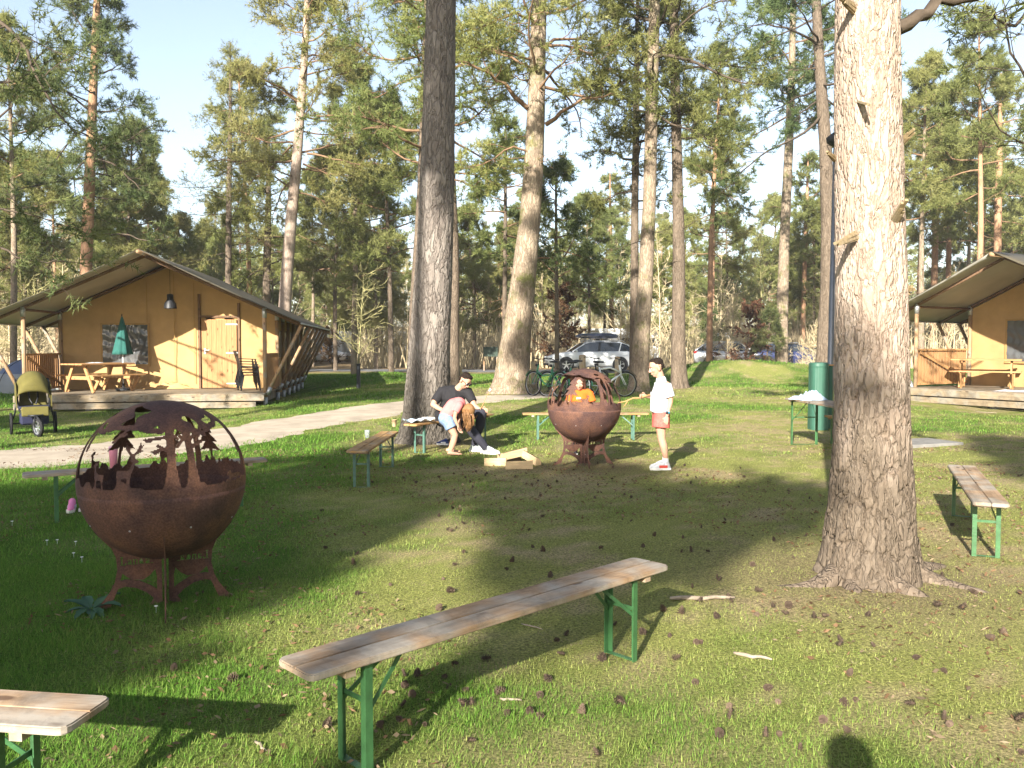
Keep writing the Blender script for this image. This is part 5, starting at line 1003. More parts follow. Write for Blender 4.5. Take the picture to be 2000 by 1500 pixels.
def head_parts(c, f, up, s=1.0):
    """c centre of the skull, f facing, up crown direction; s = 1 for a 23 cm head"""
    c = Vector(c); f = Vector(f).normalized(); u = Vector(up); u = (u - f * u.dot(f)).normalized(); r = f.cross(u); rot = Matrix((r, f, u)).transposed(); P = lambda x, y, z: c + r * x * s + f * y * s + u * z * s
    out = [('e', P(0, -.005, .035), (.074 * s, .092 * s, .088 * s), rot), ('e', P(0, .028, -.025), (.060 * s, .062 * s, .078 * s), rot), ('e', P(0, .048, -.082), (.030 * s, .030 * s, .024 * s), rot),
           ('c', P(0, .088, .012), .010 * s, P(0, .106, -.022), .013 * s), ('e', P(.014, .094, -.026), (.010 * s, .010 * s, .008 * s), rot), ('e', P(-.014, .094, -.026), (.010 * s, .010 * s, .008 * s), rot), ('e', P(0, .083, -.054), (.024 * s, .010 * s, .007 * s), rot), ('e', P(0, .081, -.065), (.020 * s, .010 * s, .006 * s), rot)]
    for k in (-1, 1): out += [('e', P(k * .079, -.004, -.008), (.010 * s, .020 * s, .032 * s), rot), ('e', P(k * .036, .078, .034), (.024 * s, .012 * s, .009 * s), rot), ('e', P(k * .040, .062, -.018), (.024 * s, .022 * s, .022 * s), rot)]
    return out, P, rot
def face_bits(P, rot, s, parent, brow, lids=.3):
    for k in (-1, 1):
        e = MB().ell(P(k * .032, .0815, .012), (.0135 * s, .008 * s, .0075 * s), rot, 10, 6).build('eye', MAT['eye'], parent, True); MB().ell(P(k * .032, .0885, .011), (.0055 * s, .003 * s, .0058 * s), rot, 8, 5).build('iris', MAT['dark'], e, True)
        MB().ell(P(k * .034, .0915, .0325), (.019 * s, .005 * s, .0042 * s), rot, 10, 5).build('eyebrow', brow, parent, True)
    MB().ell(P(0, .0925, -.0595), (.021 * s, .004 * s, .0035 * s), rot, 10, 5).build('mouth', MAT['lip'], parent, True)
MAT['eye'] = flat('eye_white', (.75, .73, .70), .3); MAT['lip'] = flat('lip', (.42, .17, .14), .5); HAIR_BR = mat('dark_brown_hair', (.016, .010, .007), .8, .4, 60, bump=.5, bscale=90, spec=.15); HAIR_BL = mat('honey_blond_hair', (.23, .115, .042), .55, .35, 14, stretch=(6, 6, 1), bump=.5, bscale=40, spec=.4); HAIR_RD = mat('dark_auburn_hair', (.075, .03, .018), .55, .4, 14, stretch=(6, 6, 1), bump=.5, bscale=40, spec=.4)
def strands(name, roots, mat_, parent, n, seed, r=.004, jit=.02):
    """locks of hair: each root is a list of points the lock follows"""
    rg = np.random.default_rng(seed); mb = MB()
    for k in range(n):
        base = roots[rg.integers(len(roots))]; o = rg.normal(0, jit, 3); pts = [Vector(p) + Vector(o) * (.6 + .4 * i / len(base)) + Vector(rg.normal(0, jit * .25, 3)) for i, p in enumerate(base)]; mb.tube(pts, [r * (1.3 - .9 * i / (len(pts) - 1)) for i in range(len(pts))], 5)
    return mb.build(name, mat_, parent, True)
def shoe(name, ankle, toe, mat_, sole, parent, s=1.0, accent=None, z=0.0, top=False):
    a = Vector(ankle); t = Vector(toe); d = Vector((t.x - a.x, t.y - a.y, 0)).normalized(); r = Vector((-d.y, d.x, 0)); heel = Vector((a.x, a.y, z)) - d * .055 * s
    P = lambda y, x, h: heel + d * y * s + r * x * s + Vector((0, 0, h * s)); rot = Matrix((d, r, Vector((0, 0, 1)))).transposed()
    up = blob(name, [('c', P(.03, 0, .045), .036 * s, P(.19, 0, .040), .034 * s), ('c', P(.03, 0, .05), .036 * s, P(.05, 0, .10), .040 * s), ('c', P(.20, 0, .036), .034 * s, P(.235, .004, .033), .026 * s), ('c', P(.06, 0, .09), .036 * s, P(.15, 0, .06), .034 * s)], mat_, parent, .005, 3)
    mb = MB(); pl = [(-.012, -.03), (.05, -.04), (.12, -.034), (.19, -.046), (.245, -.036), (.268, .0), (.245, .036), (.19, .046), (.12, .034), (.05, .04), (-.012, .03)]
    M4 = Matrix.Translation(heel + Vector((0, 0, .016 * s))) @ rot.to_4x4() @ Matrix.Diagonal((s, s, s, 1)); mb.slab(pl, .032, M4); so = mb.build('sole', sole, up)
    for k in range(4): MB().bar(P(.095 + .028 * k, -.026, .085 - .009 * k), P(.095 + .028 * k, .026, .085 - .009 * k), .007 * s, .006 * s).build('lace', MAT['white'], up)
    if accent:
        for k in (-1, 1): MB().bar(P(.04, k * .041, .050), P(.15, k * .037, .048), .004 * s, .035 * s).build('side_panel', accent, up)
    return up
# ---- the boy in white, turned left towards the fire bowl
bp = G(1291, 916); boy = thing('person', 'boy in white shirt and coral shorts holding a stick to the fire bowl', 'person', (bp.x, bp.y, T(bp.x, bp.y))); q = 1 / 147.0
def bx(px, py, y=0.0): return V3((px - 1291) * q, y, (916 - py) * q)
hp, HP_, hr = head_parts(bx(1281, 717, .0), (-1, -.14, -.30), (-.12, 0, 1), 1.04)
arm_n = [(bx(1297, 749, -.15), .046), (bx(1303, 765, -.17), .038), (bx(1304, 782, -.175), .031), (bx(1300, 797, -.18), .027), (bx(1297, 808, -.185), .021)]
arm_f = [(bx(1290, 749, .14), .046), (bx(1288, 768, .17), .036), (bx(1283, 778, .16), .032), (bx(1272, 775, .11), .028), (bx(1263, 773, .06), .021)]
leg_n = [(bx(1289, 812, -.075), .080), (bx(1288, 835, -.08), .066), (bx(1290, 856, -.08), .050), (bx(1294, 870, -.08), .051), (bx(1298, 893, -.08), .032), (bx(1298, 908, -.08), .032)]
leg_f = [(bx(1290, 812, .075), .080), (bx(1291, 835, .08), .066), (bx(1293, 856, .08), .050), (bx(1297, 870, .08), .051), (bx(1301, 893, .08), .032), (bx(1301, 908, .08), .032)]
hn = hand(bx(1296.5, 810, -.186), (-.15, 0, -1), (-1, 0, 0), (0, .8, -.2), .92, .28); hf = hand(bx(1262, 772.5, .06), (-1, -.25, .0), (0, -.2, 1), (.1, -.9, -.6), .92, .75)
body = blob('body', hp + [('c', bx(1286, 727, 0), .052, bx(1290, 742, 0), .058), ('e', bx(1290, 770, 0), (.10, .15, .20)), ('c', bx(1292, 752, -.10), .06, bx(1292, 752, .10), .06), ('c', bx(1290, 800, -.06), .095, bx(1290, 800, .06), .095)] + chain(arm_n) + chain(arm_f) + chain(leg_n) + chain(leg_f) + hn + hf, MAT['skin'], boy, .0055, 3)
shirt = blob('shirt', [('c', bx(1291, 752, -.11), .074, bx(1291, 752, .11), .074), ('e', bx(1289, 772, 0), (.118, .168, .20)), ('c', bx(1291, 752, 0), .085, bx(1290, 741, 0), .070), ('c', bx(1292, 749, -.10), .066, bx(1292, 749, .10), .066), ('f', bx(1289, 765, -.06), .125, bx(1288, 803, -.05), .122), ('f', bx(1289, 765, .06), .125, bx(1288, 803, .05), .122), ('f', bx(1296, 748, -.15), .066, bx(1303, 773, -.18), .064), ('f', bx(1290, 748, .14), .066, bx(1286, 773, .18), .062)], MAT['white'], boy, .007, 4)
shorts = blob('shorts', [('c', bx(1290, 802, -.06), .108, bx(1290, 802, .06), .108), ('f', bx(1290, 803, -.07), .105, bx(1288, 833, -.085), .118), ('f', bx(1290, 803, .07), .105, bx(1291, 833, .085), .112)], mat('coral_print_cloth', (.50, .105, .085), .85, .28, 38), boy, .007, 4)
face_bits(HP_, hr, 1.04, boy, HAIR_BR)
blob('hair', [('e', HP_(0, -.020, .062), (.080, .090, .070), hr), ('e', HP_(0, .018, .104), (.058, .048, .030), hr), ('e', HP_(0, -.058, .020), (.072, .048, .066), hr)], HAIR_BR, boy, .006, 2)
SOLE = flat('white_rubber', (.72, .70, .66), .6); RED = flat('red_suede', (.55, .07, .05), .7); GREYW = mat('grey_white_mesh', (.45, .46, .47), .8, .2, 30)
for y, px in ((-.08, 1298), (.08, 1301)): blob('sock', [('f', bx(px, 893, y), .036, bx(px, 910, y), .040)], MAT['white'], boy, .006, 2); shoe('shoe', bx(px, 910, y), bx(px - 40, 910, y - .02), GREYW, SOLE, boy, 1.0, RED)
wt = MB().tube([bx(1298.5, 800, -.182), bx(1297.5, 804.5, -.184)], .029, 12).build('watch_strap', flat('blue_strap', (.08, .35, .5), .6), boy, True); MB().lathe([(.018, 0), (.018, .012), (.01, .014)], 14, bx(1296, 802, -.214), rotm(R(90), 0, 0)).build('watch_face', MAT['dark'], wt, True)
# ---- the girl in orange behind the far bowl
gp = V3(1.02, 12.75, T(1.02, 12.75)); g1 = thing('person', 'child in orange shirt standing behind the sunlit fire bowl', 'person', gp, R(0)); hd = .60
hp, HP_, hr = head_parts((.0, -.05, 1.085), (-.22, -1, -.35), (0, -.25, 1), .92)
la = [((-.135, 0, .93), .040), ((-.17, -.05, .74), .031), ((-.10, -.19, .66), .022)]; ra = [((.165, 0, .93), .040), ((.20, -.05, .74), .031), ((.10, -.21, .68), .022)]
body = blob('body', hp + [('c', (.01, -.01, 1.02), .042, (.015, 0, .96), .045), ('e', (.015, 0, .80), (.125, .085, .19)), ('c', (-.09, 0, .935), .046, (.12, 0, .935), .046), ('c', (-.05, 0, .60), .085, (.08, 0, .60), .085)] + chain([(V3(*p), r) for p, r in la]) + chain([(V3(*p), r) for p, r in ra]) + hand((-.10, -.19, .66), (.5, -.8, -.1), (0, .2, 1), (.6, .3, 0), .85, .6) + hand((.10, -.21, .68), (-.5, -.8, .0), (0, .2, 1), (-.6, .3, 0), .85, .6) + sum([chain([(V3(x, 0, .58), .075), (V3(x, -.01, .33), .048), (V3(x, .01, .20), .046), (V3(x, .02, .06), .030)]) for x in (-.055, .085)], []), MAT['skin'], g1, .006, 3)
org = blob('shirt', [('c', (-.10, 0, .935), .062, (.13, 0, .935), .062), ('e', (.015, 0, .80), (.142, .102, .19)), ('f', (.015, 0, .85), .135, (.015, 0, .57), .125), ('f', (-.12, 0, .94), .058, (-.168, -.04, .80), .054), ('f', (.15, 0, .94), .058, (.198, -.04, .80), .054)], mat('orange_cotton', (.62, .12, .012), .85, .12, 8), g1, .007, 4)
hb = MB()
for cx in (-.03, .0): hb.ell((cx - .005 + .0, -.106, .83 + (.02 if cx < 0 else .02)), (.022, .006, .026))
hb.slab([(-.045, .83), (.015, .83), (-.015, .785)], .008, Matrix.Translation((-.0, -.108, 0)) @ Matrix.Rotation(R(90), 4, 'X')); hb.build('heart_print', MAT['white'], org, True)
blob('trousers', [('c', (-.05, 0, .58), .100, (.08, 0, .58), .100)] + sum([[('f', (x, 0, .58), .088, (x, 0, .10), .058)] for x in (-.055, .085)], []), MAT['black'], g1, .008, 3)
face_bits(HP_, hr, .92, g1, HAIR_RD)
blob('hair', [('e', HP_(0, -.020, .050), (.080, .092, .078), hr), ('e', HP_(0, -.06, -.03), (.076, .05, .10), hr), ('c', HP_(.066, -.01, .04), .030, HP_(.078, -.03, -.17), .028), ('c', HP_(-.066, -.01, .04), .030, HP_(-.078, -.03, -.17), .028)], HAIR_RD, g1, .007, 2)
for x in (-.055, .085): shoe('shoe', (x, .02, .06), (x - .03, -.3, .06), MAT['black'], SOLE, g1, .85)
# ---- the man on the bench, bent forward
mp = V3(-.78, 13.15, T(-.78, 13.15)); man = thing('person', 'man in black T-shirt and sunglasses sitting bent forward on a bench', 'person', mp); qm = 13.15 / FPX
def mx(px, py, y=0.0): a = AT(px, py, 13.15 + y); return a - mp
hp, HP_, hr = head_parts(mx(908, 744, -.10), (.62, -.55, -.75), (.45, -.2, 1), 1.04)
aL = [(mx(864, 766, .05), .062), (mx(852, 779, -.02), .052), (mx(846, 790, -.08), .044), (mx(856, 797, -.14), .036), (mx(868, 803, -.2), .028)]
aR = [(mx(914, 768, -.02), .060), (mx(922, 782, -.10), .048), (mx(927, 793, -.15), .042), (mx(934, 798, -.18), .032), (mx(940, 800, -.20), .026)]
lR = [(mx(880, 815, .12), .10), (mx(912, 808, -.05), .088), (mx(941, 806, -.18), .066), (mx(938, 830, -.14), .056), (mx(930, 852, -.08), .046), (mx(927, 868, -.05), .038)]
lL = [(mx(874, 818, .05), .10), (mx(894, 824, -.16), .086), (mx(914, 832, -.34), .066), (mx(928, 850, -.34), .056), (mx(944, 868, -.34), .042), (mx(949, 876, -.34), .038)]
tors = [('c', mx(866, 812, .14), .13, mx(878, 812, .02), .13), ('c', mx(872, 808, .08), .135, mx(882, 782, .05), .135), ('e', mx(885, 775, .03), (.17, .15, .17)), ('c', mx(868, 766, .06), .085, mx(909, 766, 0), .085), ('c', mx(893, 762, -.02), .066, mx(902, 752, -.06), .056)]
body = blob('body', hp + tors + chain(aL) + chain(aR) + chain(lR) + chain(lL) + hand(mx(940, 800, -.20), (1, -.35, -.1), (0, -.2, 1), (.2, .1, -1), 1.0, .55) + hand(mx(868, 803, -.2), (.8, -.5, -.3), (0, .2, 1), (.4, .4, -.4), 1.0, .5), MAT['skin'], man, .0065, 3)
blob('shirt', [('c', mx(866, 811, .12), .145, mx(878, 811, .02), .145), ('c', mx(872, 808, .08), .150, mx(882, 782, .05), .152), ('e', mx(885, 775, .03), (.19, .17, .185)), ('c', mx(868, 766, .06), .10, mx(908, 766, 0), .10), ('f', mx(866, 763, .05), .092, mx(849, 784, -.06), .070), ('f', mx(912, 764, -.01), .088, mx(924, 785, -.12), .066)], MAT['black'], man, .008, 4)
NAVY = mat('dark_navy_cloth', (.028, .028, .04), .85, .2, 8)
blob('trousers', [('c', mx(866, 818, .15), .14, mx(880, 818, .02), .14)] + chain([(p, r + .016) for p, r in lR]) + chain([(p, r + .018) for p, r in lL]), NAVY, man, .008, 3)
face_bits(HP_, hr, 1.04, man, HAIR_BR)
blob('hair', [('e', HP_(0, -.020, .062), (.081, .094, .072), hr), ('e', HP_(0, .028, .106), (.058, .048, .030), hr), ('e', HP_(0, -.060, .01), (.072, .048, .075), hr)], HAIR_BR, man, .006, 2)
sg = MB()
for k in (-1, 1): sg.ell(HP_(k * .034, .096, .010), (.029, .006, .021), hr, 12, 6); sg.bar(HP_(k * .066, .088, .016), HP_(k * .082, -.005, .012), .006, .007)
sg.bar(HP_(-.012, .101, .015), HP_(.012, .101, .015), .006, .006); sg.build('sunglasses', MAT['dark'], man, True)
MINT = mat('pale_grey_knit', (.42, .46, .45), .8, .2, 26)
shoe('shoe', mx(926, 872, -.05), mx(945, 880, -.10), MINT, SOLE, man, 1.12); shoe('shoe', mx(949, 880, -.34), mx(972, 884, -.42), MINT, SOLE, man, 1.12, MAT['steel'])
# ---- the girl in pink, bent double in front of him
pp = V3(-.97, 12.62, T(-.97, 12.62)); g2 = thing('person', 'barefoot girl in pink shirt and denim shorts bending down', 'person', pp)
def gx2(px, py, y=0.0): a = AT(px, py, 12.62 + y); return a - pp
hp, HP_, hr = head_parts(gx2(913, 804, -.05), (.50, -.12, -1), (1, 0, .35), .92)
leg1 = [(gx2(872, 818, -.06), .085), (gx2(880, 834, -.07), .066), (gx2(889, 850, -.07), .047), (gx2(886, 864, -.05), .045), (gx2(881, 880, -.05), .028), (gx2(880, 885, -.05), .027)]
leg2 = [(gx2(872, 818, .08), .085), (gx2(882, 834, .08), .066), (gx2(890, 848, .08), .047), (gx2(885, 862, .10), .045), (gx2(879, 876, .12), .028)]
arm1 = [(gx2(897, 794, -.12), .042), (gx2(890, 806, -.15), .033), (gx2(888, 816, -.15), .029), (gx2(892, 826, -.14), .024), (gx2(895, 832, -.13), .019)]
arm2 = [(gx2(900, 793, .10), .042), (gx2(899, 810, .12), .032), (gx2(897, 826, .08), .02)]
foot = lambda p: [('c', p + V3(-.03, 0, -.0), .028, p + V3(.10, -.02, -.012), .022), ('c', p + V3(.10, -.02, -.012), .022, p + V3(.155, -.025, -.016), .014)]
torso = [('c', gx2(872, 815, -.05), .10, gx2(872, 815, .07), .10), ('c', gx2(874, 808, 0), .098, gx2(886, 793, 0), .10), ('c', gx2(886, 793, 0), .10, gx2(896, 788, 0), .095), ('c', gx2(897, 792, -.09), .05, gx2(899, 791, .09), .05), ('c', gx2(900, 792, -.01), .045, gx2(907, 796, -.03), .042)]
body = blob('body', hp + torso + chain(leg1) + chain(leg2) + chain(arm1) + chain(arm2) + foot(gx2(881, 884.5, -.05)) + foot(gx2(878, 879, .12)) + hand(gx2(895, 832, -.13), (.3, 0, -1), (-.5, -.8, 0), (.8, -.3, 0), .85, .5) + hand(gx2(897, 826, .08), (.2, 0, -1), (-.5, -.8, 0), (.8, -.3, 0), .85, .5), MAT['skin'], g2, .006, 3)
blob('shirt', [('c', gx2(873, 810, -.03), .112, gx2(886, 793, -.02), .116), ('c', gx2(873, 810, .05), .112, gx2(886, 793, .04), .116), ('c', gx2(886, 793, 0), .115, gx2(896, 789, 0), .106), ('c', gx2(897, 791, -.10), .062, gx2(899, 790, .10), .062), ('f', gx2(898, 790, -.11), .060, gx2(890, 805, -.155), .052), ('f', gx2(900, 790, .10), .058, gx2(899, 806, .125), .052)], mat('pink_cotton', (.56, .17, .165), .85, .1, 8), g2, .007, 4)
blob('shorts', [('c', gx2(871, 817, -.05), .116, gx2(871, 817, .07), .116), ('f', gx2(872, 816, -.06), .102, gx2(882, 836, -.075), .094), ('f', gx2(872, 816, .08), .102, gx2(883, 836, .08), .094)], mat('pale_denim', (.17, .24, .36), .85, .3, 22), g2, .007, 4)
face_bits(HP_, hr, .92, g2, HAIR_BL)
blob('hair', [('e', HP_(0, -.018, .046), (.084, .096, .082), hr), ('e', HP_(0, -.06, -.02), (.078, .05, .09), hr)] + [('c', gx2(*a, y), .030, gx2(*b, y), .016) for a, b, y in (((918, 808), (921, 824), -.06), ((921, 824), (916, 838), -.07), ((914, 806), (913, 826), -.10), ((913, 826), (911, 835), -.10), ((922, 800), (924, 820), 0), ((908, 806), (906, 820), -.1))], HAIR_BL, g2, .007, 2)
strands('hair_lock', [[gx2(912, 800, -.12), gx2(918, 815, -.12), gx2(918, 830, -.12), gx2(913, 840, -.11)], [gx2(908, 803, -.12), gx2(908, 815, -.13), gx2(910, 826, -.12), gx2(908, 834, -.12)], [gx2(919, 799, -.08), gx2(924, 815, -.08), gx2(922, 830, -.08), gx2(915, 842, -.08)]], HAIR_BL, g2, 60, 3, .004, .018)['kind'] = 'stuff'
# ---- the photographer, whose head's shadow falls on the lawn
ph = thing('person', 'photographer standing at the camera, seen only by the shadow', 'person', (.0, -.36, 0)); hp, HP_, hr = head_parts((0, -.02, 1.66), (0, 1, 0), (0, 0, 1), 1.06)
blob('body', hp + [('c', (0, -.03, 1.55), .056, (0, -.03, 1.46), .062), ('e', (0, -.03, 1.22), (.18, .12, .28)), ('c', (-.16, -.03, 1.40), .07, (.16, -.03, 1.40), .07), ('c', (-.08, -.03, .95), .13, (.08, -.03, .95), .13)] + sum([chain([(V3(k * .20, -.03, 1.38), .055), (V3(k * .29, -.02, 1.16), .046), (V3(k * .12, .13, 1.40), .032)]) + chain([(V3(k * .10, -.03, .92), .10), (V3(k * .11, 0, .5), .065), (V3(k * .11, -.03, .08), .045)]) + hand((k * .12, .13, 1.40), (-k * .3, .3, 1), (-k, 0, 0), (0, 1, 0), 1, .5) for k in (-1, 1)], []), MAT['skin'], ph, .012, 3)
blob('jacket', [('e', (0, -.03, 1.22), (.21, .15, .30)), ('c', (-.17, -.03, 1.40), .085, (.17, -.03, 1.40), .085), ('f', (0, -.03, 1.2), .19, (0, -.03, .85), .20)], MAT['black'], ph, .014, 3); blob('trousers', [('f', (k * .09, -.03, .95), .12, (k * .11, -.03, .08), .07) for k in (-1, 1)], NAVY, ph, .014, 2); blob('hair', [('e', HP_(0, -.02, .055), (.095, .105, .09), hr)], HAIR_BR, ph, .01, 2)
for k in (-1, 1): shoe('shoe', (k * .11, -.03, .08), (k * .12, .3, .08), MAT['black'], SOLE, ph, 1.15)
# ---- sticks they hold
st = AT(936, 803, 12.93); en = AT(957, 762, 12.85); stick = thing('roasting_stick', 'thin stick with a marshmallow held upright by the man', 'stick', st); e = en - st; MB().tube([(-e.x * .35, 0, -e.z * .35), e * .3 + V3(.006, 0, 0), e * .65 + V3(-.004, 0, 0), e], [.006, .006, .005, .003], 7).build('stem', MAT['pine'], stick, True)
MB().lathe([(.008, -.02), (.016, -.015), (.017, .012), (.010, .022)], 12, e, e.to_track_quat('Z', 'Y').to_matrix()).build('marshmallow', flat('marshmallow', (.85, .82, .76), .8), stick, True)
st = boy.location + bx(1260, 772, .03); en = boy.location + bx(1206, 786, .05); e = en - st; stick = thing('roasting_stick', 'forked pale stick reaching from the hand of the boy to the bowl', 'stick', st)
MB().tube([-e * .18, e * .2 + V3(0, 0, -.008), e * .45 + V3(0, 0, .012), e * .7 + V3(0, 0, -.006), e], [.010, .010, .009, .009, .006], 8).build('stem', MAT['pine'], stick, True); MB().tube([e * .62, e * .66 + V3(-.02, 0, -.05), e * .74 + V3(-.02, 0, -.075)], [.007, .006, .004], 7).build('fork', MAT['pine'], stick, True)
# ------------------------------------------------------------------ vehicles
CARGLASS = flat('car_glass', (.02, .024, .028), .06, spec=.8)
def wheel(parent, c, r=.33, w=.2, ax='y'):
    rot = rotm(R(90), 0, 0); t = MB().lathe([(r * .64, -w / 2), (r * .93, -w / 2), (r, -w * .35), (r, w * .35), (r * .93, w / 2), (r * .64, w / 2)], 26, c, rot, cap=False).build('wheel', MAT['rubber'], parent, True)
    mb = MB(); c = Vector(c)
    for s in (-1, 1):
        mb.lathe([(r * .66, s * w * .40), (r * .62, s * w * .46), (r * .60, s * w * .3)], 26, c, rot, cap=False); mb.lathe([(.001, s * w * .42), (r * .16, s * w * .42), (r * .16, s * w * .3)], 14, c, rot, cap=False)
        for k in range(5):
            a = R(72 * k + 18); d = V3(math.cos(a), 0, math.sin(a)); mb.bar(c + d * r * .1 + V3(0, s * w * .38, 0), c + d * r * .62 + V3(0, s * w * .40, 0), .02, r * .17, d.cross(V3(0, 1, 0)))
    mb.build('rim', MAT['alloy'], t); return t
MAT['alloy'] = flat('alloy', (.55, .56, .58), .3, metal=.8); MAT['redlamp'] = flat('red_lamp', (.35, .015, .015), .2, spec=.6); MAT['lamp'] = flat('clear_lamp', (.6, .62, .65), .1, spec=.8)
def car(label, loc, rz, paint, L=4.45, H=1.5, Wd=1.8, rails=True):
    root = thing('parked_car', label, 'car', loc, rz, 'parked cars'); hw = Wd / 2; X = lambda f: -L / 2 + L * f
    st = [(0, .45, .62, .74), (.02, .32, .72, .86), (.06, .24, .80, .95), (.13, .22, .88, .98), (.22, .22, .95, 1.0), (.30, .22, .99, 1), (.45, .22, 1.0, 1), (.7, .22, 1.02, 1), (.88, .24, 1.03, .99), (.96, .28, 1.02, .95), (.99, .36, .98, .90), (1, .48, .90, .84)]
    V = []; F = []; m = 0
    for f, zb, zt, wf in st:
        w_ = hw * wf; half = [(w_ * .80, zb), (w_ * .97, zb + .10), (w_, (zb + zt) / 2), (w_ * .985, zt - .12), (w_ * .90, zt - .015), (w_ * .55, zt + .02), (0, zt + .03)]; ring = [(-y, z) for y, z in half[:-1]][:] ; pts = [(y, z) for y, z in half] + [(-y, z) for y, z in reversed(half[:-1])]
        m = len(pts); V += [(X(f), y, z) for y, z in pts]
    for i in range(len(st) - 1):
        for k in range(m): F.append((i * m + k, (i + 1) * m + k, (i + 1) * m + (k + 1) % m, i * m + (k + 1) % m))
    F.append(tuple(range(m))); F.append(tuple((len(st) - 1) * m + k for k in reversed(range(m)))); MB().add(V, F).build('body', paint, root, True)
    gs = [(.26, .985, .985, .86), (.40, 1.0, H - .10, .80), (.47, 1.0, H - .03, .78), (.62, 1.01, H, .77), (.82, 1.02, H - .05, .75), (.90, 1.02, H - .16, .73), (.985, 1.01, 1.03, .80)]; V = []; F = []
    for f, zb, zr, wf in gs:
        pts = [(hw * .90, zb - .03), (hw * wf, zr - .05), (hw * wf * .8, zr), (0, zr + .015), (-hw * wf * .8, zr), (-hw * wf, zr - .05), (-hw * .90, zb - .03)]; m = len(pts); V += [(X(f), y, z) for y, z in pts]
    for i in range(len(gs) - 1):
        for k in range(m - 1): F.append((i * m + k, (i + 1) * m + k, (i + 1) * m + k + 1, i * m + k + 1))
    MB().add(V, F).build('window', CARGLASS, root)
    rf = []; RFc = []
    for f, zb, zr, wf in gs[1:-1]: rf.append([(X(f), y, z + .012) for y, z in ((hw * wf * .99, zr - .045), (hw * wf * .8, zr), (0, zr + .015), (-hw * wf * .8, zr), (-hw * wf * .99, zr - .045))])
    V = [p for r_ in rf for p in r_]; F = [(i * 5 + k, (i + 1) * 5 + k, (i + 1) * 5 + k + 1, i * 5 + k + 1) for i in range(len(rf) - 1) for k in range(4)]; MB().add(V, F).build('roof', paint, root, True)
    for s in (-1, 1):
        for f0, z0, w0, f1, z1, w1 in ((.27, .99, .90, .405, H - .13, .80), (.57, 1.0, .905, .58, H - .05, .785), (.985, 1.02, .82, .885, H - .15, .745), (.79, 1.01, .905, .82, H - .09, .765)): MB().bar((X(f0), s * hw * w0, z0), (X(f1), s * hw * w1, z1), .03, .05 if f0 != .57 else .09, (1, 0, 0)).build('pillar', paint if f0 != .57 else MAT['dark'], root)
        if rails: MB().tube([(X(.42), s * hw * .72, H - .03), (X(.45), s * hw * .72, H + .04), (X(.84), s * hw * .70, H + .03), (X(.87), s * hw * .70, H - .06)], .016, 7).build('roof_rail', MAT['steel'], root, True)
        for f in (.20, .80):
            wheel(root, (X(f), s * (hw - .07), .33)); MB().lathe([(.39, -.012), (.39, .012)], 26, (X(f), s * (hw - .012), .36), rotm(R(90), 0, 0)).build('wheel_arch', MAT['dark'], root)
        MB().ell((X(.035), s * hw * .72, .70), (.16, .16, .07)).build('headlight', MAT['lamp'], root, True); MB().ell((X(.975), s * hw * .80, .92), (.13, .12, .09)).build('tail_light', MAT['redlamp'], root, True)
        MB().ell((X(.31), s * (hw + .06), 1.03), (.06, .10, .07)).build('mirror', paint, root, True)
        for f in (.48, .70): MB().bar((X(f), s * (hw + .006), .86), (X(f) + .16, s * (hw + .006), .87), .015, .025).build('door_handle', paint, root)
    MB().box((X(.005), 0, .62), (.04, .9, .12)).build('grille', MAT['dark'], root); MB().box((X(.0) + .02, 0, .36), (.06, 1.2, .10)).build('bumper', MAT['dark'], root); return root
WPAINT = flat('white_car_paint', (.72, .73, .75), .25, coat=.6, spec=.5); SPAINT = flat('silver_car_paint', (.50, .51, .53), .3, metal=.4, coat=.5); BPAINT = flat('dark_blue_car_paint', (.02, .028, .085), .2, coat=.8, spec=.6)
def at_px(px, Y): x = (px - 1000) / FPX * Y; return (x, Y, T(x, Y) + .014)
suv = car('white estate car with a black roof box beside the bicycles', at_px(1152, 42.5), R(6), WPAINT, 4.5, 1.5)
rb = thing('roof_box', 'glossy black roof box on top of the white estate car', 'roof box', (suv.location.x + .35, suv.location.y + .04, suv.location.z + 1.56), R(6)); V = []; F = []; n = 16
prof = [(-1.1, .02, .02), (-1.06, .22, .08), (-.8, .36, .15), (0, .41, .19), (.7, .40, .18), (1.0, .30, .12), (1.1, .05, .04)]
for x, w_, h_ in prof:
    for k in range(n): a = 2 * math.pi * k / n; V.append((x, w_ * math.copysign(abs(math.cos(a)) ** .6, math.cos(a)), .18 + h_ * math.copysign(abs(math.sin(a)) ** .7, math.sin(a)) * (1 if math.sin(a) > 0 else .6)))
for i in range(len(prof) - 1):
    for k in range(n): F.append((i * n + k, i * n + (k + 1) % n, (i + 1) * n + (k + 1) % n, (i + 1) * n + k))
F.append(tuple(range(n - 1, -1, -1))); F.append(tuple((len(prof) - 1) * n + k for k in range(n))); MB().add(V, F).build('shell', flat('gloss_black', (.012, .014, .03), .12, spec=.7, coat=.8), rb, True)
for x in (-.5, .5): MB().box((x, 0, .03), (.06, 1.15, .035)).build('crossbar', MAT['steel'], rb)
car('white hatchback with a caravan behind it, beyond the left tent', at_px(618, 60), R(186), WPAINT, 4.3, 1.45, rails=False)
car('silver car half hidden by twigs behind the grassy bank', at_px(1432, 47.8), R(170), SPAINT, 4.4, 1.5)
car('dark blue car behind the grassy bank left of the lamp post', at_px(1542, 46.8), R(176), BPAINT, 4.5, 1.42)
car('blue car showing between lamp post and foreground trunk', at_px(1668, 47), R(175), BPAINT, 4.4, 1.45)
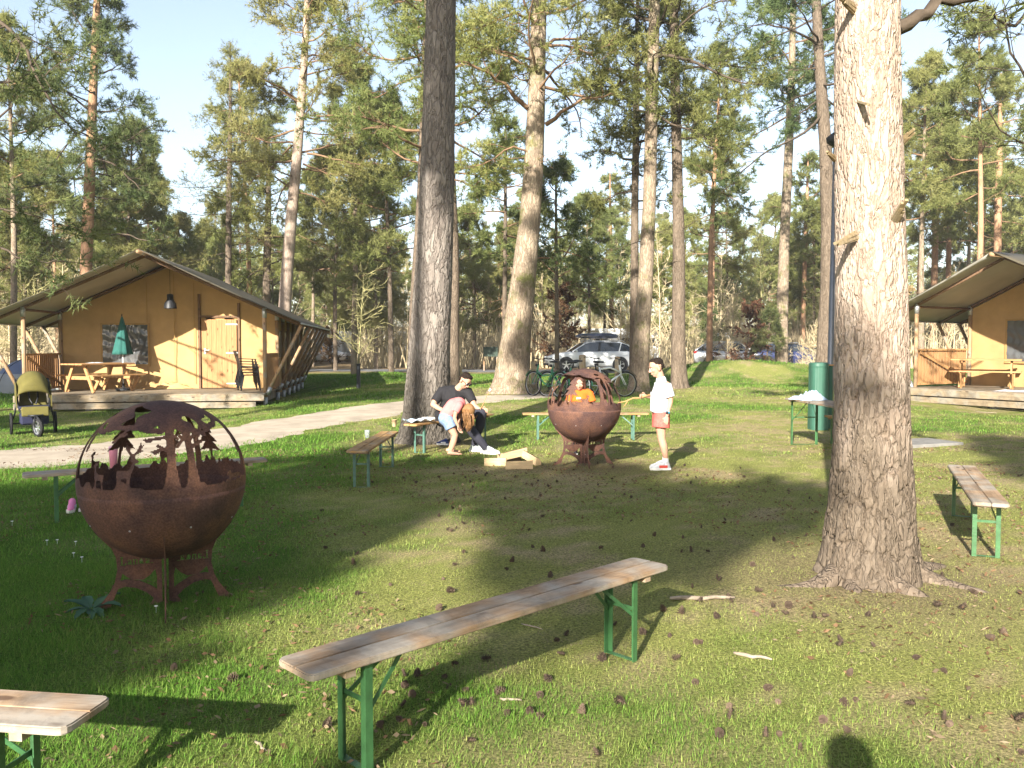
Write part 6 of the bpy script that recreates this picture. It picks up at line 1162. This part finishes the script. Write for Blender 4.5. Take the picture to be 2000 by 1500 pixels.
def caravan(label, loc, rz, L=5.2, H=2.35, awn=False):
    root = thing('caravan', label, 'caravan', loc, rz, 'caravans'); pr_ = [(-L / 2, .45), (L / 2 - .1, .45), (L / 2, .9), (L / 2 - .05, 1.5), (L / 2 - .45, H - .1), (L / 2 - .9, H), (-L / 2 + .5, H), (-L / 2 + .1, H - .25), (-L / 2, H - .8)]
    MB().slab(pr_, 2.1, Matrix.Rotation(R(90), 4, 'X')).build('body', flat('caravan_white', (.74, .74, .73), .5), root)
    for s in (-1, 1):
        for x, w_ in ((-1.5, .9), (.2, .7), (1.6, .8)): MB().box((x, s * 1.056, 1.55), (w_, .012, .5), bev=.004).build('window', CARGLASS, root)
        MB().box((0, s * 1.058, .75), (L - .3, .012, .08)).build('stripe', flat('grey_stripe', (.35, .37, .4), .5), root); wheel(root, (.2, s * .96, .33), .31)
    MB().box((-.7, -1.06, 1.3), (.62, .016, 1.6)).build('door', flat('caravan_white_door', (.70, .70, .69), .5), root); MB().bar((-L / 2, 0, .5), (-L / 2 - 1.1, 0, .45), .08, .08).build('drawbar', MAT['steel'], root); return root
caravan('white caravan behind the white hatchback beyond the left tent', at_px(606, 65), R(4)); caravan('pale caravan among the trees left of the dark grey pine', at_px(745, 66), R(-8)); caravan('white caravan roof showing above the white estate car', at_px(1212, 55), R(5), 5, 2.4); caravan('white caravan behind the silver car', at_px(1462, 66), R(8)); caravan('caravan with pale roof showing far behind the dark bollard', at_px(690, 78), R(3), 6, 2.5)
# ------------------------------------------------------------------ bicycles
def bicycle(label, loc, rz, paint, ebike=False, lean=.06, step=True):
    root = thing('bicycle', label, 'bicycle', loc, rz, 'bicycles parked by the path'); root.rotation_euler = (lean, 0, rz); r = .345; bx_, fx = -.54, .54; ax = rotm(R(90), 0, 0)
    for x in (bx_, fx):
        wh = MB().lathe([(r - .045, -.008), (r - .02, -.02), (r, -.012), (r, .012), (r - .02, .02), (r - .045, .008)], 36, (x, 0, r), ax, cap=False).build('wheel', MAT['rubber'], root, True)
        MB().lathe([(r - .052, -.010), (r - .040, -.012), (r - .040, .012), (r - .052, .010)], 36, (x, 0, r), ax, cap=False).build('rim', MAT['alloy'], wh, True); sp = MB()
        for k in range(18): a = R(20 * k); sp.tube([(x, .02 * (-1) ** k, r), (x + (r - .05) * math.cos(a), 0, r + (r - .05) * math.sin(a))], .0016, 3)
        sp.tube([(x, -.045, r), (x, .045, r)], .022, 8); s_ = sp.build('spoke', MAT['steel'], wh); s_['kind'] = 'stuff'
        MB().add([(x + (r + .03) * math.cos(R(a)), y, r + (r + .03) * math.sin(R(a))) for a in range(10 if x < 0 else 30, 190 if x < 0 else 150, 10) for y in (-.03, .03)], [(2 * i, 2 * i + 1, 2 * i + 3, 2 * i + 2) for i in range((17 if x < 0 else 11))]).build('mudguard', paint if not ebike else MAT['dark'], root, True)
    bb = V3(-.08, 0, .29); seat = V3(-.22, 0, .80); hd0 = V3(.40, 0, .62); hd1 = V3(.36, 0, .86); fr = MB(); tr = .018 if not ebike else .026
    fr.tube([bb, seat], tr, 8); fr.tube([bb, V3(.15, 0, .40) if step else (bb + hd0) / 2, hd0], tr * 1.15, 8); fr.tube([V3(-.17, 0, .60 if step else .76), V3(.15, 0, .56) if step else V3(.1, 0, .79), hd0 + V3(-.005, 0, .04)], tr, 8); fr.tube([hd0 - V3(-.015, 0, .03), hd1], tr * 1.2, 8)
    for s in (-1, 1): fr.tube([bb + V3(0, s * .03, 0), V3(bx_, s * .06, r)], .010, 6); fr.tube([V3(-.19, s * .02, .70), V3(bx_, s * .06, r)], .009, 6); fr.tube([hd0 + V3(.012, s * .04, -.04), V3(fx, s * .055, r)], .012, 6)
    fr.build('frame', paint, root, True)
    MB().tube([seat, seat + V3(-.035, 0, .12)], .013, 7).build('seat_post', MAT['steel'], root, True); MB().ell(seat + V3(-.06, 0, .145), (.13, .085, .032)).ell(seat + V3(.07, 0, .14), (.07, .03, .022)).build('saddle', MAT['dark'], root, True)
    MB().tube([hd1, hd1 + V3(-.02, 0, .14)], .014, 7).tube([hd1 + V3(-.16, -.29, .16), hd1 + V3(-.03, -.22, .17), hd1 + V3(.0, 0, .14), hd1 + V3(-.03, .22, .17), hd1 + V3(-.16, .29, .16)], .012, 7).build('handlebar', MAT['dark'], root, True)
    MB().lathe([(.09, -.004), (.09, .004)], 20, bb + V3(0, -.06, 0), ax).tube([bb + V3(0, -.075, 0), bb + V3(.10, -.075, -.13)], .01, 6).box(bb + V3(.11, -.12, -.14), (.09, .08, .02)).tube([bb + V3(0, .075, 0), bb + V3(-.10, .075, .13)], .01, 6).box(bb + V3(-.11, .12, .14), (.09, .08, .02)).build('crank', MAT['dark'], root, True)
    MB().bar((-.62, -.05, .76), (-.26, -.05, .76), .012, .012).bar((-.62, .05, .76), (-.26, .05, .76), .012, .012).bar((-.62, 0, .76), (-.62, 0, .62), .08, .01, (0, 1, 0)).build('rack', MAT['dark'], root); MB().ell(hd1 + V3(.08, 0, -.02), (.05, .04, .04)).build('lamp', MAT['dark'], root, True)
    if ebike: MB().box((-.13, 0, .42), (.09, .075, .30), rotm(0, R(-12), 0), .01).build('battery', MAT['dark'], root)
    return root
GREENB = flat('green_bicycle_paint', (.03, .20, .10), .35, coat=.4); WHITEB = flat('white_bicycle_paint', (.66, .68, .70), .35, coat=.4); DARKB = flat('dark_bicycle_paint', (.02, .022, .026), .4)
def bk(px, py, Y): x = (px - 1000) / FPX * Y; return (x, Y, T(x, Y) + .003)
bicycle('green bicycle at the left end of the parked row', bk(1066, 772, 22.4), R(128), GREENB); bicycle('green bicycle second from the left in the row', bk(1100, 772, 22.2), R(140), GREENB); bicycle('white electric bicycle at the right end of the row', bk(1184, 772, 22.3), R(18), WHITEB, True, step=False); bicycle('dark bicycle in the middle of the row behind the bowl', bk(1140, 770, 22.9), R(35), DARKB)
# ------------------------------------------------------------------ stroller
sx = G(68, 849); stroller = thing('stroller', 'olive hooded three-wheeled stroller parked on the grass', 'stroller', (sx.x, sx.y, T(sx.x, sx.y)), R(33)); OL = mat('olive_cloth', (.11, .095, .024), .85, .15, 8); NV = flat('navy_cloth', (.018, .02, .05), .8)
for x, y, r in ((-.36, .30, .20), (.36, .30, .20)):
    wh = MB().lathe([(r - .04, -.02), (r, -.022), (r, .022), (r - .04, .02)], 26, (x, y, r), rotm(0, R(90), 0), cap=False).build('wheel', MAT['rubber'], stroller, True); MB().lathe([(.02, -.015), (r - .04, -.008), (r - .04, .008), (.02, .015)], 20, (x, y, r), rotm(0, R(90), 0)).build('rim', MAT['dark'], wh)
rot_ = rotm(0, 0, R(22)) @ rotm(0, R(90), 0); r = .165; wh = MB().lathe([(r - .045, -.024), (r, -.026), (r, .026), (r - .045, .024)], 28, (.03, -.42, r), rot_, cap=False).build('wheel', MAT['rubber'], stroller, True)
mb = MB().lathe([(r - .055, -.02), (r - .044, -.024), (r - .044, .024), (r - .055, .02)], 28, (.03, -.42, r), rot_, cap=False)
for k in range(6): a = R(60 * k); mb.tube([V3(.03, -.42, r), V3(.03, -.42, r) + rot_ @ V3(math.cos(a) * (r - .05), math.sin(a) * (r - .05), 0)], .009, 6)
mb.build('rim', MAT['alloy'], wh)
MB().tube([(-.02, -.42, .17), (-.03, -.40, .30), (.0, -.36, .38)], .016, 7).tube([(.08, -.44, .17), (.06, -.41, .30), (.0, -.36, .38)], .016, 7).build('fork', MAT['dark'], stroller, True); fr = MB()
for s in (-1, 1): fr.tube([(s * .10, -.36, .38), (s * .24, -.10, .46), (s * .27, .12, .72), (s * .27, .42, 1.02)], .018, 8); fr.tube([(s * .36, .30, .20), (s * .30, .14, .42), (s * .27, .12, .72)], .016, 8)
fr.tube([(-.27, .42, 1.02), (.27, .42, 1.02)], .02, 8).tube([(-.36, .30, .20), (.36, .30, .20)], .014, 8).tube([(-.10, -.36, .38), (.10, -.36, .38)], .02, 8); fr.build('frame', MAT['dark'], stroller, True)
MB().slab([(-.22, -.26), (.22, -.26), (.26, .0), (.26, .22), (-.26, .22), (-.26, 0)], .04, Matrix.Translation((0, -.02, .52))).build('seat', NV, stroller); MB().slab([(-.23, 0), (.23, 0), (.21, .46), (.16, .56), (-.16, .56), (-.21, .46)], .04, Matrix.Translation((0, .20, .53)) @ Matrix.Rotation(R(68), 4, 'X')).build('backrest', OL, stroller)
MB().box((0, -.30, .455), (.44, .05, .18), rotm(R(-18), 0, 0), .015).build('leg_rest', OL, stroller); MB().box((0, .08, .30), (.46, .50, .2), None, .03).build('basket', NV, stroller)
V = []; F = []; nu, nv = 18, 12
for i in range(nu + 1):
    for k in range(nv + 1):
        a = math.pi * i / nu; b = R(-12 + 105 * k / nv); w_ = .285 - .03 * math.sin(math.pi * k / nv); V.append((-w_ * math.cos(a), .20 - .40 * math.cos(b) * (.55 + .45 * math.sin(a) ** .5) + .10, .66 + (.20 + .26 * math.sin(b)) * math.sin(a) ** .7 + .06 * k / nv))
for i in range(nu):
    for k in range(nv): a = i * (nv + 1) + k; F.append((a, a + nv + 1, a + nv + 2, a + 1))
hd_ = MB().add(V, F).build('hood', OL, stroller, True); sm_ = hd_.modifiers.new('s', 'SOLIDIFY'); sm_.thickness = .015
for s in (-1, 1): MB().slab([(-.16, .50), (.30, .54), (.36, .80), (.22, .98), (-.02, .92), (-.12, .72)], .014, Matrix.Translation((s * .283, .10, 0)) @ Matrix.Rotation(R(90), 4, 'Z') @ Matrix.Rotation(R(90), 4, 'X')).build('side_panel', OL, stroller)
for s in (-1, 1): MB().tube([(s * .08, .25, .98), (s * .07, .10, .68), (s * .03, -.04, .58)], .014, 6).build('harness', MAT['dark'], stroller, True)
# ------------------------------------------------------------------ camp furniture
bn = G(1597, 836, .07); bin_ = thing('service_post', 'fluted green service post beside the grey lamp pole', 'service post', (bn.x, bn.y, T(bn.x, bn.y))); GP = mat('green_plastic', (.035, .105, .072), .5, .12, 5, spec=.4); V = []; F = []; n = 48
for i, (z, s_) in enumerate(((0, 1), (1.18, .96), (1.22, .98), (1.27, .95), (1.285, .80))):
    for k in range(n): a = 2 * math.pi * k / n; rr = .172 * s_ * (1 + (.03 * (abs(math.sin(a * 9)) ** .35 - 1) if i < 2 else 0)); V.append((rr * math.copysign(abs(math.cos(a)) ** .7, math.cos(a)), rr * 1.15 * math.copysign(abs(math.sin(a)) ** .7, math.sin(a)), z))
for i in range(4):
    for k in range(n): F.append((i * n + k, i * n + (k + 1) % n, (i + 1) * n + (k + 1) % n, (i + 1) * n + k))
F.append(tuple(4 * n + k for k in range(n))); MB().add(V, F).build('housing', GP, bin_); MB().box((.215, .05, .62), (.08, .20, 1.2), None, .01).build('door', mat('dark_green_plastic', (.02, .075, .055), .5, .1, 5), bin_)
MB().box((.20, .06, 1.235), (.14, .22, .025)).build('cap_board', MAT['pine'], bin_)
lx = (1622 - 1000) / FPX * 17.2; pole = thing('lamp_post', 'tall grey steel lamp post left of the foreground trunk', 'lamp post', (lx, 17.2, T(lx, 17.2))); MB().tube([(0, 0, 0), (0, 0, 1.2), (0, 0, 1.22), (.02, 0, 5.6)], [.068, .068, .060, .036], 16).build('pole', flat('grey_pole_paint', (.17, .18, .20), .4, metal=.5), pole, True)
MB().box((.02, -.085, 1.0), (.24, .02, .24), rotm(0, R(-4), 0)).build('notice_plate', flat('brown_grey_plate', (.20, .175, .16), .6), pole); MB().lathe([(.03, 5.55), (.16, 5.65), (.18, 5.75), (.05, 5.85)], 16, (.02, 0, 0)).build('lantern', MAT['dark'], pole, True)
def round_post(label, px, Y, h, r, m=None, top=.0):
    x = (px - 1000) / FPX * Y; root = thing('wooden_post', label, 'post', (x, Y, T(x, Y)), rq.uniform(0, 6), 'split wooden posts along the parking place'); MB().tube([(0, 0, -.05), (0, 0, h * .5), (.01, 0, h - .02), (.01, 0, h)], [r, r * .97, r * .95, r * .85], 12).build('stem', m or MAT['pole_l'], root, True); MB().lathe([(r * .90, 0), (r * .5, .012)], 12, (.01, 0, h)).build('cut_top', MAT['pine'], root, True)
MAT['pole_l'] = wood_mat('pale_post', (.34, .24, .13), (.55, .43, .27), axis='Z', gray=(.40, .35, .28))
round_post('split wooden post between the dark grey pine and the leaning pine', 898, 27.5, .62, .075); round_post('pale wooden post behind the left green bicycle', 1043, 25.5, .85, .11); round_post('pale wooden post behind the bicycles and the fire bowl', 1137, 27.5, 1.0, .12); round_post('wooden post behind the white electric bicycle', 1206, 27, .95, .09)
x = (700 - 1000) / FPX * 26.8; bo = thing('bollard', 'slim black bollard on the grass beyond the left tent', 'bollard', (x, 26.8, T(x, 26.8))); MB().box((0, 0, .38), (.11, .11, .76), None, .012).build('stem', flat('black_steel', (.02, .024, .03), .5), bo); MB().box((0, 0, .775), (.12, .12, .03), None, .008).build('cap', MAT['dark'], bo); MB().box((.0, -.058, .66), (.06, .006, .10)).build('pitch_plate', flat('plate_grey', (.1, .11, .13), .4), bo)
x = (958 - 1000) / FPX * 44; sg_ = thing('notice_board', 'dark green notice board between the two big pines', 'notice board', (x, 44, T(x, 44))); MB().box((0, 0, 1.0), (.75, .04, .5)).build('panel', flat('dark_green_board', (.03, .05, .035), .6), sg_); [MB().box((s * .34, .04, .6), (.07, .04, 1.3)).build('leg', MAT['pole'], sg_) for s in (-1, 1)]
p = G(1797, 862, .05); sl_ = MB().box((0, 0, .02), (1.1, .75, .06), None, .008).build('paving_slab', MAT['block']); sl_.location = (p.x, p.y, T(p.x, p.y)); sl_.rotation_euler.z = R(20); sl_.data.materials[0] = mat('weathered_concrete', (.20, .19, .175), .95, .2, 8, bump=.3); tag(sl_, 'flat grey concrete slab in the grass right of the trunk', 'slab')
# dome tent behind the porch of the big tent
dx = (92 - 1000) / FPX * 30; dt = thing('dome_tent', 'small grey and blue dome tent behind the porch railing', 'tent', (dx, 30, T(dx, 30)), R(10)); V = []; F = []; nu, nv = 36, 14
for i in range(nv + 1):
    e = math.pi / 2 * i / nv
    for k in range(nu): a = 2 * math.pi * k / nu; rr = math.cos(e) ** .75 * (1 - .07 * math.cos(4 * a) ** 2 * math.cos(e)); V.append((1.75 * rr * math.cos(a), 1.3 * rr * math.sin(a), 1.25 * math.sin(e)))
for i in range(nv):
    for k in range(nu): F.append((i * nu + k, i * nu + (k + 1) % nu, (i + 1) * nu + (k + 1) % nu, (i + 1) * nu + k))
fl_ = MB().add(V, F).build('flysheet', flat('grey_tent_cloth', (.22, .23, .24), .6), dt, True); fl_.data.materials.append(flat('blue_tent_cloth', (.07, .09, .16), .5))
for pgn in fl_.data.polygons:
    if pgn.center.z > .66: pgn.material_index = 1
for a0 in (45, 135): MB().tube([(1.78 * math.cos(R(a0)) * math.cos(R(t)) ** .75 * (1 if t < 90 else -1), 1.32 * math.sin(R(a0)) * math.cos(R(t)) ** .75, 1.27 * math.sin(R(t))) for t in range(0, 90, 6)] + [(0, 0, 1.27)] , .012, 5).tube([(-1.78 * math.cos(R(a0)) * math.cos(R(t)) ** .75, -1.32 * math.sin(R(a0)) * math.cos(R(t)) ** .75, 1.27 * math.sin(R(t))) for t in range(0, 90, 6)] + [(0, 0, 1.27)], .012, 5).build('tent_pole', MAT['dark'], dt, True)
# ------------------------------------------------------------------ small things
rs = random.Random(3)
LOGM = mat('fresh_split_wood', (.58, .42, .235), .85, .18, 4, stretch=(1, 8, 8), bump=.4, bscale=12); LBARK = mat('log_bark', (.16, .10, .065), .95, .3, 14, bump=.5)
def log(label, px, py, rz, tilt, L=.33, lift=.0, roll=0):
    p = G(px, py, .0); root = thing('firewood_log', label, 'firewood', (p.x, p.y, T(p.x, p.y) + .004 + lift)); root.rotation_euler = (roll, tilt, rz); r = .105; n = 7
    sec = [(0, 0)] + [(r * math.cos(R(88 * t / 5)), r * math.sin(R(88 * t / 5))) for t in range(6)]; V = [(x, (y - .05) * (1 - .07 * (x > 0)) + .012 * (x > 0), z * (1 + .08 * (x > 0))) for x in (-L / 2, L / 2) for y, z in sec]
    MB().add(V, [tuple(range(n - 1, -1, -1)), tuple(n + i for i in range(n)), (0, n, n + 1, 1), (0, n - 1, 2 * n - 1, n)]).build('split_face', LOGM, root)
    MB().add([(x, y + .001, z + .001) for x, y, z in V], [(i, i + 1, n + i + 1, n + i) for i in range(1, n - 1)]).build('bark', LBARK, root, True)
log('leftmost split log of the firewood heap by the bowl', 968, 911, R(-8), 0, .30); log('long split log lying across the top of the firewood heap', 1004, 906, R(24), R(-8), .38, .09, R(14)); log('split log at the front of the firewood heap', 1014, 918, R(4), 0, .36); log('split log propped at the right end of the firewood heap', 1037, 908, R(-58), R(14), .33, .04, R(0)); log('split log half hidden at the back of the firewood heap', 994, 903, R(-150), 0, .34)
GLASS = glass_mat('clear_glass', (.8, .85, .85), .75); CARD = flat('kraft_card', (.45, .31, .18), .8)
def on(z, px, py): return G(px, py, z)
p = on(.475, 717, 853); g = thing('drinking_glass', 'empty glass standing on the bench left of the man', 'glass', (p.x, p.y, p.z + T(p.x, p.y))); MB().lathe([(.028, 0), (.034, .10), (.031, .10), (.026, .008), (.001, .008)], 20, cap=False).build('wall', GLASS, g, True); MB().lathe([(.028, 0.0005), (.028, .006)], 20).build('base', GLASS, g)
p = on(.475, 770, 831); g = thing('paper_cup', 'small brown paper cup beside the map', 'cup', (p.x, p.y, p.z + T(p.x, p.y))); MB().lathe([(.028, 0), (.038, .095), (.040, .095), (.040, .100), (.036, .100), (.027, .006), (.001, .006)], 20, cap=False).build('wall', CARD, g, True); MB().lathe([(.036, .088), (.036, .089)], 16).build('drink', MAT['dark'], g)
pm = on(.475, 816, 824); V = []; F = []; n = 14
for i in range(n + 1):
    for k in range(n + 1): u, v = i / n - .5, k / n - .5; V.append((u * .42, v * .30, .012 + .030 * abs(math.sin(u * 9)) + .014 * math.sin(v * 11 + u * 5) + .03 * max(0, u) * (1 - abs(v))))
for i in range(n):
    for k in range(n): a = i * (n + 1) + k; F.append((a, a + n + 1, a + n + 2, a + 1))
mp_ = MB().add(V, F).build('map_sheet', mat('pale_blue_print', (.34, .45, .56), .8, .3, 14, c2=(.58, .62, .64)), None, True); mp_.location = (pm.x, pm.y, pm.z + T(pm.x, pm.y)); mp_.rotation_euler.z = R(25); tag(mp_, 'unfolded pale blue paper map on the bench beside the man', 'map')
p = on(.475, 838, 821); rl = MB().tube([(-.11, 0, .028), (.11, 0, .028)], .026, 14).build('paper_roll', flat('white_paper', (.70, .66, .58), .85), None, True); rl.location = (p.x, p.y, p.z + T(p.x, p.y)); rl.rotation_euler.z = R(10); tag(rl, 'cream paper roll lying beside the blue map', 'paper roll')
p = on(.475, 222, 916); g = thing('drinking_bottle', 'pink tumbler on the bench behind the dark fire bowl', 'tumbler', (p.x, p.y, p.z + T(p.x, p.y))); MB().lathe([(.032, 0), (.040, .17), (.040, .18), (.02, .18)], 20).build('cup', flat('pink_plastic', (.75, .28, .38), .4), g, True); MB().lathe([(.042, .176), (.042, .20), (.02, .21)], 20).build('lid', flat('pink_lid', (.80, .45, .52), .4), g, True)
PINK = flat('pink_knit', (.70, .22, .42), .8)
def small_shoe(label, px, py, rz, m, s=.85):
    p = G(px, py); r = thing('shoe', label, 'shoe', (p.x, p.y, T(p.x, p.y) + .01)); d = V3(math.cos(rz), math.sin(rz), 0); shoe('upper', V3(0, 0, .08) - d * .08, V3(0, 0, .08) + d * .2, m, SOLE, r, s, MAT['white'])
small_shoe('left of the pair of pink shoes under the shaded bench', 139, 1004, R(-70), PINK); small_shoe('right of the pair of pink shoes under the shaded bench', 165, 1001, R(-80), PINK); small_shoe('blue shoe on the ground at the foot of the grey pine', 862, 869, R(160), flat('navy_canvas_shoe', (.03, .05, .16), .8), .8)
def cloth(name, label, loc, rz, sx_, sy_, amp, m, seed):
    rg = np.random.default_rng(seed); V = []; F = []; n = 30
    for i in range(n + 1):
        for k in range(n + 1):
            u, v = i / n - .5, k / n - .5; e = max(0, 1 - (abs(u) * 2) ** 3) * max(0, 1 - (abs(v) * 2) ** 3); V.append((u * sx_ * (1 + .15 * math.sin(v * 9 + seed)), v * sy_ * (1 + .15 * math.sin(u * 11)), .004 + amp * e * (.15 + float(fbm(u * 7 + seed, v * 7, seed, 3))) ** 1.3))
    for i in range(n):
        for k in range(n): a = i * (n + 1) + k; F.append((a, a + n + 1, a + n + 2, a + 1))
    o = MB().add(V, F).build(name, m, None, True); o.location = loc; o.rotation_euler.z = rz; return tag(o, label, 'cloth')
CL = mat('pale_printed_cloth', (.34, .42, .50), .85, .35, 14); zt = T(4.9, 13.2) + .772
cloth('crumpled_cloth', 'crumpled pale blue cloths on the folding table', (4.84, 13.72, zt), R(20), .46, .42, .17, CL, 4); cloth('towel', 'white patterned towel on the edge of the right deck', on_tent(RT, .35, -.05, .425), R(-50), .8, .5, .05, mat('white_towel', (.50, .46, .46), .9, .2, 12), 6)
ld = MB(); cloth('door_mat', 'crumpled canvas flap at the foot of the tent wall', on_tent(LT, -.1, 2.18, .43), R(10), 1.3, .35, .25, MAT['canvas'], 9)
cloth('table_cloth', 'folded white cloth on the picnic table of the left tent', on_tent(LT, -1.6, 1.05, .425 + .757), R(60), .4, .22, .03, MAT['white'], 3)
# broad-leaved weed at the foot of the near bowl
p = G(178, 1192); wd = thing('dock_plant', 'blue-green broad-leaved weed at the foot of the shaded bowl', 'plant', (p.x, p.y, T(p.x, p.y))); WL = leaf_mat('weed_leaf', [(.3, (.05, .11, .07)), (.7, (.09, .17, .11))], .2, 6)
for k in range(11):
    a = k * 2.4 + .4; L_ = rs.uniform(.10, .19); w_ = L_ * .36; V = []; F = []; n = 7; el_ = rs.uniform(.25, .9)
    for i in range(n + 1):
        f = i / n; ww = w_ * math.sin(math.pi * min(1, f * .92 + .08)) ** .8 * (1 + .15 * (-1) ** i); r_ = .02 + L_ * f; z = .01 + L_ * math.sin(el_) * f * 1.3 - .55 * L_ * f * f
        for s, dz in ((-1, .012), (0, 0), (1, .012)): V.append((math.cos(a) * r_ - math.sin(a) * s * ww / 2, math.sin(a) * r_ + math.cos(a) * s * ww / 2, z + dz))
    for i in range(n):
        for j in (0, 1): q0 = i * 3 + j; F.append((q0, q0 + 1, q0 + 4, q0 + 3))
    MB().add(V, F).build('leaf', WL, wd, True)
# pine cones: three shapes, strewn singly
CONE = mat('pine_cone', (.085, .058, .040), .9, .35, 30, rnd=.25); CMS = []
for v in range(3):
    mb = MB(); n = 46; mb.ell((0, 0, 0), (.011, .011, .022), None, 6, 5)
    for k in range(n):
        f = k / (n - 1); a = k * 2.3999; z = -.024 + .052 * f; r0 = .006; r1 = (.030 - .019 * f ** 1.4) * (.75 + .25 * math.sin(f * 3.1)) * (1.0, .85, 1.12)[v]; w_ = .009 * (1.1 - .5 * f); c_, s_ = math.cos(a), math.sin(a); up_ = .010 * (.2 + f)
        mb.add([(c_ * r0 - s_ * w_ * .5, s_ * r0 + c_ * w_ * .5, z), (c_ * r0 + s_ * w_ * .5, s_ * r0 - c_ * w_ * .5, z), (c_ * r1 + s_ * w_ * .8, s_ * r1 - c_ * w_ * .8, z + up_), (c_ * r1 - s_ * w_ * .8, s_ * r1 + c_ * w_ * .8, z + up_)], [(0, 1, 2, 3)])
    CMS.append(mb.mesh('pine_cone'))
for me in CMS: me.materials.append(CONE)
cnt = 0
def cone(px, py, s=1.0):
    p = G(px, py); o = bpy.data.objects.new('pine_cone', CMS[rs.randrange(3)]); COL.objects.link(o); o.location = (p.x, p.y, T(p.x, p.y) + .022 * s); o.rotation_euler = (rs.uniform(-1.8, 1.8), rs.uniform(-.6, .6), rs.uniform(0, 6.28)); o.scale = (s, s, s); tag(o, 'open brown pine cone lying on the lawn', 'pine cone', 'pine cones strewn over the lawn')
for px, py in ((975, 1355), (905, 1378), (1035, 1395), (1098, 1280), (1136, 1395), (1176, 1290), (947, 1290), (858, 1190), (880, 1158), (1000, 1100), (1060, 1078), (1160, 1130), (1075, 1130), (690, 1100), (1640, 1265), (1660, 1320), (1755, 1160), (1830, 1185), (1990, 1410), (1935, 1250), (1855, 1420), (1405, 1440), (1425, 1405), (1210, 1375), (1070, 1330), (1295, 1195), (1330, 1200), (1360, 1260), (1400, 1210), (1780, 1380), (1500, 1350), (1320, 1290), (1255, 1240), (1350, 1080), (1470, 1110), (1540, 1190), (1480, 1160), (815, 1320), (340, 1308), (455, 1328), (640, 1420), (1840, 1130), (1900, 1160), (1880, 1190), (1960, 1240), (1590, 1210)): cone(px, py, rs.uniform(.7, .9))
k = 0
while k < 150:
    px = rs.uniform(620, 2000); py = 905 + 590 * rs.random() ** 1.7
    if rs.random() > (.35 + .65 * float(fbm(px / 260, py / 160, 5, 2) > .48)) or (600 < px < 1320 and 1090 < py < 1300 and abs((py - 1310) + (px - 560) * .285) < 60): continue
    cone(px, py, rs.uniform(.5, .72)); k += 1
# twigs and fallen sticks
SM = mat('grey_dead_wood', (.30, .24, .18), .95, .3, 12, bump=.5)
def stick_(label, px, py, L, rz, r, seed):
    p = G(px, py); rg = np.random.default_rng(seed); pts = [(-L / 2 + L * i / 6, rg.normal(0, L * .03), r * .8) for i in range(7)]; o = MB().tube(pts, [r * .7, r, r * 1.1, r, r * .9, r * .8, r * .5], 7).build('stick', SM, None, True); o.location = (p.x, p.y, T(p.x, p.y) + .006); o.rotation_euler.z = rz; tag(o, label, 'stick')
stick_('pale stick on the grass beyond the end of the long bench', 1372, 1175, .42, R(3), .014, 1); stick_('grey stick lying in the lawn at lower right', 1470, 1287, .20, R(-28), .010, 2); stick_('short stick in the grass under the long bench', 998, 1369, .10, R(-4), .006, 3); stick_('twig on the grass near the lower left corner', 510, 1462, .11, R(-50), .006, 4); stick_('thin twig under the middle of the long bench', 1040, 1225, .16, R(-40), .004, 5); stick_('curved twig on the lawn before the right tent', 1925, 815, .5, R(-60), .008, 6)
# fallen leaves and needle litter
def litter(n, seed):
    rg = np.random.default_rng(seed); y = np.sqrt(rg.uniform(9, 13.5 ** 2, n)); x = rg.uniform(-1, 1, n) * (y * 1000 / FPX + .3); k = fbm(x * .8, y * .8, 88, 2) > .42; x, y = x[k], y[k]; n = len(x); a = rg.uniform(0, 6.28, n); L = rg.uniform(.008, .026, n); W = L * np.where(rg.uniform(0, 1, n) < .12, .5, .10)
    z = terr(x, y) + rg.uniform(.008, .022, n); D = np.c_[np.cos(a) * L, np.sin(a) * L, rg.normal(0, .006, n)]; S = np.c_[-np.sin(a) * W, np.cos(a) * W, rg.normal(0, .005, n)]; B = np.c_[x, y, z]
    V = np.stack([B - D, B - S, B + D, B + S], 1).reshape(-1, 3); F = np.arange(4 * n).reshape(-1, 4); c = np.where(rg.uniform(0, 1, (n, 1)) < .6, np.array([[.19, .115, .065]]), np.array([[.24, .18, .115]])) * rg.uniform(.5, 1.3, (n, 1))
    tag(np_mesh('leaf_litter', V, F, GRASS, kind='stuff', col=np.repeat(c, 4, 0)), 'dry leaves and needle litter scattered through the lawn', 'leaf litter')
litter(22000, 9)
DW = flat('white_petals', (.8, .8, .78), .8)
for px, py in ((92, 1066), (112, 1065), (144, 1089), (160, 1097), (148, 1068), (190, 1045), (24, 1030), (305, 1195)):
    p = G(px, py); o = MB().lathe([(.002, .04), (.011, .043), (.011, .046), (.002, .048)], 9).tube([(0, 0, 0), (0, 0, .042)], .0012, 4).build('daisy', DW, None); o.location = (p.x, p.y, T(p.x, p.y)); tag(o, 'tiny white daisy in the shaded lawn', 'flower', 'daisies')
# ------------------------------------------------------------------ thin haze volume, added to lift the dark gaps between the trees
hz = MB().box((0, 150, 14.5), (760, 640, 33)).build('haze', None, None, kind='stuff'); tag(hz, 'faint pale haze added to brighten dark gaps between the trees', 'haze')
hm = bpy.data.materials.new('haze_air'); hm.use_nodes = True; hn = hm.node_tree.nodes; hn.remove(hn['Principled BSDF']); pv = hn.new('ShaderNodeVolumePrincipled'); pv.inputs['Color'].default_value = (.95, .96, 1, 1); pv.inputs['Density'].default_value = .0006; pv.inputs['Anisotropy'].default_value = 0
hm.node_tree.links.new(pv.outputs[0], hn['Material Output'].inputs['Volume']); hz.data.materials.append(hm)
